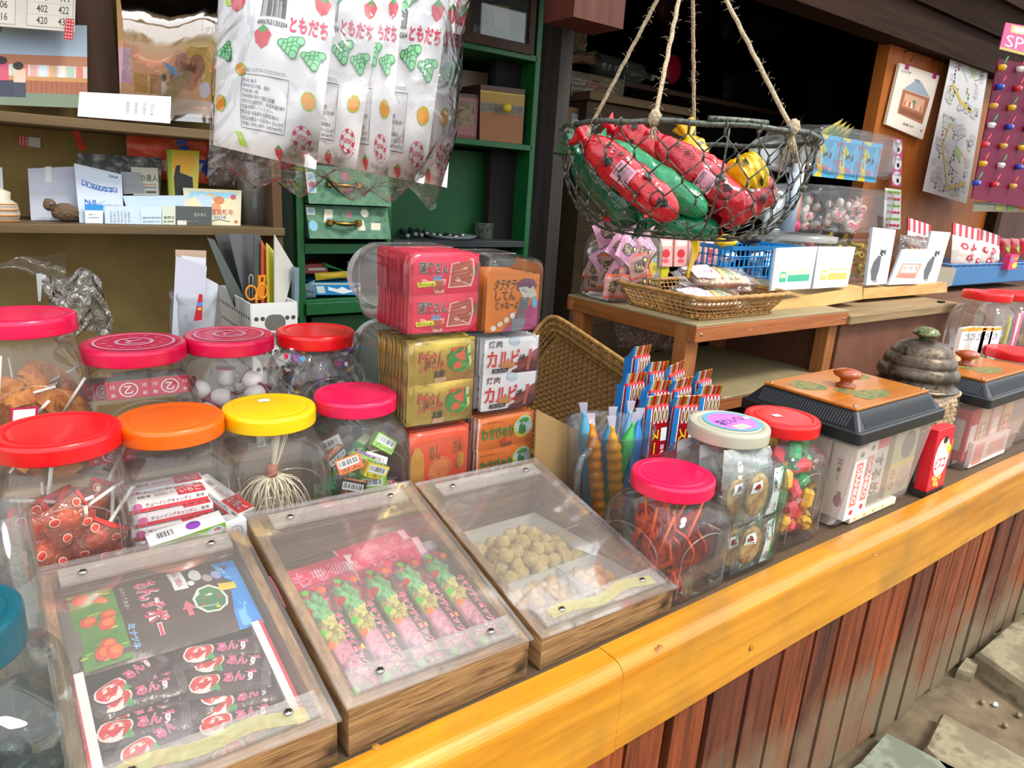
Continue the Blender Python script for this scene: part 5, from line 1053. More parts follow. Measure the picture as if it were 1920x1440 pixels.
def cotton(P4, th, seed, full=False):
    """P4: corner points tl, tr, br, bl"""
    T = thing('cotton_candy_packet', 'x', 'candy packet', tuple(sum(P4, Vector())/4)); b = MB(); F = pillow(b, *P4, th, FP, 16, 20, seed, .0022, pw=.38, step=.0007)
    f_banana(F, .12, .22, .14); f_orange(F, .1, .78, .13); f_grape(F, .12, .5, .14, 1.3); f_straw(F, .22, .24, .13)
    f_grape(F, .62, .17, .16, .2); f_straw(F, .82, .12, .13); f_straw(F, .92, .22, .12); f_straw(F, .48, .43, .15); f_grape(F, .72, .46, .17, -.4); f_grape(F, .9, .5, .15, -.4); f_banana(F, .7, .02, .15); f_orange(F, .45, .02, .12); f_grape(F, .3, .06, .13)
    f_orange(F, .9, .7, .13); f_orange(F, .3, .6, .1)
    F.barcode(.42, .2, .66, .35, BLACK, None, 16); F.text('4906763130304', .42, .335, .66, .365, BLACK)
    F.text('ともだち', .68, .3, .98, .38, ROZ, 0, .06)
    F.line([(.32, .62), (.72, .62), (.72, .89), (.32, .89), (.32, .62)], .003, flat('#555555'))
    for i, s in enumerate(('品名:トロピカルともだちわたがし', '名称 菓子', '原材料名 砂糖、香料', '内容量 1個', '賞味期限 袋外下部に記載', '保存方法 直射日光、高温多湿を避け', '常温で保存してください。', '製造者 有限会社佐藤製菓NS', '横浜市保土ヶ谷区桜ヶ丘2-33-9', 'TEL 045-331-2874(代)')):
        y = .585 if i == 0 else .615+i*.027; F.text(s, .33, y, .33+.37*min(1, len(s)/16), y+.021, flat('#4a4450'), 0, .0)
    buoy(F, .88, .88, .16); F.text('17.6.03', .75, .965, .85, .985, flat('#777777')); f_straw(F, .66, .97, .08); f_banana(F, .3, .95, .12)
    b.build('wrapper', T); return T
def ppoly(P, D): return [aD(x, y, D) for x, y in P]
CK = [([(412, -60), (640, -60), (592, 318), (400, 272)], .80, 'cotton candy packet with a printed ingredients panel, nearest in the hanging clear bag'),
      ([(520, -60), (725, -60), (667, 318), (520, 290)], .855, 'cotton candy packet second from the ingredients panel side in the hanging bag'),
      ([(600, -60), (760, -60), (727, 330), (610, 300)], .895, 'middle cotton candy packet in the hanging bag, grapes showing beside its red lettering'),
      ([(640, -60), (850, -60), (795, 345), (650, 315)], .935, 'cotton candy packet second from the cabinet side in the hanging bag'),
      ([(700, -40), (868, -60), (838, 352), (740, 330)], .975, 'narrow cotton candy packet at the far end of the hanging bag')]
for i, (P, D, lab) in enumerate(CK): o = cotton(ppoly(P, D), .05 if i == 0 else .035, i+3); o['label'] = lab; o['group'] = 'cotton candy packets'
BAG = clear('#ffffff', 1.5, .1, .015, '#ffffff', .7, 18)
T = thing('hanging_clear_bag', 'large crinkled clear plastic bag hanging full of white fruit-printed packets', 'bag', tuple(aD(640, 100, .88)))
tl, tr, br, bl = aD(418, -150, .76), aD(872, -150, .95), aD(818, 378, .99), aD(388, 335, .76)
b = MB(); dv = (tl-bl); 
def bagf(sg):
    rn = random.Random(3)
    def f(u, v):
        q = (bl*(1-u)+br*u)*(1-v)+(tl*(1-u)+tr*u)*v; h = (max(0, 4*u*(1-u))**.4)*min(1, (v*4.0)**.5 if v > 0 else 0)
        w = .006*math.sin(13*u+9*v)+.004*math.sin(27*v-11*u)
        edge = Vector((0, 0, .01*math.sin(31*u)*(1-v)**6+.006*math.sin(17*u)*(1-v)**8)); nn_ = (br-bl).cross(tl-bl).normalized()
        s_ = 1 if (v < .25) else 0
        return q+nn_*(sg*(.095 if sg > 0 else .075)*h+w*h)+edge
    return f
b.grid(bagf(1), 26, 26, BAG); b.grid(bagf(-1), 26, 26, BAG); b.build('bag_film', T)
mt = (tl+tr)/2; b = MB(); b.tube([mt+Vector((0, 0, -.02)), mt+Vector((.0, .0, .1)), Vector((mt.x, .84, 2.33))], .004, clear('#ffffff', .6, .1, .5)); b.build('twisted_top', T)
# ================================================================ hanging wire basket
HC = aD(1287, 250, 1.15); HC.z = 1.352; HR = .208; HD = .165
WIR = blotch('#4a4f48', '#6d736a', 90, .5, .45, '#30332f', .1, metal=.5)
T = thing('hanging_wire_basket', 'round chicken-wire basket hung on ropes and filled with red, green and yellow puff bags', 'basket', tuple(HC))
def bowl(t, s):  # s 0 rim, 1 bottom
    r = HR*math.cos(s*PI/2*.86)**.55 if s < 1.1 else 0; z = -HD*math.sin(s*PI/2); return HC+Vector((r*math.cos(t), r*math.sin(t), z))
b = MB(); b.tube([HC+Vector((HR*math.cos(2*PI*i/56), HR*math.sin(2*PI*i/56), .0015*math.sin(5*i))) for i in range(56)], .0042, WIR, 8, closed=True)
b.tube([HC+Vector((HR*math.cos(a), HR*math.sin(a), .006)) for a in [-2.3+.06*i for i in range(8)]], .0042, WIR, 8); b.build('rim_ring', T)
b = MB(); NC, NR = 26, 7; dt = 2*PI/NC
for j in range(NR):
    s0 = j/NR*.95+.01; s1 = s0+.045; s2 = (j+1)/NR*.95+.01
    for i in range(NC):
        t = (i+.5*(j % 2))*dt; A, B_ = bowl(t, s0), bowl(t, s1); b.tube([A, B_], .0021, WIR, 6)
        for sg in (-.5, .5): b.tube([B_, bowl(t+sg*dt, s2)], .00115, WIR, 5)
    
b.tube([bowl(2*PI*i/40, .96) for i in range(40)], .0022, WIR, 6, closed=True)
for i in range(NC):
    t = i*dt; c = bowl(t, 0); u = Vector((math.cos(t), math.sin(t), 0)); b.tube([c+u*(.0068*math.cos(a))+Vector((0, 0, .0068*math.sin(a)-.002)) for a in [2*PI*k/10 for k in range(10)]], .0011, WIR, 5, closed=True)
for t in (-2.15, .95): b.tube([bowl(t, s/10) for s in range(0, 10)], .0018, WIR, 6)
b.build('wire_mesh', T)
ROP = flat('#b6a488', .9, bump=.6, bs=200, var=.15); AP = aD(1298, -125, 1.15)
for px, py, tx in ((1098, 212, 1212), (1228, 236, 1275), (1300, 240, 1303), (1489, 250, 1363)):
    # rope foot sits on the ring
    best = min((HC+Vector((HR*math.cos(2*PI*i/180), HR*math.sin(2*PI*i/180), 0)) for i in range(180)), key=lambda q: abs(((q-EYE).dot(CR)/(q-EYE).dot(CF))*FPX+960-px)+(0 if ((q-EYE).dot(CF) > 1.15) == (px == 1300 or px == 1098) else 999))
    end = AP; d = (end-best)*.62; b = MB(); rn = random.Random(px); pts = [best+(end-best)*(k/60)+Vector((math.sin(k*1.1), math.cos(k*.9), 0))*.0005 for k in range(61)]; b.tube(pts, .0034, ROP, 8)
    for k in range(110):
        q = best+d*rn.uniform(.03, 1.4); v = Vector((rn.uniform(-1, 1), rn.uniform(-1, 1), rn.uniform(-.6, .9))).normalized()*rn.uniform(.004, .016); b.tube([q, q+v*.6+Vector((0, 0, .002)), q+v], .0003, ROP, 3)
    b.ball(best+Vector((0, 0, .004)), (.0095, .0095, .012), ROP, 10, 8, .15)
    for k in range(9): v = Vector((rn.uniform(-.3, .3), rn.uniform(-.3, .3), -1))*rn.uniform(.012, .03 if px != 1489 else .085); b.tube([best, best+v*.5, best+v+Vector((rn.uniform(-.004, .004), 0, 0))], .0014, ROP, 5)
    b.build('rope', T)
b = MB(); b.ball(AP, (.016, .016, .022), ROP, 10, 8, .1); b.tube([AP, (AP.x, AP.y+.01, 2.0), (HC.x, .84, 2.33)], .0045, ROP, 8); b.build('hanging_rope', T)
# puff bags in the basket
def puff(P0, P1, r, c, label, seed, marks=0, dark='#1a1010', tails=1, code=None):
    p0, p1 = P0, P1; T = thing('puff_snack_bag', label, 'snack bag', tuple((p0+p1)/2)); m = flat(c, .18, var=.12, bump=.5, bs=55, coat=.6); d = p1-p0; L = d.length; w = d.normalized(); N = 26; rn = random.Random(seed); b = MB(); rings = []
    u = w.cross(Vector((0, 0, 1))).normalized(); v = u.cross(w)
    for i in range(N+1):
        t = i/N; rr = r*(max(.02, 1-abs(2*t-1)**4.5))**.5*(1+.035*math.sin(t*31+seed)); c_ = p0+d*t
        rings.append([c_+(u*math.cos(a)+v*math.sin(a))*rr*(1+.05*math.sin(5*a+t*23)) for a in [2*PI*k/22 for k in range(22)]])
    b.loft(rings, m, True, True)
    eye = (EYE-(p0+p1)/2); e_ = (eye-w*eye.dot(w)).normalized(); x_ = w if w.dot(CR) > 0 else -w; s_ = 1 if w.dot(CR) > 0 else -1; y_ = x_.cross(e_)
    if y_.dot(CD) < 0: y_ = -y_
    def fn(a, q):
        t = a if s_ > 0 else 1-a; rr = r*(max(.02, 1-abs(2*t-1)**4.5))**.5*1.075; ang = (q-.5)*2.2; nn_ = e_*math.cos(ang)+y_*math.sin(ang); return p0+d*t+nn_*rr, nn_
    F = Face(b, fn, .0009, True); K = flat(dark, .3)
    if marks:
        for k in range(marks):
            a, q = rn.uniform(.12, .88), rn.uniform(.1, .9); F.poly([(a+.05*rn.uniform(.4, 1.2)*math.cos(x), q+.13*rn.uniform(.3, 1.2)*math.sin(x)) for x in [2*PI*i/9 for i in range(9)]], K)
        F.text('ポンポン', .2, .12, .42, .3, K, 0, .04); F.text('スナック', .5, .6, .68, .76, K, 0, .05); F.ring(.8, .45, .06, .2, .85, K)
    if code: F.barcode(code-.08, .3, code+.08, .75, flat('#5a4a5a'), flat('#e8a0b4', .4), 10)
    b.build('bag', T)
    for e, dd in ((p0, -w), (p1, w))[:tails]:
        b = MB(); n_ = 10
        b.grid(lambda a, q: e+dd*((.034 if tails == 2 and dd.z > -.2 else .018)*q-.004)+(u*math.cos(2*PI*a)+v*math.sin(2*PI*a))*(r*(.34-.2*math.sin(PI*min(1, q*2))+.42*q**2))*(1+.25*math.sin(2*PI*a*5)*q), 24, 5, m); b.build('gathered_end', T)
    return T
def pp(x, y, D): return aD(x, y, D)
RC, GC, YC = '#c4061f', '#06744a', '#e2b800'
puff(pp(1085, 290, 1.14), pp(1200, 415, 1.12), .036, '#04583a', 'dark green puff snack bag low on the cabinet side of the wire basket', 1, tails=2)
puff(pp(1135, 272, 1.15), pp(1325, 400, 1.1), .026, '#078a55', 'bright green puff snack bag between two red ones in the wire basket', 2)
puff(pp(1096, 262, 1.075), pp(1268, 408, 1.055), .028, RC, 'red puff snack bag with barcode lying nearest in the wire basket', 3, 3, code=.46)
puff(pp(1150, 245, 1.17), pp(1270, 300, 1.14), .029, RC, 'red puff snack bag at the back rim of the wire basket', 4, 2)
puff(pp(1225, 265, 1.14), pp(1395, 392, 1.1), .028, '#b80624', 'red puff snack bag with pink barcode in the middle of the wire basket', 5, 3, code=.62)
puff(pp(1255, 285, 1.2), pp(1360, 335, 1.2), .026, RC, 'red puff snack bag tucked under the yellow one at the back of the wire basket', 6, 1)
puff(pp(1292, 262, 1.22), pp(1312, 330, 1.2), .026, YC, 'upright yellow puff snack bag at the back of the wire basket', 7, 2, '#3a2c00', tails=2)
puff(pp(1370, 345, 1.13), pp(1432, 318, 1.13), .036, YC, 'bunched yellow puff snack bag with black print lying on the red ones', 8, 3, '#2a2200', tails=1)
puff(pp(1345, 408, 1.12), pp(1445, 345, 1.15), .032, '#a80520', 'dark red puff snack bag right under the bunched yellow one', 9, 2)
puff(pp(1230, 418, 1.14), pp(1350, 432, 1.12), .02, '#06744a', 'green puff snack bag at the bottom of the wire basket', 10)
b = MB(); p = aD(1303, 448, 1.1); b.grid(lambda a, q: p+CR*((a-.5)*.018*(1-q*.9)+.004*math.sin(5*q))-Vector((0, 0, 1))*.062*q+Vector((0, .003*math.sin(7*a), 0)), 6, 10, flat(YC, .2, coat=.5)); b.build('yellow_bag_tail', label='yellow pointed bag end poking down through the wire basket', cat='snack bag')
# ================================================================ wooden table with low shelf
TW = wood('#8a4a24', '#b87040', (2.5, 55, 55), .6, .35, ('#d8a878', 40, .68)); TV = wood('#8a5228', '#b87a44', (50, 50, 2.5), .6, .3); TD = wood('#7a4420', '#a0642f', (55, 2.5, 55), .6, .3); LIN = blotch('#a2916c', '#b8a882', 7, .5, .6, '#8f8060', .05, .2)
tx0, tx1, ty0, ty1, tz = 1.276, 1.95, 1.0, 1.46, .97
T = thing('display_table', 'low wooden table with an open shelf under its linoleum top', 'table', ((tx0+tx1)/2, (ty0+ty1)/2, ZC))
def tb(name, x0, x1, y0, y1, z0, z1, m): b = MB(); b.box(((x0+x1)/2, (y0+y1)/2, (z0+z1)/2), (x1-x0, y1-y0, z1-z0), m, bev=.0012); return b.build(name, T)
tb('table_top', tx0+.001, tx1-.001, ty0+.001, ty1, tz-.006, tz, LIN)
zb = tz-.042; zs = .776
tb('front_apron', tx0, tx1, ty0, ty0+.024, zb, tz-.0062, TW); tb('back_apron', tx0, tx1, ty1-.024, ty1, zb, tz-.0062, TW); tb('side_apron', tx0, tx0+.024, ty0+.06, ty1-.025, zb, tz-.0062, TD); tb('side_apron', tx1-.024, tx1, ty0+.025, ty1-.025, zb, tz-.0062, TD)
for x in (tx0+.002, tx1-.046):
    for y in (ty0+.0245, ty1-.066): tb('leg', x, x+.044, y, y+.04, ZC+.001, zb if 0 else tz-.0065, TV)
tb('shelf', tx0+.02, tx1-.02, ty0+.0, ty1-.03, zs-.006, zs, LIN); tb('shelf_rail', tx0+.046, tx1-.046, ty0+.0, ty0+.024, zs-.036, zs-.0062, TW); tb('shelf_rail', tx0, tx0+.022, ty0+.065, ty1-.07, zs-.036, zs-.0062, TD)
for x in (tx0+.02, tx1-.02): b = MB(); b.ball((x, ty0-.0004, zb+.018), (.004, .0012, .004), SCW, 8, 5); b.build('screw', T)
# ---- worn wooden chest to the far side of the table
CHW = blotch('#7c4f3a', '#8f6048', 12, .5, .75, '#6b4230', .35, .2); 
T = thing('wooden_chest', 'large brown wooden chest with a weathered lid beyond the table', 'chest', (2.33, 1.25, ZC))
b = MB(); b.box((2.325, 1.25, (ZC+.925)/2), (.73, .46, .925-ZC-.002), CHW, bev=.002); b.build('chest_body', T)
b = MB(); b.box((2.33, 1.24, .941), (.765, .50, .028), wood('#6f5a40', '#a58a62', (2, 25, 40), .8, .5), bev=.003); b.box((2.62, 1.03, .958), (.03, .015, .005), flat('#2a2622', .5, .8)); b.build('chest_lid', T)
# ================================================================ woven trays
WK = wood('#8a6536', '#c79a5a', (60, 60, 60), .6, .3); WKF = blotch('#a67c42', '#c89c5c', 90, .5, .6, '#8a6234', .5, .25)
def woven(M, L, Wd, h, fl, name, label, floor_weave=True, pitch=.014, group=None, ring=5):
    b = MB(); b.M = M; hl, hw2 = L/2, Wd/2
    def P(s, k):  # s along the outline 0..4, k height 0..1
        i = int(s) % 4; f = s-int(s); c = [(-1, -1), (1, -1), (1, 1), (-1, 1)]; a, d_ = c[i], c[(i+1) % 4]; x = a[0]+(d_[0]-a[0])*f; y = a[1]+(d_[1]-a[1])*f
        e = (abs(x)**9+abs(y)**9)**(-1/9); return Vector((x*e*(hl+fl*k), y*e*(hw2+fl*k), h*k))
    per = 2*(L+Wd); n = int(per/pitch); ts = []
    for i in range(n):
        d_ = per*i/n; s = d_/L if d_ < L else 1+(d_-L)/Wd if d_ < L+Wd else 2+(d_-L-Wd)/L if d_ < 2*L+Wd else 3+(d_-2*L-Wd)/Wd; ts.append(s)
        b.tube([P(s, 0), P(s, .5)*1.004, P(s, 1)], .0016, WK, 5)
    for k in range(ring):
        kk = (k+.5)/ring*.92
        b.tube([P(s, kk)+Vector((P(s, kk).x, P(s, kk).y, 0)).normalized()*(.0022 if (i+k) % 2 else -.0022) for i, s in enumerate(ts)], .0018, WK, 5, closed=True)
    rp = [P(s, 1)+Vector((0, 0, .001*math.sin(i*3))) for i, s in enumerate(ts)]; b.tube(rp, .0062, WK, 8, closed=True)
    b.tube([P(s, 0) for s in ts], .003, WK, 6, closed=True); b.build('woven_side', None) if 0 else None
    if floor_weave:
        nx, ny = int(L/.0105), int(Wd/.0105)
        for i in range(nx):
            for j in range(ny):
                x0, y0 = -hl+L*i/nx, -hw2+Wd*j/ny; dx, dy = L/nx, Wd/ny
                if (i+j) % 2: b.add([(x0, y0+dy*.1, .000), (x0+dx*.5, y0+dy*.1, .003), (x0+dx*.5, y0+dy*.9, .003), (x0, y0+dy*.9, .000), (x0+dx, y0+dy*.1, .000), (x0+dx, y0+dy*.9, .000)], [(0, 1, 2, 3), (1, 4, 5, 2)], WKF)
                else: b.add([(x0+dx*.1, y0, .000), (x0+dx*.9, y0, .000), (x0+dx*.9, y0+dy*.5, .003), (x0+dx*.1, y0+dy*.5, .003), (x0+dx*.9, y0+dy, .000), (x0+dx*.1, y0+dy, .000)], [(0, 1, 2, 3), (3, 2, 4, 5)], WKF)
    b.box((0, 0, -.0015), (L*.98, Wd*.98, .002), WKF)
    return b.build(name, label=label, cat='basket', group=group)
woven(Matrix.Translation((1.478, 1.155, tz+.003)), .30, .235, .055, .035, 'wicker_tray', 'shallow wicker tray of cookie packets on the wooden table')
# three nested trays leaning on the table
far = Vector((1.13, 1.37, .93)); near = Vector((1.085, .99, .865)); e1 = (far-near).normalized(); e2 = Vector((-.55, .12, -.82)); e2 = (e2-e1*e2.dot(e1)).normalized(); nrm = e1.cross(e2)
if nrm.x > 0: nrm = -nrm
L_, W_ = .33, .24; c0 = (near+far)/2+e2*(W_/2+.012)-nrm*.05
for k, lab in enumerate(('top wicker tray of the nested ones leaning against the table', 'middle wicker tray of the nested ones leaning against the table', 'lowest wicker tray of the nested ones leaning against the table')):
    c = c0-nrm*.014*k+e2*.012*k; X = e1 if nrm.dot(e1.cross(e2)) > 0 else -e1
    M = Matrix(((X.x, e2.x, nrm.x, c.x), (X.y, e2.y, nrm.y, c.y), (X.z, e2.z, nrm.z, c.z), (0, 0, 0, 1))); woven(M, L_, W_, .05, .028, 'wicker_tray', lab, k == 0)
# cookie packets in the tray
def cookie(P4, lab, seed):
    P4 = [Vector(p) for p in P4]; T = thing('cookie_packet', lab, 'cookie packet', tuple(sum(P4, Vector())/4)); tl, tr, br, bl = P4; nn_ = (bl-tl).cross(tr-tl).normalized(); b = MB()
    cm = blotch('#dfa08c', '#e8c898', 30, .5, .6, '#8aa088', .3, .1); s0 = [tl.lerp(tr, .14).lerp(bl.lerp(br, .14), .14), tl.lerp(tr, .9).lerp(bl.lerp(br, .9), .1), tl.lerp(tr, .9).lerp(bl.lerp(br, .9), .86), tl.lerp(tr, .14).lerp(bl.lerp(br, .14), .86)]
    F = pillow(b, *s0, .046, cm, 10, 8, seed, .001, pw=.35, step=.0004)
    for k, c in ((.45, '#e8c878'), (.6, '#8fa890'), (.72, '#e0d0a0')): F.rect(k, .03, k+.1, .97, flat(c, .6), n=5)
    b.build('cookies', T); b = MB(); F = pillow(b, *P4, .058, clear('#ffffff', .45, .08, .02, '#ffffff', .4, 30), 12, 10, seed+1, .002, pw=.4, step=.0008); F.rect(.08, .08, .4, .92, flat('#eeeaf4', .5), n=6)
    for i in range(3): F.text(('まごころ', 'こめて', 'おやき')[i], .11+.09*i, .2, .17+.09*i, .8, flat('#e07898'), 90, .0)
    b.build('wrapper', T)
def ck(px, Yd, z, w, l, rz, tilt, lab, seed):
    c = aY(*px, Yd); c.z = z; R = Euler((tilt, 0, rz)).to_matrix(); q = [c+R @ Vector(v) for v in ((-w/2, l/2, 0), (w/2, l/2, 0), (w/2, -l/2, 0), (-w/2, -l/2, 0))]; cookie(q, lab, seed)
ck((1330, 555), 1.10, tz+.034, .20, .11, -.25, .12, 'cookie packet with a white band lying lowest and nearest in the wicker tray', 1)
ck((1330, 545), 1.2, tz+.036, .2, .11, -.2, .1, 'cookie packet at the back of the wicker tray', 2)
ck((1405, 545), 1.16, tz+.05, .19, .11, -.5, .1, 'cookie packet showing only its striped end beside the topmost one', 3)
ck((1340, 515), 1.15, tz+.082, .21, .115, -.25, .15, 'topmost cookie packet in the wicker tray, its white band upward', 4)
# ================================================================ things on the table and chest
def box_px(name, lab, cat, P, Yf, dep, m, prt=None, group=None, side=None):
    """upright box whose front face has the four given corners"""
    b = MB(); q = pxquad(P, Yf); F = slab(b, *q, dep, m, side)
    if prt: prt(F)
    return b.build(name, label=lab, cat=cat, group=group)
def leaning(name, lab, P, Yt, Yb, prt, th=.004, m=None, cat='card', group=None, edge=None):
    q = [aY(*P[0], Yt), aY(*P[1], Yt), aY(*P[2], Yb), aY(*P[3], Yb)]; b = MB(); F = slab(b, *q, th, m or WHITE, edge); prt(F); return b.build(name, label=lab, cat=cat, group=group)
PINE = wood('#c99a58', '#e4bd7c', (3, 30, 30), .55, .15)
# wooden card stands
q0 = aZ(1440, 592, tz); 
def stand(name, P, Yf, m, lab): box_px(name, lab, 'card stand', P, Yf, .09, m)
stand('card_stand', [(1440, 567), (1617, 537), (1617, 561), (1435, 593)], 1.08, PINE, 'plain pale wooden stand holding the two tram picture cards')
stand('card_stand', [(1620, 541), (1776, 530), (1776, 548), (1618, 561)], 1.12, wood('#c08a48', '#e6bd7e', (6, 3, 40), .5, .15), 'grained pale wooden stand holding the black cat and kiosk cards')
SIL = flat('#9a9ea4', .4)
def tram(c1, c2):
    def f(F):
        F.poly([(.16, .6), (.24, .56), (.32, .6), (.32, .82), (.16, .82)], flat(c1)); F.rect(.18, .62, .3, .72, flat('#ead990')); F.rect(.36, .56, .92, .66, flat('#ead990')); F.rect(.36, .66, .92, .82, flat(c1)); F.rect(.34, .545, .94, .56, flat(c2)); F.rect(.42, .83, .86, .855, flat('#b8bcc8'))
        for i in range(7): F.rect(.39+.075*i, .585, .44+.075*i, .645, flat('#fbf8ec'))
        F.line([(.55, .545), (.6, .5), (.66, .545)], .006, flat('#888888'))
    return f
leaning('picture_card', 'white card with a green and cream tram on the pale stand', [(1456, 465), (1533, 462), (1518, 541), (1446, 545)], 1.10, 1.06, tram('#1e9a76', '#d8d0a0'), .008, edge=flat('#c8ccd2'))
leaning('picture_card', 'white card with an orange and cream tram on the pale stand', [(1535, 462), (1604, 463), (1589, 537), (1524, 541)], 1.12, 1.075, tram('#f0a848', '#e89030'), .008, edge=flat('#c8ccd2'))
def cat_(x, w, f):
    def g(F):
        K = flat('#26262a', .5); G = flat('#4c4c50', .5)
        F.poly([(x-.22*w, .92), (x-.3*w, .75), (x-.22*w, .6), (x-.02*w, .48), (x+.14*w, .5), (x+.16*w, .62), (x+.06*w, .8), (x, .93)], G); F.poly([(x+.12*w, .5), (x+.26*w, .48), (x+.28*w, .7), (x+.22*w, .92), (x+.04*w, .93), (x+.1*w, .7)], flat('#f8f8f8'))
        F.disc(x+.16*w, .44, .14*w, .055, K); F.poly([(x+.04*w, .42), (x+.05*w, .355), (x+.13*w, .4)], K); F.poly([(x+.2*w, .4), (x+.29*w, .36), (x+.29*w, .43)], K); F.poly([(x+.14*w, .44), (x+.2*w, .5), (x+.24*w, .45)], WHITE)
        F.line([(x-.2*w, .9), (x-.05*w, .955), (x+.06*w, .93), (x+.02*w, .9)], .02, G)
    return g
leaning('picture_card', 'tall white card with a seated black and white cat drawing', [(1637, 426), (1680, 431), (1663, 532), (1624, 535)], 1.16, 1.12, cat_(.42, 1.0, 1), .01, edge=flat('#b8bcc4'))
leaning('picture_card', 'tall white card with a cat drawing half behind the kiosk card', [(1747, 433), (1783, 436), (1756, 529), (1722, 532)], 1.18, 1.135, cat_(.42, 1.0, 1), .008, edge=flat('#b8bcc4'))
def kiosk(F):
    F.poly([(.2, .38), (.45, .22), (.66, .2), (.92, .42)], flat('#a8c4e4')); F.poly([(.2, .4), (.9, .42), (.82, .86), (.12, .82)], flat('#e0907c')); F.poly([(.26, .45), (.8, .47), (.76, .68), (.24, .66)], flat('#f2c4b4')); F.poly([(.2, .7), (.8, .72), (.78, .84), (.16, .8)], flat('#d8705c'))
    for i in range(6): F.rect(.3+.08*i, .5, .35+.08*i, .6, flat(['#ee8888', '#f4e0a0', '#7ac890', '#e8788a', '#f2f2f2', '#d86a6a'][i]))
leaning('picture_card', 'white card with a blue roofed kiosk drawing', [(1692, 467), (1742, 467), (1722, 532), (1666, 534)], 1.15, 1.115, kiosk, .008, edge=flat('#b8bcc4'))
# ---- small jar of pink packets at the back left of the table
c = aZ(1160, 566, tz); c = Vector((1.37, 1.335)); 
jx = aY(1163, 500, 1.36).x
jar((jx, 1.355), tz+.235, tz+.002, .085, .07, RED, 'clear jar of pink and orange trimmed packets on the wooden table', arch=False)
PK = flat('#e58ab4', .35, bump=.2); OT = flat('#f05a1c', .35)
def pkt(c1, trim, lab, grp):
    T = thing('pickle_packet', lab, 'snack packet', (0, 0, 0), grp); b = MB(); F = pillow(b, (-.032, 0, .032), (.032, 0, .032), (.032, 0, -.032), (-.032, 0, -.032), .014, flat(c1, .3, bump=.2), 8, 8, 2, .001, step=.0005)
    F.disc(.45, .5, .3, .26, flat('#5a3a3c')); F.text('梅ちゃん', .15, .3, .6, .7, flat('#e8d890'), 0, .04, out=flat('#3a2a20'), ow=.09); F.disc(.75, .3, .14, .14, flat('#2a2226')); F.disc(.77, .3, .08, .08, flat('#f0e060'))
    for u0, v0, u1, v1 in ((0, 0, 1, .08), (0, .92, 1, 1), (.92, 0, 1, 1)): F.rect(u0, v0, u1, v1, flat(trim), n=4)
    b.build('wrapper', T); return T
pA = pkt('#e89ac0', '#f0b8d4', 'pink diamond-set snack packet in the jar under the wire basket', 'pink packets in the table jar'); pB = pkt('#c89088', '#f05a1c', 'orange trimmed brown snack packet low in the jar under the wire basket', 'orange trimmed packets in the table jar')
rn = random.Random(4)
for i, (px, py, Yd, s) in enumerate(((1120, 470, 1.285, 0), (1185, 475, 1.285, 0), (1150, 455, 1.30, 0), (1210, 468, 1.30, 0), (1165, 500, 1.275, 1), (1125, 540, 1.285, 1), (1175, 548, 1.28, 1), (1210, 535, 1.29, 1), (1145, 520, 1.3, 1), (1100, 545, 1.3, 1))):
    q = aY(px, py, Yd); q.x = jx-.07+.1*(px-1100)/110; q.y = Yd+.005; q.z = min(max(q.z, tz+.045), tz+.17); rot = (rn.uniform(-.2, .2), .78*(1-s)+rn.uniform(-.3, .3), rn.uniform(-.3, .3)); o = pB if s else pA
    if i in (0, 4): o.location = q; o.rotation_euler = rot
    else: dup(o, q, rot)
for i in range(22):
    s = i % 2; q = (jx-.052+.03*(i % 3), 1.315+.028*(i % 4), tz+.04+.012*(i//2)*(1 if s == 0 else .45)+(.03 if s == 0 else 0)); dup(pB if s else pA, q, (rn.uniform(-.3, .3), .78*(1-s)+rn.uniform(-.4, .4), rn.uniform(-1.3, -.3)))
# ---- round yellow label tub + pink cards behind
b = MB(); q = aY(1222, 478, 1.4); b.lathe([(0, 0), (.05, 0), (.052, .1), (.055, .14)], clear('#f8f8f8', .6, .1, .1), (q.x, 1.42, tz+.003), 28)
F = Face(b, lambda u, v: (Vector((q.x-.045+.09*u, 1.366, tz+.12-.09*v)), Vector((0, -1, 0)))); F.disc(.5, .5, .5, .5, flat('#d8cc20')); F.rect(.2, .1, .8, .25, flat('#4a8ad0')); F.text('きゃべつ', .25, .12, .75, .23, WHITE, 0, .03); F.text('たろう', .2, .35, .8, .5, BLACK); F.barcode(.25, .6, .6, .85, BLACK, WHITE)
b.build('round_tub', label='small clear tub with a round yellow label behind the table jar', cat='tub')
for i, (x0, x1) in enumerate(((1238, 1262), (1266, 1290), (1292, 1318), (1322, 1347))):
    P = [(x0, 445), (x1, 445), (x1-2, 500), (x0-2, 500)]
    box_px('pink_box', ['pale pink box with red flowers behind the cookies, beside the yellow label', 'pale pink upright box behind the cookies, second from the yellow label', 'pale pink upright box behind the cookies, third from the yellow label', 'white and pink box behind the cookies nearest the blue basket'][i], 'box', P, 1.36, .04, flat('#e8b0a8'), lambda F: (F.rect(.1, .1, .9, .3, flat('#f2dcd4')), F.disc(.5, .55, .3, .15, flat('#d8383c')), F.disc(.5, .8, .25, .08, flat('#e06070'))))
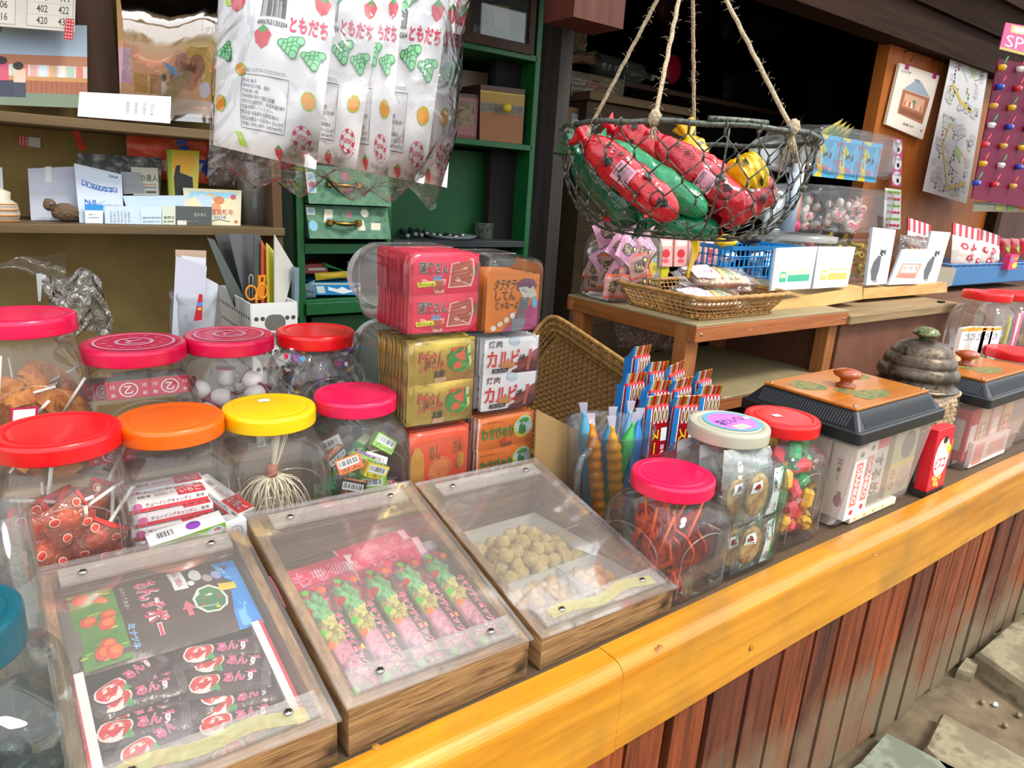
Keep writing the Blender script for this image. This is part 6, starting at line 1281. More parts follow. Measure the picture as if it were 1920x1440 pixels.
# ---- blue plastic basket
BLU = flat('#1d86cc', .4); T = thing('blue_basket', 'bright blue plastic basket with slotted sides behind the tram cards', 'basket', (1.95, 1.33, tz)); Y0 = 1.22
xl, xr = aY(1372, 480, Y0).x, aY(1508, 480, Y0).x; zt = aY(1440, 462, Y0).z; zb_ = tz+.004
b = MB(); R = [[Vector((x, y, z)) for x, y in ((xl+i_, Y0+i_), (xr-i_, Y0+i_), (xr-i_, Y0+.2-i_), (xl+i_, Y0+.2-i_))] for z, i_ in ((zt-.012, 0), (zt, -.004), (zt, .004), (zt-.012, .006))]; b.loft(R, BLU, False, False, False); b.build('rim', T)
b = MB(); b.box(((xl+xr)/2, Y0+.1, zb_+.002), (xr-xl-.03, .17, .004), BLU)
for yy in (Y0+.008, Y0+.19):
    b.box(((xl+xr)/2, yy+.006, zb_+.01), (xr-xl-.02, .003, .02), BLU); b.box((xl+(xr-xl)*.62, yy, (zt+zb_)/2), (.05, .004, zt-zb_), BLU)
    n_ = int((xr-xl)/.022)
    for i in range(n_):
        x = xl+.008+(xr-xl-.02)*i/(n_-1); b.box((x, yy+.003, (zt+zb_)/2), (.005, .003, zt-zb_-.006), BLU)
    for k in range(1, 5): b.tube([(xl+.004+(xr-xl-.008)*i/(n_*2), yy+.002, zb_+(zt-zb_)*k/5+.003*math.sin(i*PI/1)) for i in range(n_*2+1)], .0024, BLU, 5)
for xx in (xl+.008, xr-.008):
    for i in range(9): b.box((xx, Y0+.01+.02*i, (zt+zb_)/2), (.003, .005, zt-zb_-.006), BLU)
    for k in range(1, 5): b.box((xx, Y0+.1, zb_+(zt-zb_)*k/5), (.003, .19, .004), BLU)
b.build('slotted_side', T)
rn = random.Random(2)
for i in range(16):
    b = MB(); c = rn.choice(['#f2f2f0', '#2a2a30', '#f2f2f0']); x, z = xl+.04+(xr-xl-.08)*(i % 5)/4, zb_+.03+.042*(i//5); b.ball((x, Y0+.05+.03*(i % 2), z), (.02, .014, .016), flat(c, .3), 12, 8)
    b.box((x, Y0+.035+.03*(i % 2), z), (.018, .004, .006), flat('#c8303a' if i % 3 else '#2a4aa0')); b.build('wrapped_snack', label=('dark' if c[1] == '2' else 'white')+' round wrapped snack inside the bright blue basket', cat='snack', group=('dark' if c[1] == '2' else 'white')+' round snacks in the blue basket')
for i, (x, y, z) in enumerate(((1405, 447, 1.28), (1360, 452, 1.26))):
    b = MB(); q = aY(x, y, z); b.ball(q, (.035, .03, .02), flat('#e8c020' if i else '#2a2a2a', .3), 12, 8, .15); b.build('wrapped_snack', label=('yellow' if i else 'black')+' wrapped snack heaped on the bright blue basket', cat='snack')
# ---- clear cup with tall tubes, round flat tub, stacked tubs behind
cc = aY(1490, 395, 1.36); r = (aY(1532, 400, 1.36).x-aY(1448, 400, 1.36).x)/2*.8; zt, zb_ = aY(1490, 345, 1.36).z, aY(1490, 437, 1.36).z
pz = zb_-.002
T = thing('flat_tub', 'wide flat clear tub under the clear cup behind the blue basket', 'tub', (cc.x+.03, 1.38, tz)); b = MB(); b.lathe([(0, tz+.003), (.125, tz+.003), (.135, pz-.03), (.145, pz-.022)], clear('#f4f6f6', .6, .1, .12), (cc.x+.06, 1.39, 0), 44); b.build('tub_body', T); b = MB(); b.lathe([(.146, pz-.022), (.147, pz-.003), (.12, pz), (0, pz)], clear('#e8ecec', .6, .12, .5, '#c8c8c0'), (cc.x+.06, 1.39, 0), 44); b.build('tub_lid', T)
rn = random.Random(1); b = MB()
for i in range(30): b.ball((cc.x+.06+rn.uniform(-.1, .1), 1.39-abs(rn.uniform(.02, .1)), pz-.035-rn.uniform(0, .1)), .013, flat(rn.choice(['#e8b0a0', '#f2f0ee', '#a8c8e0', '#e87090', '#e0c890'])), 8, 6)
b.build('small_sweets', label='mixed pastel sweets inside the wide flat tub', cat='sweets', kind='stuff')
T = thing('clear_cup', 'clear straight cup with paper tubes standing on the flat tub', 'cup', (cc.x, cc.y, zb_)); b = MB(); b.lathe([(0, zb_), (r*.85, zb_), (r*.92, zb_+.01), (r*.98, zt-.03), (r*1.03, zt-.028), (r*1.03, zt)], CUP, (cc.x, cc.y, 0), 40); b.build('cup_body', T)
for i, (dx, c, h, lab) in enumerate(((-.03, '#b9c9da', .19, 'pale blue paper tube standing in the clear cup'), (.0, '#cfd8e2', .22, 'tall whitish paper tube standing in the clear cup'), (.035, '#d8785a', .13, 'orange tube with a pink foot in the clear cup'))):
    b = MB(); b.lathe([(0, 0), (.019, 0), (.019 if i < 2 else .013, h), (0, h)], flat(c, .5), (cc.x+dx, cc.y+.01*i, zb_+.004), 18)
    if i == 2: b.ball((cc.x+dx, cc.y+.01, zb_+.022), (.022, .018, .02), flat('#e83a6a'), 10, 7)
    b.build('paper_tube', label=lab, cat='tube')
def tubx(P, Yf, L, lab, capm=None):
    q = pxquad(P, Yf); return tub(min(q[0].x, q[3].x), max(q[1].x, q[2].x), q[2].z, q[0].z, Yf, L, lab, capm), q
ytu = 1.32
t1, q1 = tubx([(1542, 228), (1676, 228), (1676, 340), (1542, 340)], 1.40, .3, 'clear tub of blue and yellow comic packets, top of the stack by the plywood wall')
t2, q2 = tubx([(1538, 344), (1668, 344), (1668, 442), (1538, 442)], 1.40, .3, 'clear tub of white and pink wrapped sweets under the blue packets')
t3, q3 = tubx([(1563, 446), (1655, 446), (1655, 533), (1563, 533)], 1.40, .3, 'clear tub of yellow sweets at the bottom of the stack by the plywood wall')
def comic(F):
    F.rect(0, 0, 1, 1, flat('#4ab0e0')); F.rect(.05, 0, .4, 1, flat('#e8d030')); F.rect(.12, .1, .88, .9, flat('#3a9ad0')); F.text('どんどん', .03, .1, .16, .9, flat('#e83a3a'), 90, .05); F.text('クッピー', .82, .08, .97, .92, flat('#e83a3a'), 90, .05, out=WHITE)
    for u, v, c in ((.35, .5, '#3a2a2a'), (.4, .7, '#d85a7a'), (.6, .5, '#4a3038'), (.65, .72, '#e88aa0'), (.3, .3, '#8ac850')): F.disc(u, v, .1, .13, flat(c), 10)
xw = (q1[1].x-q1[0].x)
for i in range(3):
    o = sheet('comic_packet', 'x', 'snack packet', xw*.3, .14, .01, flat('#4ab0e0', .35), comic, 'blue and yellow comic packets'); o['label'] = 'blue and yellow printed packet in the top tub by the plywood wall'; o.location = (q1[0].x+xw*(.18+.31*i), 1.412, q1[3].z+.085)
for i in range(4):
    o = sheet('foil_packet', 'yellow foil packet lying over the blue packets in the top tub', 'snack packet', xw*.4, .05, .012, flat('#d8c838', .3, .3), lambda F: F.rect(.3, .2, .7, .8, flat('#5a9a5a')), 'yellow foil packets in the top tub'); o.location = (q1[0].x+xw*(.25+.17*i), 1.44+.03*i, q1[3].z+.175); o.rotation_euler = (.5, -.3, .2)
rn = random.Random(6)
b = MB(); b.ball((0, 0, 0), (.02, .015, .017), flat('#e8d8cc', .4), 12, 8); F = Face(b, lambda u, v: (Vector(((u-.5)*.03, -.0155, -(v-.5)*.03)), Vector((0, -1, 0)))); F.disc(.5, .5, .3, .3, flat('#e84a5a')); F.disc(.3, .6, .15, .15, flat('#f4a0b0')); b.grid(lambda u, v: Vector(((u-.5)*.03*(.3+v), 0, .014+.022*v+.003*math.sin(9*u))), 6, 3, clear('#ffffff', .9, .1, .2, '#ffd0d8'))
o = b.build('wrapped_sweet', label='white and pink wrapped sweet in the middle tub by the plywood wall', cat='candy', group='white and pink sweets in the middle tub', origin=(0, 0, 0))
for i in range(34):
    q = (q2[0].x+.03+(xw-.06)*rn.random(), 1.425+.03*(i % 3), q2[3].z+.022+.1*rn.random()**1.2); rot = (rn.uniform(-.6, .6), rn.uniform(-1, 1), rn.uniform(-.6, .6))
    if i == 0: o.location = q; o.rotation_euler = rot
    else: dup(o, q, rot)
b = MB(); b.lathe([(.008, 0), (.016, .004), (.017, .01), (.008, .014), (.007, .01), (.008, 0)], flat('#cdb032', .4), (0, 0, -.007), 14); o = b.build('yellow_ring_sweet', label='yellow ring sweet in the lowest tub by the plywood wall', cat='candy', group='yellow ring sweets', origin=(0, 0, 0))
for i in range(48):
    q = (q3[0].x+.025+(q3[1].x-q3[0].x-.05)*rn.random(), 1.42+.02*(i % 3), q3[3].z+.02+.16*rn.random()); rot = (rn.uniform(0, 3), rn.uniform(0, 3), 0)
    if i == 0: o.location = q; o.rotation_euler = rot
    else: dup(o, q, rot)
# blister cards with coloured balls and eyes, right of the stacks
def blister(P, Yf, kind, lab):
    q = pxquad(P, Yf); b = MB(); F = slab(b, *q, .002, flat('#f0eef0' if kind else '#d85a9a', .4))
    if kind == 0:
        for k in range(3): F.disc(.5, .17+.33*k, .46, .15, WHITE); F.text('らふJB', .2, .06+.33*k, .85, .13+.33*k, BLACK, 0, .03); F.disc(.6, .22+.33*k, .14, .05, BLACK)
        b.build('blister_card', label=lab, cat='card'); return
    o0 = b.build('blister_card', label=lab, cat='card')
    for j in range(6):
        b = MB()
        for k in range(4): p, nn_ = F.fn(.2+.2*k, .08+.165*j); b.ball(p+nn_*.004, (.0085, .006, .006), flat('#d8404e' if j % 2 else '#8cc63a', .25), 10, 7)
        o = b.build('candy_row', o0)
blister([(1674, 258), (1692, 262), (1690, 350), (1672, 348)], 1.5, 0, 'pink card with three white discs beside the top tub')
blister([(1660, 352), (1690, 356), (1688, 430), (1656, 428)], 1.5, 1, 'white blister card of red and green candy balls beside the middle tub')
# ---- striped bags, caramel corn bag, blue far basket, packs
SW, SR = flat('#f0eaec', .4), flat('#d0203c', .4)
def striped(P, Yf, lab, dep=.06):
    T = thing('striped_bag', lab, 'snack bag', tuple(aY(*P[2], Yf))); b = MB(); q = pxquad(P, Yf); F = pillow(b, *q, dep, flat('#eadfd6', .35, bump=.3), 10, 10, int(P[0][0]), .002)
    for u, v in ((.25, .3), (.6, .25), (.4, .65), (.75, .7)): F.disc(u, v, .1, .12, flat('#d8384e'), 6); F.disc(u, v, .04, .05, WHITE)
    F.rect(.0, .88, 1, 1, SR, n=6); F.text('あられ', .42, .3, .55, .8, flat('#c8283c'), 90, .03); b.build('bag', T)
    b = MB(); d = q[1]-q[0]; up = Vector((0, .0, 1))
    for k in range(9): a = q[0]+d*(k/9); c = q[0]+d*((k+1)/9); t = Vector((-.022, 0, .05)); b.add([a, c, c+t, a+t, a+Vector((0, .004, 0)), c+Vector((0, .004, 0)), c+t+Vector((0, .004, 0)), a+t+Vector((0, .004, 0))], [(0, 1, 2, 3), (7, 6, 5, 4), (3, 2, 6, 7)], SR if k % 2 == 0 else SW)
    b.build('striped_header', T)
striped([(1702, 432), (1745, 445), (1742, 470), (1700, 462)], 1.34, 'red and white striped header bag behind the cat cards')
striped([(1786, 440), (1836, 452), (1834, 505), (1782, 500)], 1.3, 'flower printed bag with striped header, nearest of those in the far blue basket')
striped([(1826, 446), (1874, 462), (1866, 508), (1822, 506)], 1.36, 'flower printed bag with striped header further along the far blue basket')
b = MB(); F = pillow(b, *pxquad([(1688, 440), (1756, 446), (1752, 505), (1682, 505)], 1.3), .1, clear('#ffffff', .9, .1, .08, '#ffffff', .7, 40), 10, 10, 3, .004); b.build('clear_bag', label='clear bag of golden corn puffs behind the kiosk card', cat='bag')
rn = random.Random(8); b = MB(); b.ball((0, 0, 0), (.014, .01, .009), flat('#d8953c', .5), 10, 6, .1); o = b.build('corn_puff', label='golden corn puff in the clear bag behind the kiosk card', cat='snack', group='golden corn puffs', origin=(0, 0, 0))
for i in range(26):
    q = aY(rn.uniform(1694, 1748), rn.uniform(468, 500), 1.3+rn.uniform(-.02, .02)); 
    if i == 0: o.location = q
    else: dup(o, q, (rn.random()*3, rn.random()*3, 0))
BL2 = flat('#4a8ac8', .45)
def lattice(name, lab, P, Yf, dep, m, nx=14, nz=5, flare=.02):
    q = pxquad(P, Yf); b = MB(); x0, x1, zt, zb_ = q[0].x, q[1].x, q[0].z, q[3].z
    for yy, fl in ((Yf, -1), (Yf+dep, 1)):
        for i in range(nx+1): x = x0+(x1-x0)*i/nx; b.tube([(x, yy, zt), (x, yy-fl*flare, zb_)], .0022, m, 5)
        for k in range(nz+1): z = zt+(zb_-zt)*k/nz; y = yy-fl*flare*k/nz; b.tube([(x0, y, z), (x1, y, z)], .002 if 0 < k < nz else .004, m, 5)
    for xx in (x0, x1):
        for k in range(nz+1): z = zt+(zb_-zt)*k/nz; b.tube([(xx, Yf, z), (xx, Yf+dep, z)], .002 if 0 < k < nz else .004, m, 5)
    b.box(((x0+x1)/2, Yf+dep/2, zb_+.001), (x1-x0-.01, dep-.03, .003), m); b.box(((x0+x1)/2, Yf+.004, (zt+zb_)/2), (x1-x0-.02, .0015, (zt-zb_)*.9), clear('#8ab8e8', .3, .2, .55, '#5a96d0')); return b.build(name, label=lab, cat='basket')
zc2 = .955
lattice('blue_basket', 'pale blue lattice basket of striped bags standing beyond the chest', [(1788, 497), (1935, 508), (1930, 545), (1798, 536)], 1.27, .2, BL2)
b = MB(); q = pxquad([(1758, 503), (1794, 503), (1784, 536), (1755, 538)], 1.16); slab(b, *q, .12, clear('#e8e0d0', .4, .2, .5, '#cfc4ac')); b.build('cream_tub', label='cream plastic tub behind the kiosk card end of the stand', cat='tub')
for i, x in enumerate((1884, 1902, 1922)):
    b = MB(); q = pxquad([(x-9, 446), (x+9, 448), (x+10, 480), (x-10, 478)], 1.42); F = pillow(b, *q, .03, flat('#b81830', .3, bump=.3), 8, 8, i); F.disc(.5, .6, .15, .2, flat('#8cc63a')); b.build('red_snack_bag', label=['small dark red snack bag with pointed top beside the striped bags', 'dark red snack bag between two like it at the picture edge', 'dark red snack bag cut by the picture edge'][i], cat='snack bag')
carton('snack_pack', 'pink box with yellow lettering standing in the far blue basket', tuple(aY(1890, 505, 1.26)-Vector((0, 0, 0))), (.1, .03, .07), '#d82a6a', lambda F: (F.text('ビッグ', .4, .1, .95, .4, flat('#f0e020'), 0, .06, out=BLACK), F.disc(.7, .7, .3, .2, flat('#f0e040')), F.disc(.2, .3, .12, .15, flat('#5a8ad0'))))
plank('display_crate', 2.73, 4.25, 1.13, 1.5, ZC, aY(1860, 541, 1.27).z-.004, 'wooden crate carrying the pale blue basket beyond the chest', wood('#5a3a26', '#7d563b', (2, 30, 30), .7))
# stand that carries the far jars, three far jars and packets
plank('display_step', 2.44, 3.9, .82, .985, ZC, .80, 'worn wooden box carrying the far red-lidded jars', wood('#6f4a30', '#93674a', (2, 30, 30), .7))
for i, (px, py, w) in enumerate(((1852, 549, 86), (1897, 549, 66), (1935, 551, 60))):
    p = aY(px, py, .90+.0*i); D = (p-EYE).dot(CF); r = .072
    jar((p.x, p.y), p.z+.004, .803, r*1.12, r, RED, ['clear jar with red lid nearest the chest, nearly empty', 'clear jar with red lid second from the chest, holding bright sticks', 'clear jar with red lid at the picture edge beyond the chest'][i])
    if i:
        for k in range(5): b = MB(); x = p.x-.05+.024*k; b.box((x, p.y-.03, .803+.07), (.018, .012, .12), flat(['#e8d820', '#4a8ad8', '#e8385a', '#f2e8e0', '#e86aa0'][k]), bev=.002); b.build('stick_packet', label='bright stick packet in the '+('second' if i == 1 else 'third')+' far red-lidded jar', cat='snack packet', group='bright stick packets in far jar '+('two' if i == 1 else 'three'))
p = aY(1840, 640, .84)
for i, px in enumerate((1795, 1806, 1818, 1832, 1848)):
    q = aY(px, 665, .80); q.z = ZC+.002; b = MB(); top = aY(px, 618, .80).z; F = slab(b, q+Vector((-.005, -.0, top-q.z)), q+Vector((.08, -.0, top-q.z)), q+Vector((.08, 0, 0)), q, .012, flat('#e6e6e2', .4)); F.text('こども', .3, .05, .7, .12, flat('#2a4a80'), 0, .03); F.rect(.0, .0, 1, .03, flat('#e8a030')); F.barcode(.1, .3, .5, .45, BLACK); F.disc(.5, .75, .3, .12, flat('#c8a080')); b.build('white_packet', label='upright white packet in the row between the chest and the second tank', cat='snack packet', group='upright white packets')
jar((aY(1900, 662, .72).x, .72), aY(1900, 655, .72).z, ZC+.001, .085, .075, RED, 'clear jar with red lid just beyond the second storage tank')
# ================================================================ plywood wall posters and hanging toy card
HK = flat('#3a2a20', .4, .6)
q = [aY(1688, 118, 1.53), aY(1762, 142, 1.53), aY(1730, 262, 1.53), aY(1661, 233, 1.53)]; b = MB(); F = slab(b, *q, .012, flat('#e9e0d2', .6)); F.poly([(.22, .36), (.42, .2), (.6, .18), (.9, .36)], flat('#9aa8b8')); F.rect(.42, .16, .56, .2, flat('#7a92a8')); F.poly([(.2, .37), (.9, .37), (.88, .78), (.2, .76)], flat('#a86a4a')); F.rect(.28, .42, .8, .62, flat('#d8a888')); F.rect(.24, .66, .84, .74, flat('#8a5238')); F.rect(.5, .48, .58, .58, flat('#4a8a4a'))
for i in range(8): F.rect(.3+.06*i, .53, .34+.06*i, .61, flat(['#d86a5a', '#e8d0a0', '#c85050', '#e8e0d8', '#b87050', '#d8a0a0', '#e0c080', '#c86a5a'][i]))
F.text('駄菓子屋', .4, .86, .68, .9, flat('#6a5a50'), 0); F.text('上川口屋', .06, .08, .3, .13, flat('#4a4a4a')); F.disc(.9, .88, .025, .015, flat('#6a4a3a'))
for u in (.12, .82): F.rect(u, -.02, u+.1, .07, flat('#a8206a'))
b.build('calendar', label='calendar with a kiosk picture hung on the orange plywood wall', cat='calendar')
for u, lab in ((.17, 'left'), (.87, 'right')):
    p = q[0].lerp(q[1], u); b = MB(); b.tube([p+Vector((0, -.006, .012)), p+Vector((0, -.018, .03)), p+Vector((.01, -.02, .045)), p+Vector((.0, .005, .055)), p+Vector((-.012, .018, .05))], .0018, HK, 6); b.build('wire_hook', label=f'dark wire hook above the {lab} clip of the kiosk calendar', cat='hook')
def maparea(F, v0, v1, seed):
    rn = random.Random(seed); MY_ = flat('#e6cc4a', .6); inkc = [flat(c, .6) for c in ('#8a94b8', '#6a8a6a', '#b894b0', '#9a9a9a')]; fig = [flat(c, .6) for c in ('#2a4a8a', '#c83a30', '#8a8a2a', '#3a6a3a')]
    F.text('おさんぽMAP', .08, v0+.015, .38, v0+.045, flat('#4a7a3a'), 0, .03)
    for k in range(48):
        side = k % 4; u = rn.uniform(.03, .2) if side == 0 else rn.uniform(.72, .84) if side == 1 else rn.uniform(.1, .8); v = rn.uniform(v0+.05, v1-.08) if side < 2 else (rn.uniform(v0+.03, v0+.08) if side == 2 else rn.uniform(v1-.1, v1-.06))
        w, h = rn.uniform(.08, .14), rn.uniform(.025, .045); F.rect(u, v, u+w, v+h, rn.choice(inkc)); F.rect(u+.006, v+.003, u+w-.006, v+h-.003, flat('#eef0f0', .7))
        for j in range(4): F.rect(u+.015, v+.008+.009*j, u+w-.02, v+.0105+.009*j, inkc[3], n=1)
    for k in range(20): u, v = rn.uniform(.1, .9), rn.uniform(v0+.06, v1-.05); F.disc(u, v+.012, .02, .012, rn.choice(fig), 8); F.disc(u, v-.004, .016, .008, flat('#f0d0b0'), 8); F.disc(u, v-.009, .017, .006, flat('#222222'), 8)
    for k in range(14): a = (rn.uniform(.2, .8), rn.uniform(v0+.08, v1-.1)); c_ = (a[0]+rn.uniform(-.25, .25), a[1]+rn.uniform(-.07, .07)); F.line([a, c_], .006, rn.choice((inkc[3], MY_)))
    F.rect(.5, v0+.18, .68, v0+.24, flat('#c8dca0', .7), .2)
    F.line([(.28, v0+.06), (.2, v0+.2), (.5, v1-.06), (.9, v1-.13)] if seed == 2 else [(.2, v0+.04), (.6, v0+.14), (.95, v0+.16)], .022, MY_)
    if seed == 1: F.line([(.15, v1-.16), (.45, v1-.08), (.75, v1-.06)], .022, MY_)
q = [aY(1799, 37, 1.5), aY(1862, 77, 1.5), aY(1812, 382, 1.5), aY(1731, 358, 1.5)]; qm = [aY(1765, 202, 1.5), aY(1840, 240, 1.5)]
q[0], q[1] = q[0], q[1]; b = MB(); F = slab(b, *q, .003, flat('#eceeee', .6)); maparea(F, .0, .5, 1); maparea(F, .5, 1.0, 2); b.build('illustrated_map', label='long illustrated walking map with yellow roads hung over the plywood wall', cat='map')
b = MB(); p = q[0].lerp(q[1], .35); b.box(p+Vector((0, -.004, .0)), (.03, .012, .02), HK); b.tube([p+Vector((0, 0, .01)), p+Vector((.0, 0, .2)), p+Vector((.02, .02, .4))], .0015, HK, 5); b.build('black_clip', label='black clip holding the top of the illustrated map', cat='clip')
# toy card sheet at the right edge
Yk = 1.25; T = thing('hanging_toy_card', 'purple-pink sheet of small wrapped toys hanging at the top right', 'toy card', tuple(aY(1880, 200, Yk))); b = MB(); q = [aY(1872, 110, Yk), aY(1990, 130, Yk), aY(1985, 400, Yk), aY(1822, 372, Yk)]; F = slab(b, *q, .004, flat('#6c0f38', .6, spec=.2)); b.build('card_sheet', T)
b = MB(); F = slab(b, *pxquad([(1886, 42), (1990, 60), (1990, 122), (1874, 92)], Yk-.004), .003, flat('#d03a86', .4)); F.text('SPACE', .06, .42, .9, .85, flat('#f4dce8'), 0, .0); F.rect(.1, .05, .5, .32, flat('#cfc070')); F.rect(.16, .1, .5, .28, flat('#eee8d8')); F.rect(0, .9, 1, 1, flat('#c8b850')); b.build('header_card', T)
rn = random.Random(5)
for j in range(7):
    for i in range(4):
        c = F.fn(0, 0); x, y = 1878-8*j+34*i+4*(j % 2), 128+36*j+3*i; p = aY(x, y, Yk-.012); cc = ['#e8b020', '#e8e8e8', '#2a4ac0', '#d83040', '#d8a040'][(i+j*2) % 5]; b = MB()
        b.lathe([(0, 0), (.013, 0), (.015, .018), (.012, .02)], flat(cc, .3), (p.x, p.y, p.z-.008), 14); b.tube([p+Vector((.0, -.002, .01)), p+Vector((.03, -.002, .045))], .0035, flat('#c8283c' if (i+j) % 3 else '#2a8a4a', .3), 6); b.tube([p+Vector((-.006, -.014, 0)), p+Vector((.004, -.015, .006)), p+Vector((.008, -.013, -.004))], .0015, WHITE, 4); b.build('toy', T)

b = MB(); F = pillow(b, *pxquad([(1826, 378), (1990, 385), (1990, 400), (1824, 396)], Yk+.05), .02, flat('#a8a890', .3, bump=.3), 10, 4, 2); [F.rect(.2+.12*i, .2, .27+.12*i, .8, flat(['#c8d060', '#8ac86a', '#e8a030', '#e8e070', '#6ab0d0', '#d8d070'][i])) for i in range(6)]; b.build('toy_bag', label='flat clear bag of green and yellow toys hanging below the pink toy sheet', cat='toy bag')
# ================================================================ left edge: beaker and teal-lidded jar
c = aZ(-5, 1190, ZC+.0); c = Vector((-.055, .92)); 
p = aY(-10, 955, .80); r = (aY(50, 975, .80)-p).length*.98
T = thing('clear_beaker', 'tall clear beaker of brown crumbs at the picture edge left of the first display case', 'beaker', (p.x, .80, ZC)); b = MB()
b.lathe([(0, ZC+.012), (r*.92, ZC+.012), (r*.95, ZC+.02), (r, p.z), (r*.97, p.z), (r*.9, ZC+.03)], CUP, (p.x, .80, 0), 48); b.build('body', T)
b = MB(); zt = p.z-.05; b.lathe([(0, zt-.03), (r*.84, zt-.03), (r*.85, zt), (r*.4, zt+.012), (0, zt+.016)], blotch('#6a5344', '#9a8070', 90, .5, .9, '#4f3d30', 1.0), (p.x, .80, 0), 30); b.build('brown_crumbs', label='brown crumbly snack filling the top of the tall clear beaker', cat='snack', kind='stuff')
p = aY(-112, 1165, .655); r = .056; TEAL = flat('#075666', .4, coat=.2)
jar((p.x, .66), p.z, ZC, .085, r, TEAL, 'clear jar with teal lid and dark contents at the bottom left picture edge', arch=False, lh=.036, mat=GLASS)
rn = random.Random(3); b = MB(); b.ball((0, 0, 0), (.02, .016, .014), flat('#17282a', .3, bump=.4), 10, 7, .15); o = b.build('dark_candy', label='dark glossy wrapped candy in the teal-lidded jar', cat='candy', group='dark candies in the teal-lidded jar', origin=(0, 0, 0))
for i in range(44):
    q = (p.x+rn.uniform(-.062, .062), .66+rn.uniform(-.062, .062), ZC+.02+rn.random()*.085)
    if i == 0: o.location = q
    else: dup(o, q, (rn.random()*3, rn.random()*3, 0))
for i in range(4):
    b = MB(); q = Vector((p.x+.07-.02*i, .66-.06+.02*i, ZC+.03+.012*i)); b.box(q, (.03, .014, .012), flat('#d82a6a', .3), rot=(.3*i, .5, .4*i), bev=.003); b.build('pink_candy', label='small pink candy low in the teal-lidded jar', cat='candy', group='pink candies in the teal-lidded jar')
# ================================================================ pictures and cards on the wall shelves
def flatpx(name, lab, cat, P, Yt, Yb, m, prt=None, th=.002, group=None, edge=None):
    q = [aY(*P[0], Yt), aY(*P[1], Yt), aY(*P[2], Yb), aY(*P[3], Yb)]; b = MB(); F = slab(b, *q, th, m, edge)
    if prt: prt(F)
    return b.build(name, label=lab, cat=cat, group=group)
def kphoto(F):
    F.rect(0, 0, 1, .38, flat('#a9bfd4', .4)); F.poly([(0, 0), (.3, 0), (.2, .3), (0, .34)], flat('#7d8a66')); F.rect(0, .38, 1, .5, flat('#b87a5a')); F.rect(.0, .5, 1, .66, flat('#d8c8c0'))
    for i in range(12): F.rect(.02+.08*i, .5, .08+.08*i, .64, flat(['#d8a0a0', '#c8d8e8', '#e0b080', '#f0e8e0', '#a8c8b0', '#d87a6a'][i % 6]))
    F.rect(0, .64, 1, .69, flat('#c08a50')); F.rect(0, .69, 1, .84, flat('#a05a3a')); F.rect(0, .84, 1, 1, flat('#6f8068'))
    for i in range(22): F.rect(.02+.044*i, .7, .026+.044*i, .84, flat('#7a3f28'))
    F.rect(.18, .48, .32, .7, flat('#c8506a')); F.disc(.26, .46, .05, .05, flat('#3a2a2a')); F.rect(.22, .7, .36, .9, flat('#2a3048')); F.rect(.36, .55, .46, .72, flat('#d8b8a8')); F.disc(.4, .52, .045, .05, flat('#2a2222')); F.rect(.36, .72, .46, .9, flat('#303848'))
flatpx('kiosk_photograph', 'large photograph of the wooden shop front with two people on the upper shelf', 'photograph', [(-60, 40), (163, 48), (164, 204), (-58, 194)], 1.86, 1.82, flat('#e6e6e8', .3), kphoto, .003)
def numbers(F):
    F.rect(.04, .05, .45, .95, flat('#8a8680')); F.rect(.045, .06, .445, .94, flat('#cfcabf')); F.rect(.55, .05, .98, .95, flat('#8a8680')); F.rect(.555, .06, .975, .94, flat('#cfcabf'))
    for i, t in enumerate(('405', '411', '422', '432')): F.text(t, .84, .1+.22*i, .94, .24+.22*i, flat('#3a3834')); F.rect(.555, .28+.22*i, .975, .285+.22*i, flat('#8a8680')); F.text(('380', '395', '402', '420')[i], .64, .1+.22*i, .74, .24+.22*i, flat('#3a3834'))
    for i, t in enumerate(('200', '206', '216')): F.text(t, .28, .3+.22*i, .38, .44+.22*i, flat('#3a3834'))
flatpx('price_sheet', 'grey laminated sheet with columns of numbers at the top left corner', 'sheet', [(-70, -60), (143, -40), (140, 60), (-70, 44)], 1.80, 1.79, flat('#c9c3b8', .35), numbers)
def dots(F):
    for i in range(3):
        for j in range(6): F.disc(.18+.32*i, .1+.16*j, .07, .035, WHITE, 8)
flatpx('tape_strip', 'red polka dot tape strip hanging from the number sheet', 'tape', [(124, 34), (139, 36), (136, 75), (120, 73)], 1.785, 1.785, flat('#c02a30', .5), dots, .0008)
def illus(F):
    F.rect(0, .5, 1, 1, flat('#d9a878')); F.poly([(.0, .5), (.4, .58), (1, .5), (1, .86), (.7, .9), (0, .8)], flat('#e0a070')); F.poly([(.6, .5), (1, .42), (1, .98), (.85, .7)], flat('#d8b03a')); F.rect(0, .55, .12, .8, flat('#d8a8c0'))
    F.poly([(.42, .62), (.55, .66), (.72, .78), (.6, .8)], flat('#5a9ad0')); 
    for u, v, a, c in ((.62, .62, .07, '#b8705a'), (.78, .64, .09, '#b06a50'), (.72, .74, .08, '#c05a4a'), (.88, .8, .06, '#d8d8e8')): F.disc(u, v, a, a, flat(c), 12)
    for x, c in ((.14, '#c8903a'), (.3, '#b87a4a')): F.rect(x, .72, x+.14, .86, flat(c)); [F.rect(x+.01+.022*i, .72, x+.014+.022*i, .86, flat('#8a5a2a')) for i in range(6)]
    F.rect(.42, .76, .47, .88, flat('#e8e8e8')); F.disc(.445, .74, .025, .03, flat('#3a2a2a')); F.rect(.5, .76, .56, .9, flat('#e0703a')); F.disc(.53, .74, .03, .03, flat('#8a4a2a')); F.rect(.0, .88, 1, 1, flat('#dcc4b8'))
flatpx('illustrated_poster', 'bright illustrated poster under shiny film on the upper shelf', 'poster', [(216, -60), (420, -40), (400, 222), (226, 206)], 1.86, 1.83, flat('#c89a5a', .3), illus, .003)
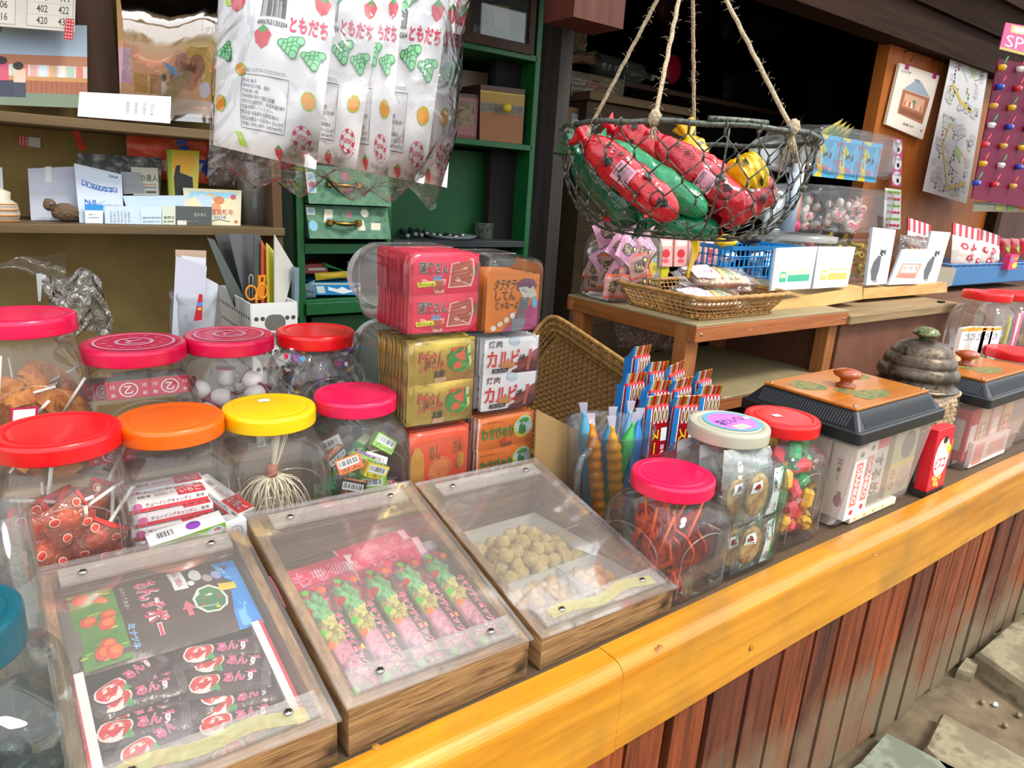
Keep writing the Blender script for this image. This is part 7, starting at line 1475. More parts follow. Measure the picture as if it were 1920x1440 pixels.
b = MB(); q = [aY(214, -60, 1.82), aY(420, -60, 1.82), aY(402, 232, 1.80), aY(226, 218, 1.80)]; b.grid(lambda u, v: (q[0]*(1-u)+q[1]*u)*(1-v)+(q[3]*(1-u)+q[2]*u)*v+Vector((0, -.1*math.sin(PI*min(1, v*1.05))**1.3*(1-.3*v)-.006*math.sin(9*u+6*v), 0)), 26, 26, clear('#ffffff', 11, .05, .04, '#ffffff', .3, 7)); b.build('film_sleeve', label='glossy clear film sleeve rippling over the illustrated poster', cat='film')
flatpx('note_paper', 'white strip of note paper with faint lines of writing curling over the upper shelf edge', 'paper', [(149, 172), (321, 181), (319, 233), (145, 218)], 1.735, 1.715, flat('#c9c7cc', .7), lambda F: [F.text(t, .5+.09*i, .3, .54+.09*i, .75, flat('#8a8078'), 90) for i, t in enumerate(('おねがい', 'さわらない', 'でください', 'てんしゅ'))], .0008)
flatpx('tape_strip', 'red polka dot and clear tape piece stuck on the ochre wall', 'tape', [(34, 254), (53, 256), (52, 274), (34, 272)], 1.925, 1.925, flat('#c02a30', .5), dots, .0008)
flatpx('clear_label', 'silvery clear tape beside the red polka dot tape', 'tape', [(53, 256), (76, 259), (76, 277), (52, 274)], 1.926, 1.926, flat('#b8b4a8', .3), None, .0008)
b = MB(); F = pillow(b, *[aY(x, y, 1.86) for x, y in ((236, 246), (395, 252), (392, 345), (240, 330))], .03, flat('#d8583a', .35, bump=.3), 12, 10, 5, .004); F.poly([(.55, .0), (.75, 0), (.7, .5), (.58, .5)], flat('#4a5ab0')); F.poly([(.02, .35), (.3, .5), (.35, .9), (0, .8)], flat('#c8442a')); F.poly([(.3, .55), (.9, .6), (.85, .9), (.3, .85)], flat('#d8c0b8')); F.poly([(.7, .5), (1, .45), (1, .9)], flat('#3a4a98')); b.build('colourful_bag', label='orange, red and blue plastic bag lying on the lower wall shelf at the back', cat='bag')
GB = blotch('#20231f', '#5a5e58', 60, .52, .5, '#8a8d88', .1)
flatpx('grey_print', 'dark mottled landscape print leaning behind the blue lettered booklet', 'print', [(145, 287), (303, 296), (300, 400), (150, 420)], 1.83, 1.80, GB)
flatpx('white_paper', 'plain white paper held by a clear clip on the lower shelf', 'paper', [(52, 316), (142, 312), (146, 415), (58, 413)], 1.84, 1.80, flat('#bfc3d2', .6), lambda F: F.rect(.35, -.02, .48, .28, flat('#dcdcdc', .3)))
def booklet(F):
    BLb = flat('#1c5aa8'); F.text('DNP', .72, .06, .92, .11, flat('#2a4a80'), 0, .03)
    for i, ch_ in enumerate('写真プリント機'): v = .24+.03*math.sin(i*.5); F.rect(.12+.11*i, v+.008*i, .22+.11*i, v+.09+.008*i, BLb, .1); F.text(ch_, .135+.11*i, v+.012+.008*i, .205+.11*i, v+.078+.008*i, WHITE, 0, .02)
    F.text('DNP', .15, .55, .4, .72, BLb, 0, .04); F.text('写真の未来をプリント', .45, .62, .98, .68, BLb); F.line([(.4, .62), (.6, .56)], .006, BLb); F.rect(0, .93, .4, 1, flat('#1c4aa0'))
flatpx('booklet', 'white booklet with blue Japanese lettering leaning on the lower shelf', 'booklet', [(139, 306), (228, 327), (234, 418), (150, 428)], 1.80, 1.765, flat('#c3cede', .5), booklet, .006)
flatpx('grey_card', 'blank grey card between the booklet and the expert leaflet', 'card', [(226, 322), (262, 323), (272, 362), (232, 364)], 1.81, 1.80, flat('#8a8d90', .6))
flatpx('leaflet', 'pale leaflet with dark heading beside the yellow toy pack', 'leaflet', [(245, 313), (296, 315), (298, 366), (250, 366)], 1.82, 1.80, flat('#b9b8a4', .6), lambda F: (F.text('の達人', .3, .25, .98, .5, flat('#3a3a3a')), F.rect(.3, .6, .9, .63, flat('#c85a3a')), F.rect(.3, .7, .9, .74, flat('#5a6a8a')), F.rect(.5, .85, .9, .93, flat('#3a3a3a'))))
def toypack(F): F.rect(.0, 0, .12, 1, flat('#8aa82a')); F.disc(.5, .3, .4, .25, flat('#e0a82a'), 9); F.poly([(.2, 1), (.18, .6), (.26, .35), (.4, .33), (.38, .5), (.6, .55), (.8, .6), (.85, 1)], flat('#20221f'))
flatpx('toy_pack', 'yellow-green toy pack with a black animal shape on the lower shelf', 'toy pack', [(313, 280), (374, 283), (371, 366), (317, 366)], 1.82, 1.80, flat('#c8b82e', .3), toypack, .015)
flatpx('folded_paper', 'long pale blue folded paper lying behind the row of business cards', 'paper', [(230, 367), (397, 366), (397, 400), (240, 398)], 1.785, 1.775, flat('#b4cadd', .6))
def bc(c, lines, acc=None):
    def f(F):
        if acc: F.rect(*acc)
        for u0, v0, u1, v1, t, cc in lines: F.text(t, u0, v0, u1, v1, flat(cc))
    return f
for P, c, f, lab in ((((159, 383), (193, 384), (193, 426), (160, 427)), '#dfe6f0', bc(0, ((.2, .4, .6, .48, '名刺カード', '#55606e'), (.2, .55, .8, .6, '東京都豊島区', '#55606e'), (.1, .8, .8, .86, '株式会社えんにち', '#55606e')), (0, 0, 1, .25, flat('#1a8ad4'))), 'upright business card with a blue top band'),
    (((196, 386), (262, 387), (264, 426), (197, 426)), '#c4d4e6', bc(0, tuple((.15+.1*i, .2, .2+.1*i, .8, t, '#5a6472') for i, t in enumerate(('おしらせ', 'えいぎょう', 'でんわ', 'としまく', 'ぞうしがや', 'かわぐち')))), 'pale blue business card with vertical lines'),
    (((263, 387), (303, 387), (303, 426), (264, 426)), '#c6d8ea', bc(0, ((.1, .5, .95, .6, '田中印刷', '#3a4a5a'), (.1, .7, .9, .76, '東京都新宿区', '#5a6a7a'))), 'pale blue business card right of the framed one'),
    (((304, 385), (329, 385), (329, 426), (304, 426)), '#cdd4c2', bc(0, ((.1, .5, .95, .62, '長岡正', '#3a3a2a'), (.1, .7, .9, .78, '新潟県', '#5a5a4a'))), 'cream business card beside the dark one'),
    (((329, 386), (397, 388), (397, 425), (329, 426)), '#4a4f4c', bc(0, ((.5, .3, .85, .5, '佐々木人', '#a8a8a0'), (.2, .7, .6, .75, '03-3989-9751', '#8a8a84')), (.05, .68, .3, .9, flat('#dcd8d0'))), 'dark brown-topped business card')):
    flatpx('business_card', lab+' in the row on the lower shelf', 'business card', P, 1.765, 1.757, flat(c, .5), f, .0015)
def ny(F):
    F.rect(.1, .08, .92, .6, flat('#8cc4d8')); F.poly([(.05, .3), (.3, .15), (.5, .3), (.9, .2), (.95, .7), (.1, .7)], flat('#dcd0a8')); F.disc(.6, .3, .1, .12, flat('#c87a4a'), 8); F.disc(.52, .5, .12, .12, flat('#d8906a'), 8); F.disc(.85, .2, .05, .07, flat('#c04a4a')); F.disc(.45, .2, .07, .08, flat('#e0a05a'), 7)
    F.text('謹賀新年', .44, .54, .86, .7, flat('#b0503a'), 0, .03); F.text('2018', .5, .72, .72, .8, flat('#3a6a90'), 0, .03); F.line([(.4, .88), (.6, .82), (.8, .88)], .02, flat('#4a4a3a')); F.rect(.88, .84, .94, .92, flat('#c8503a'))
flatpx('new_year_card', 'new year greeting card with a painted treasure scene on the lower shelf', 'card', [(343, 352), (453, 357), (451, 424), (350, 424)], 1.79, 1.765, flat('#d8d0b0', .6), ny)
# small figures
BRN = flat('#6f5a45', .95, bump=.8, bs=150); T = thing('stuffed_toy', 'small brown fuzzy stuffed toy lying on the lower shelf beside the white paper', 'toy', tuple(aY(115, 416, 1.77)))
b = MB(); c = aY(122, 398, 1.775); b.ball(c, (.026, .02, .019), BRN, 16, 10, .05); b.build('body', T); b = MB(); c2_ = aY(93, 384, 1.77); b.ball(c2_, (.012, .011, .013), BRN, 12, 8, .05); b.ball(aY(88, 376, 1.77), .005, BRN, 8, 6); b.build('head', T); b = MB(); b.ball(aY(96, 382, 1.757), (.003, .002, .003), flat('#8a6a9a'), 6, 4); b.build('eye', T)
c = aY(4, 392, 1.77); b = MB(); b.lathe([(0, -.03), (.022, -.03), (.03, -.01), (.026, .012), (.016, .02), (.018, .034), (0, .042)], flat('#c9c2b0', .5), c, 20); 
for k in range(4): b.tube([c+Vector((.031*math.cos(a), .031*math.sin(a), -.022+.011*k)) for a in [-PI*.85+PI*.7*i/12 for i in range(13)]], .0014, flat('#c8782a'), 5)
b.build('lucky_figure', label='small cream figure with orange stripes at the left edge of the lower shelf', cat='figurine')
flatpx('blue_card', 'white card with a blue line behind the striped figure at the picture edge', 'card', [(-30, 310), (4, 314), (8, 385), (-28, 386)], 1.82, 1.80, flat('#c8ccd0', .6), lambda F: F.rect(0, .85, 1, .92, flat('#2a5ac0')))
b = MB(); x0 = aY(478, 370, 1.81); b.lathe([(.0, aY(478, 424, 1.81).z), (.04, aY(478, 424, 1.81).z), (.041, aY(478, 330, 1.81).z), (.036, aY(478, 322, 1.81).z), (.036, aY(478, 305, 1.81).z)], clear('#eef2f0', .7, .08, .12, '#d8dcd8'), (x0.x, 1.81, 0), 32); b.build('clear_canister', label='empty clear canister at the cabinet end of the lower shelf', cat='canister')
for i, (P, lab) in enumerate((([(388, 290), (452, 300), (440, 350), (392, 348)], 'pink and clear crumpled bag behind the new year card'), ([(452, 250), (515, 262), (510, 330), (450, 320)], 'clear wrinkled bag above the empty canister'))):
    b = MB(); F = pillow(b, *pxquad(P, 1.84), .04, clear('#f4eeee', .9, .1, .12, '#e8c8c0', .8, 40), 10, 10, i, .006); b.build('clear_bag', label=lab, cat='bag')
# red clothlike banner ends
b = MB(); b.grid(lambda u, v: aY(132+14*u+16*v, 236+46*v, 1.86+.01*math.sin(4*v)), 4, 8, flat('#c8402e', .6)); b.build('red_ribbon', label='red and white ribbon end hanging under the upper shelf', cat='ribbon')
# ================================================================ behind the jars on the counter
b = MB(); CRK = clear('#ffffff', 5, .12, .05, '#ffffff', 1., 30)
for s_ in (1, -1): b.grid(lambda u, v: aY(88+112*u+10*math.sin(5*v), 632-118*v+9*math.sin(7*u), 1.56)+Vector((0, s_*(.035*math.sin(PI*u)*math.sin(PI*min(1, v*1.1))+.008*math.sin(14*u+11*v)+.006*math.sin(19*v-13*u)), .004*math.sin(11*u))), 24, 24, CRK)
b.build('clear_bag', label='crumpled shiny clear bag standing behind the back row jars', cat='bag')
b = MB(); b.grid(lambda u, v: aY(-40+165*u, 520-62*v*u-10*math.sin(5*u), 1.62)+Vector((0, .02*math.sin(6*u+5*v), 0)), 14, 10, clear('#ffffff', .8, .1, .03, '#ffffff', .8, 24)); b.build('clear_sheet', label='loose clear plastic sheet under the lower shelf at the picture edge', cat='plastic sheet')
b = MB(); a0, a1 = aY(74, 565, 1.6), aY(75, 513, 1.6); b.hexa([a0+Vector((-.002, 0, 0)), a0+Vector((.002, 0, 0)), a0+Vector((.002, .002, 0)), a0+Vector((-.002, .002, 0)), a1+Vector((-.006, 0, 0)), a1+Vector((.005, 0, 0)), a1+Vector((.005, .002, 0)), a1+Vector((-.006, .002, 0))], flat('#b8bcc0', .4)); b.build('white_spatula', label='slim white spatula standing behind the tan chip jar', cat='spatula')
c = aY(365, 560, 1.46); r = (aY(413, 560, 1.46).x-aY(317, 560, 1.46).x)/2; T = thing('paper_jar', 'open translucent jar stuffed with folded paper bags behind the jars', 'jar', (c.x, 1.46, ZC)); b = MB(); zt = aY(365, 545, 1.46).z
b.lathe([(0, ZC+.002), (r*.95, ZC+.002), (r*1.03, ZC+.05), (r*1.03, zt-.08), (r*.98, zt-.03), (r*.93, zt-.025), (r*.93, zt-.016), (r*.97, zt-.013), (r*.97, zt-.006), (r*.93, zt)], clear('#f4f6f6', .6, .1, .14, '#dfe4e6'), (c.x, 1.46, 0), 44); b.build('body', T)
for P, Yd, c_, lab in (([(330, 480), (388, 500), (376, 640), (322, 640)], 1.44, '#b9bccb', 'lilac-grey folded paper bag sticking out furthest from the translucent jar'), ([(380, 517), (409, 533), (400, 640), (372, 640)], 1.45, '#c2c8d4', 'shorter whitish paper bag in the translucent jar'), ([(329, 468), (387, 470), (384, 640), (330, 640)], 1.48, '#b39a84', 'brown paper bag at the back of the translucent jar'), ([(340, 479), (386, 484), (384, 640), (340, 640)], 1.465, '#cfd2dc', 'white paper bag just in front of the brown one in the translucent jar')):
    flatpx('paper_bag', lab, 'paper bag', P, Yd, Yd-.01, flat(c_, .7), None, .003)
flatpx('red_packet', 'slim red and blue packet inside the translucent jar', 'packet', [(374, 552), (380, 552), (379, 600), (364, 602)], 1.40, 1.40, flat('#b81f30', .4), lambda F: (F.rect(0, .3, 1, .45, flat('#4a8ad0')), F.rect(.2, .5, .8, .6, flat('#e0c040'))), .004)
# white perforated basket
WB = flat('#dfe1de', .5); T = thing('white_basket', 'white perforated plastic basket of folders and scissors behind the jars', 'basket', (.45, 1.5, ZC)); Yw = 1.44
A, B_ = aY(471, 570, Yw), aY(557, 566, Yw); C_ = aY(425, 561, Yw+.2); zt = A.z
def perf(b, tl, tr, zb, nx, nz, thole, slots=None):
    W = tr-tl; H = tl.z-zb; dn = Vector((0, 0, -1)); nn_ = dn.cross(W).normalized(); F = quadface(b, tl, tr, Vector((tr.x, tr.y, zb)), Vector((tl.x, tl.y, zb)))
    b.hexa([Vector((tl.x, tl.y, zb)), Vector((tr.x, tr.y, zb)), Vector((tr.x, tr.y, zb))-nn_*.003, Vector((tl.x, tl.y, zb))-nn_*.003, tl, tr, tr-nn_*.003, tl-nn_*.003], WB)
    for i in range(nx):
        for j in range(nz):
            if slots and slots(i, j): continue
            F.disc((i+.7)/(nx+.4), (j+.9)/(nz+.6), thole/W.length, thole/H, flat('#4a4844', .9), 10)
    return F
b = MB(); F = perf(b, A, Vector((B_.x, Yw, zt)), ZC+.03, 7, 9, .0048, lambda i, j: j < 2 and 1 < i < 5); W_ = .2
F.put([(.5+(.17*math.cos(a)+(.06 if math.cos(a) > 0 else -.06)), .12+.05*math.sin(a)) for a in [2*PI*k/20 for k in range(20)]], [tuple(range(19, -1, -1))], flat('#6a6864', .9)); b.build('front_side', T)
b = MB(); perf(b, Vector((A.x-.002, Yw+.26, zt)), Vector((A.x-.002, Yw+.001, zt)), ZC+.03, 14, 9, .004); b.build('long_side', T); b = MB(); perf(b, Vector((B_.x, Yw+.001, zt)), Vector((B_.x, Yw+.26, zt)), ZC+.03, 14, 9, .004); b.box(((A.x+B_.x)/2, Yw+.26, (zt+ZC+.03)/2), (B_.x-A.x, .003, zt-ZC-.03), WB); b.box(((A.x+B_.x)/2, Yw+.13, ZC+.032), (B_.x-A.x-.004, .25, .003), WB); b.build('far_side', T)
for P, Yd, c_, ro, lab in (([(388, 445), (402, 450), (468, 575), (440, 575)], 1.60, '#2f3a33', .4, 'dark grey-green folder leaning left in the white basket'), ([(402, 438), (430, 440), (475, 575), (450, 575)], 1.66, '#2a2c2a', .3, 'black glossy folder behind the leaning grey-green one'), ([(428, 438), (452, 438), (486, 575), (462, 575)], 1.62, '#4a4c4e', .25, 'dark grey folder with a shiny spine in the white basket'), ([(452, 438), (488, 440), (494, 575), (470, 575)], 1.64, '#3b3a3c', .3, 'dark folder standing upright in the middle of the white basket'), ([(476, 440), (490, 446), (491, 575), (476, 575)], 1.57, '#2c3a2e', .4, 'dark green sheet beside the scissors in the white basket'), ([(491, 450), (501, 470), (508, 575), (491, 575)], 1.56, '#c0503a', .5, 'red and orange card in the white basket'), ([(500, 455), (526, 485), (516, 575), (502, 575)], 1.55, '#c9c23a', .4, 'yellow-green transparent folder in the white basket'), ([(515, 440), (552, 502), (540, 575), (515, 575)], 1.53, '#b7b6ae', .5, 'pale grey board at the cabinet end of the white basket')):
    flatpx('folder', lab, 'folder', P, Yd, Yd-.05, flat(c_, ro), None, .003)
flatpx('acrylic_board', 'bluish clear boards standing against the outside of the white basket', 'board', [(552, 500), (561, 502), (560, 595), (553, 595)], 1.5, 1.49, clear('#b8d0dc', .7, .08, .4, '#a8bcc8'), None, .02)
OSC = flat('#d8821a', .4); T = thing('scissors', 'orange-handled scissors standing handles up in the white basket', 'scissors', tuple(aY(481, 570, 1.47)))
for s_, cx_, w_ in ((0, 471, 10), (1, 492, 9)):
    b = MB(); b.tube([aY(cx_+w_*math.cos(a), 549+13*math.sin(a)-(3 if s_ else 0), 1.47) for a in [2*PI*k/20 for k in range(20)]], .0022, OSC, 8, closed=True); b.build('handle_loop', T)
b = MB(); b.tube([aY(480, 552, 1.47), aY(481, 575, 1.472)], .003, OSC, 8); b.build('pivot_arm', T)
b = MB(); q = pxquad([(484, 517), (499, 516), (495, 562), (484, 562)], 1.50); F = slab(b, *q, .008, OSC); F.rect(.4, .08, .65, .25, BLACK); b.build('box_cutter', label='orange box cutter standing beside the scissors in the white basket', cat='cutter')
b = MB(); b.tube([aY(468, 575, 1.5), aY(467, 520, 1.5), aY(470, 514, 1.5), aY(474, 518, 1.5), aY(473, 575, 1.5)], .0014, flat('#c8ccc8', .2, .8), 6); b.build('wire_tool', label='thin bent wire tool behind the scissors in the white basket', cat='tool')
# ================================================================ cabinet contents
def bxp(name, lab, cat, P, Yf, dep, c_, prt=None, group=None): return box_px(name, lab, cat, P, Yf, dep, flat(c_, .5, bump=.05), prt, group)
yb = YG+.03
bxp('toy_box', 'blue and white toy box in the cabinet bay', 'box', [(585, 531), (676, 531), (676, 553), (592, 553)], yb, .15, '#1f84c4', lambda F: (F.rect(0, .0, 1, .12, flat('#cfc8a8')), F.rect(.06, .25, .22, .85, flat('#cdd8d0')), F.poly([(.3, .3), (.5, .5), (.6, .3), (.75, .6), (1, .3), (1, .6), (.6, .9), (.3, .6)], flat('#e8eef0'))))
bxp('toy_box', 'thin red and white box stacked at the back of the cabinet bay', 'box', [(569, 496), (615, 494), (615, 512), (569, 513)], yb+.05, .1, '#b84a3a', lambda F: F.rect(.2, .4, .9, .7, flat('#d8d0c8')))
for i, (P, c_, lab) in enumerate((([(590, 512), (650, 508), (655, 520), (592, 526)], '#d0b020', 'yellow plastic toy lying on the blue box in the cabinet bay'), ([(605, 492), (640, 505), (655, 512), (610, 500)], '#1f9a4a', 'green plastic strip toy in the cabinet bay'), ([(635, 516), (675, 515), (670, 526), (640, 528)], '#23231f', 'black handled toy lying beside the yellow one'), ([(650, 490), (700, 494), (700, 516), (655, 508)], '#4f5a54', 'grey flat toy case at the back of the cabinet bay'))):
    b = MB(); F = pillow(b, *pxquad(P, yb+.02+.02*i), .012, flat(c_, .35), 8, 6, i, .001); b.build('plastic_toy', label=lab, cat='toy')
b = MB(); pillow(b, *pxquad([(568, 535), (590, 525), (592, 558), (570, 560)], yb), .03, clear('#d8ecf4', .7, .1, .3, '#a8c8d8', .6, 50), 8, 8, 3, .003); b.build('clear_bag', label='pale blue crumpled bag at the post end of the cabinet bay', cat='bag')
zs_ = zg(850, 452)
for i, (x, y) in enumerate(((742, 430), (757, 426), (768, 422), (778, 430), (790, 438))):
    b = MB(); q0_ = aY(x+22, 447, YG+.06+.02*i); q0_.z = zs_+.009+.004*(i % 2); q1_ = aY(x, y-8, YG+.22); b.tube([q0_, q1_], .008, flat('#2e3436', .3, .3), 10); b.ball(q0_, .0085, flat('#8a9296', .3, .6), 10, 6); b.build('metal_tube', label='dark metal tube in the bundle lying on the cabinet work surface', cat='tube', group='dark metal tubes on the cabinet')
b = MB(); q = aY(845, 447, YG+.1); q.z = zs_; b.lathe([(0, .002), (.07, .002), (.085, .012), (.087, .012), (.072, 0), (0, 0)], flat('#8e9698', .35, .3), q, 36); b.build('shallow_dish', label='grey shallow dish of metal bits on the cabinet work surface', cat='dish')
rn = random.Random(3); b = MB()
for i in range(22): a, R = rn.uniform(0, 6.28), rn.uniform(0, .06); b.ball(q+Vector((R*math.cos(a), R*math.sin(a), .01)), (.009, .006, .006), flat('#b4b8b8', .2, .9) if i % 2 else flat('#2a2e30', .3, .5), 8, 5)
b.build('metal_bits', label='shiny metal bits heaped in the grey shallow dish', cat='metal bits', kind='stuff')
b = MB(); q = aY(906, 452, YG+.1); q.z = zs_; b.lathe([(0, 0), (.032, 0), (.034, .002), (.034, .05), (.036, .052), (.033, .053), (.032, .006), (0, .006)], blotch('#4f5a50', '#7f8a7c', 90, .5, .4, '#3a4238', .1, metal=.4), q, 32); b.build('small_tin', label='small patterned open metal tin at the end of the cabinet work surface', cat='tin')
# tins on the middle shelf
bxp('square_tin', 'faded pink tin with a worn floral front on the green cabinet shelf', 'tin', [(836, 172), (897, 178), (893, 264), (838, 258)], YG+.03, .1, '#8a5a5c', lambda F: (F.rect(0, 0, 1, .08, flat('#4f3424')), F.rect(.12, .16, .88, .7, blotch('#6f5f4a', '#8a7a60', 50, .5, .7, '#4a3f30', .1)), F.rect(0, .9, 1, 1, flat('#7a3a3a'))))
T = thing('square_tin', 'orange and yellow tin with a round yellow knob on the green cabinet shelf', 'tin', tuple(aY(940, 268, YG+.03))); b = MB(); q = pxquad([(901, 158), (985, 168), (979, 272), (899, 264)], YG+.02); F = slab(b, *q, .11, flat('#8f5c36', .6, bump=.05), flat('#33201a')); F.rect(0, 0, 1, .1, flat('#4a3022')); F.rect(0, .1, 1, .3, flat('#9a7a2a')); F.rect(0, .3, 1, .47, flat('#6f6a5a')); F.text('にほん', .04, .32, .4, .45, flat('#4a463c')); F.text('沙遊', .68, .32, .96, .45, flat('#4a463c')); F.rect(0, .1, 1, .12, flat('#c8a83a')); b.build('tin_body', T)
b = MB(); b.ball(aY(950, 202, YG)-Vector((0, .004, 0)), (.015, .012, .015), flat('#cdb01a', .3), 16, 10); b.build('yellow_knob', T)
bxp('cardboard_box', 'tan cardboard box behind the pink tin on the cabinet shelf', 'box', [(850, 128), (915, 137), (915, 175), (850, 168)], YG+.16, .08, '#6f5c48')
T = thing('glass_case', 'brown wooden framed glass case on top of the green cabinet shelf', 'case', tuple(aY(940, 92, YG))); WD = wood('#2c1a12', '#472c1e', (30, 30, 30), .6); q = pxquad([(868, -60), (1003, -45), (1001, 100), (870, 82)], YG-.01)
b = MB(); x0, x1, z0_, z1_ = q[3].x, q[2].x, q[3].z+.008, q[0].z; y0_ = YG-.01
for a, c_ in ((x0, x0+.022), (x1-.022, x1)): b.box(((a+c_)/2, y0_+.01, (z0_+z1_)/2), (c_-a, .02, z1_-z0_), WD)
b.box(((x0+x1)/2, y0_+.01, z0_+.014), (x1-x0-.044, .02, .028), WD); b.box(((x0+x1)/2, y0_+.13, z0_+.005), (x1-x0, .22, .01), WD); b.box(((x0+x1)/2, y0_+.24, (z0_+z1_)/2), (x1-x0, .01, z1_-z0_), flat('#0d0a08')); b.build('frame', T)
b = MB(); b.box(((x0+x1)/2, y0_+.012, (z0_+z1_)/2+.014), (x1-x0-.044, .003, z1_-z0_-.03), GLASS); b.build('glass_pane', T)
bxp('wooden_block', 'tan wooden block standing inside the glass case', 'block', [(925, 8), (957, 12), (953, 78), (930, 76)], YG+.06, .04, '#8a6a3e')
b = MB(); pillow(b, *pxquad([(888, 45), (985, 62), (985, 88), (886, 78)], YG+.04), .03, clear('#c8d8dc', .9, .08, .1, '#a8b8b8', .9, 40), 12, 6, 3, .004); b.build('clear_bag', label='crumpled clear plastic lying inside the glass case', cat='bag')
# ================================================================ dim room behind the table
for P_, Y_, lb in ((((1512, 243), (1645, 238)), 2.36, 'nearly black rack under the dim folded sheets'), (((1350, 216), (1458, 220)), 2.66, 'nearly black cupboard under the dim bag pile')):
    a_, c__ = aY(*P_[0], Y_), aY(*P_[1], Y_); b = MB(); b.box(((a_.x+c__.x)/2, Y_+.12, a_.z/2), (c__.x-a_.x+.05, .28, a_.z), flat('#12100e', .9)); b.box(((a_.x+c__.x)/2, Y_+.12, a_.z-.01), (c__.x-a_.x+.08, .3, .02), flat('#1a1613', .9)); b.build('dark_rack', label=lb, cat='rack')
Yr = 2.3
def zr(x, y, Y=Yr): return aY(x, y, Y)
a, c_ = zr(1065, 118), zr(1420, 205); b = MB(); b.box(((a.x+c_.x)/2+.2, Yr+.15, zr(1150, 152).z), (c_.x-a.x+.4, .3, .02), wood('#3a241a', '#54382a', (3, 30, 30), .7)); b.build('room_shelf', label='dark wooden shelf inside the dim room with a plastic bottle on it', cat='shelf')
zsh = zr(1150, 152).z+.011
T = thing('plastic_bottle', 'clear ribbed plastic bottle lying on the dark room shelf', 'bottle', (0, 0, 0)); p0, p1 = zr(1118, 108, Yr+.02), zr(1222, 132, Yr+.06); p0.z = zsh+.045; p1.z = zsh+.045; d = (p1-p0); L = d.length; b = MB(); b.tube([p0+d*t for t in [i/28 for i in range(25)]]+[p0+d*.95, p0+d*.985], [.044*(1+.05*math.sin(i*2.1)) for i in range(22)]+[.036, .026, .018, .013, .012], clear('#cfd6d0', .9, .06, .12, '#b8beb8'), 18); T['_o'] = (0, 0, 0); b.build('bottle_body', T); b = MB(); b.tube([p0+d*.985, p0+d*1.04], .014, flat('#a89a78'), 14); b.build('cap', T)
for P, Yd, lab, c_ in (([(1075, 100), (1120, 95), (1118, 122), (1072, 118)], Yr+.05, 'tan and clear bag beside the plastic bottle in the dim room', '#8a7055'), ([(1072, 132), (1172, 150), (1168, 188), (1070, 180)], Yr-.02, 'greyish bags of sweets under the dark room shelf', '#7d7460'), ([(1078, 60), (1098, 62), (1096, 100), (1076, 98)], Yr+.1, 'pale upright bag at the top post side of the dim room', '#9a9070')):
    b = MB(); F = pillow(b, *pxquad(P, Yd), .06, flat(c_, .3, var=.5, bump=.8, bs=40), 12, 10, 3, .006); F.disc(.35, .5, .15, .25, flat('#8a5a50'), 7); b.build('dim_bag', label=lab, cat='bag')
b = MB(); q = zr(1262, 130, 2.5); b.ball(q, (.057, .012, .065), flat('#c41b3c', .5), 24, 12); b.tube([q+Vector((0, 0, .06)), Vector((q.x, q.y, 2.4))], .002, flat('#2a1a1a'), 5); b.build('red_paddle', label='round dark red disc hanging in the dim room behind the ropes', cat='disc')
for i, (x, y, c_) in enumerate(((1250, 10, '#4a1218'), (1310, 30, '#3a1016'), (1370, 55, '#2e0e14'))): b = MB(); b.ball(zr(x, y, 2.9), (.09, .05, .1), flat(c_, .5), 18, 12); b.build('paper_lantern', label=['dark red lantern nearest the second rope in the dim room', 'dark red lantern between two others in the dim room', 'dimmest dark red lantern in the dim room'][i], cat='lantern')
b = MB(); a, c_ = zr(1065, 196), zr(1255, 212); zz = zr(1150, 190).z; b.box(((a.x+c_.x)/2, Yr+.02, zz-.012), (c_.x-a.x, .3, .03), wood('#5a4630', '#806444', (3, 30, 30), .7)); b.box(((a.x+c_.x)/2, Yr+.18, zz-.2), (c_.x-a.x, .02, .36), wood('#3a2a1c', '#54402a', (3, 30, 30), .7)); b.box(((a.x+c_.x)/2, Yr+.03, (zz-.03)/2), (c_.x-a.x-.03, .26, zz-.03), wood('#3a2a1c', '#54402a', (3, 30, 30), .7)); b.build('side_cupboard', label='brown wooden cupboard top with pictures in the dim room', cat='cupboard')
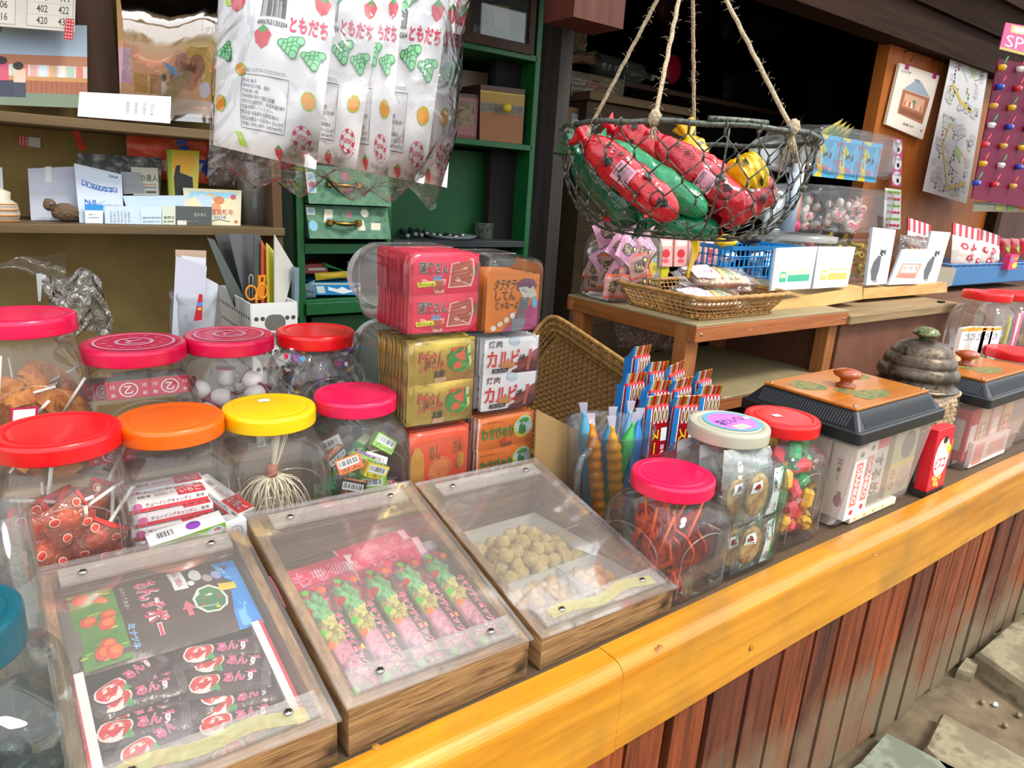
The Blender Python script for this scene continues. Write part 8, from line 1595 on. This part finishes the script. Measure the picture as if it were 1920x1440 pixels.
flatpx('framed_picture', 'small pale blue picture in a wooden frame on the dim room cupboard', 'picture', [(1066, 200), (1146, 212), (1140, 320), (1062, 312)], 2.25, 2.25, flat('#7a5a34', .6), lambda F: (F.rect(.08, .1, .85, .92, flat('#8fa4b0')), F.poly([(.5, .1), (.85, .1), (.85, .5), (.6, .6)], flat('#3a5a60')), F.rect(.15, .5, .4, .8, flat('#c8ccd0'))), .02)
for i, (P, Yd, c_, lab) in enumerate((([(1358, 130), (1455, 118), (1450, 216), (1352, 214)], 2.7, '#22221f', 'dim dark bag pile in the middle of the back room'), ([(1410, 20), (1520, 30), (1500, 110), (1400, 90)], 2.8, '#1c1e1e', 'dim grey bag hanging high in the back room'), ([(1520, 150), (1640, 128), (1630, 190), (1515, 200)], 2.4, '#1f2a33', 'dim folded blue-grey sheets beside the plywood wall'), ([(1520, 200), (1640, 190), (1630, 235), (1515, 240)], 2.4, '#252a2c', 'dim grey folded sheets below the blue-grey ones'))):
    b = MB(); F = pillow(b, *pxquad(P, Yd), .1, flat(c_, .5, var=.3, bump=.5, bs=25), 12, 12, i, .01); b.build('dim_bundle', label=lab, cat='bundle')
b = MB(); h_ = zr(1530, 207, 2.2); b.tube([h_, Vector((h_.x, h_.y, 2.4))], .002, flat('#2a2a28'), 5); b.tube([zr(1530+28*math.cos(t), 225+18*math.sin(t), 2.2) for t in [k*.35 for k in range(12)]], .004, flat('#6f736c'), 6); b.build('grey_hose', label='loop of pale grey hose in the dim room beside the plywood wall', cat='hose')
b = MB(); F = pillow(b, *pxquad([(1148, 592), (1266, 600), (1262, 658), (1160, 656)], 1.3), .08, clear('#e8e4e0', .8, .1, .1, '#c8b8a8', .8, 40), 10, 8, 3, .005); b.build('clear_bag', label='clear bag of pinkish rings on the shelf under the table top', cat='bag')
rn = random.Random(5); b = MB()
for i in range(16): q = aY(rn.uniform(1175, 1250), rn.uniform(625, 650), 1.3); a = rn.uniform(0, 3); b.tube([q+Vector((.022*math.cos(t)*math.cos(a), .01*math.cos(t)*math.sin(a), .016*math.sin(t))) for t in [2*PI*k/12 for k in range(12)]], .0028, flat('#b06a58', .5), 5, closed=True)
b.build('pink_rings', label='pinkish snack rings inside the clear bag under the table top', cat='snack rings', kind='stuff')
for o in bpy.data.objects:
    if '_o' in o: del o['_o']
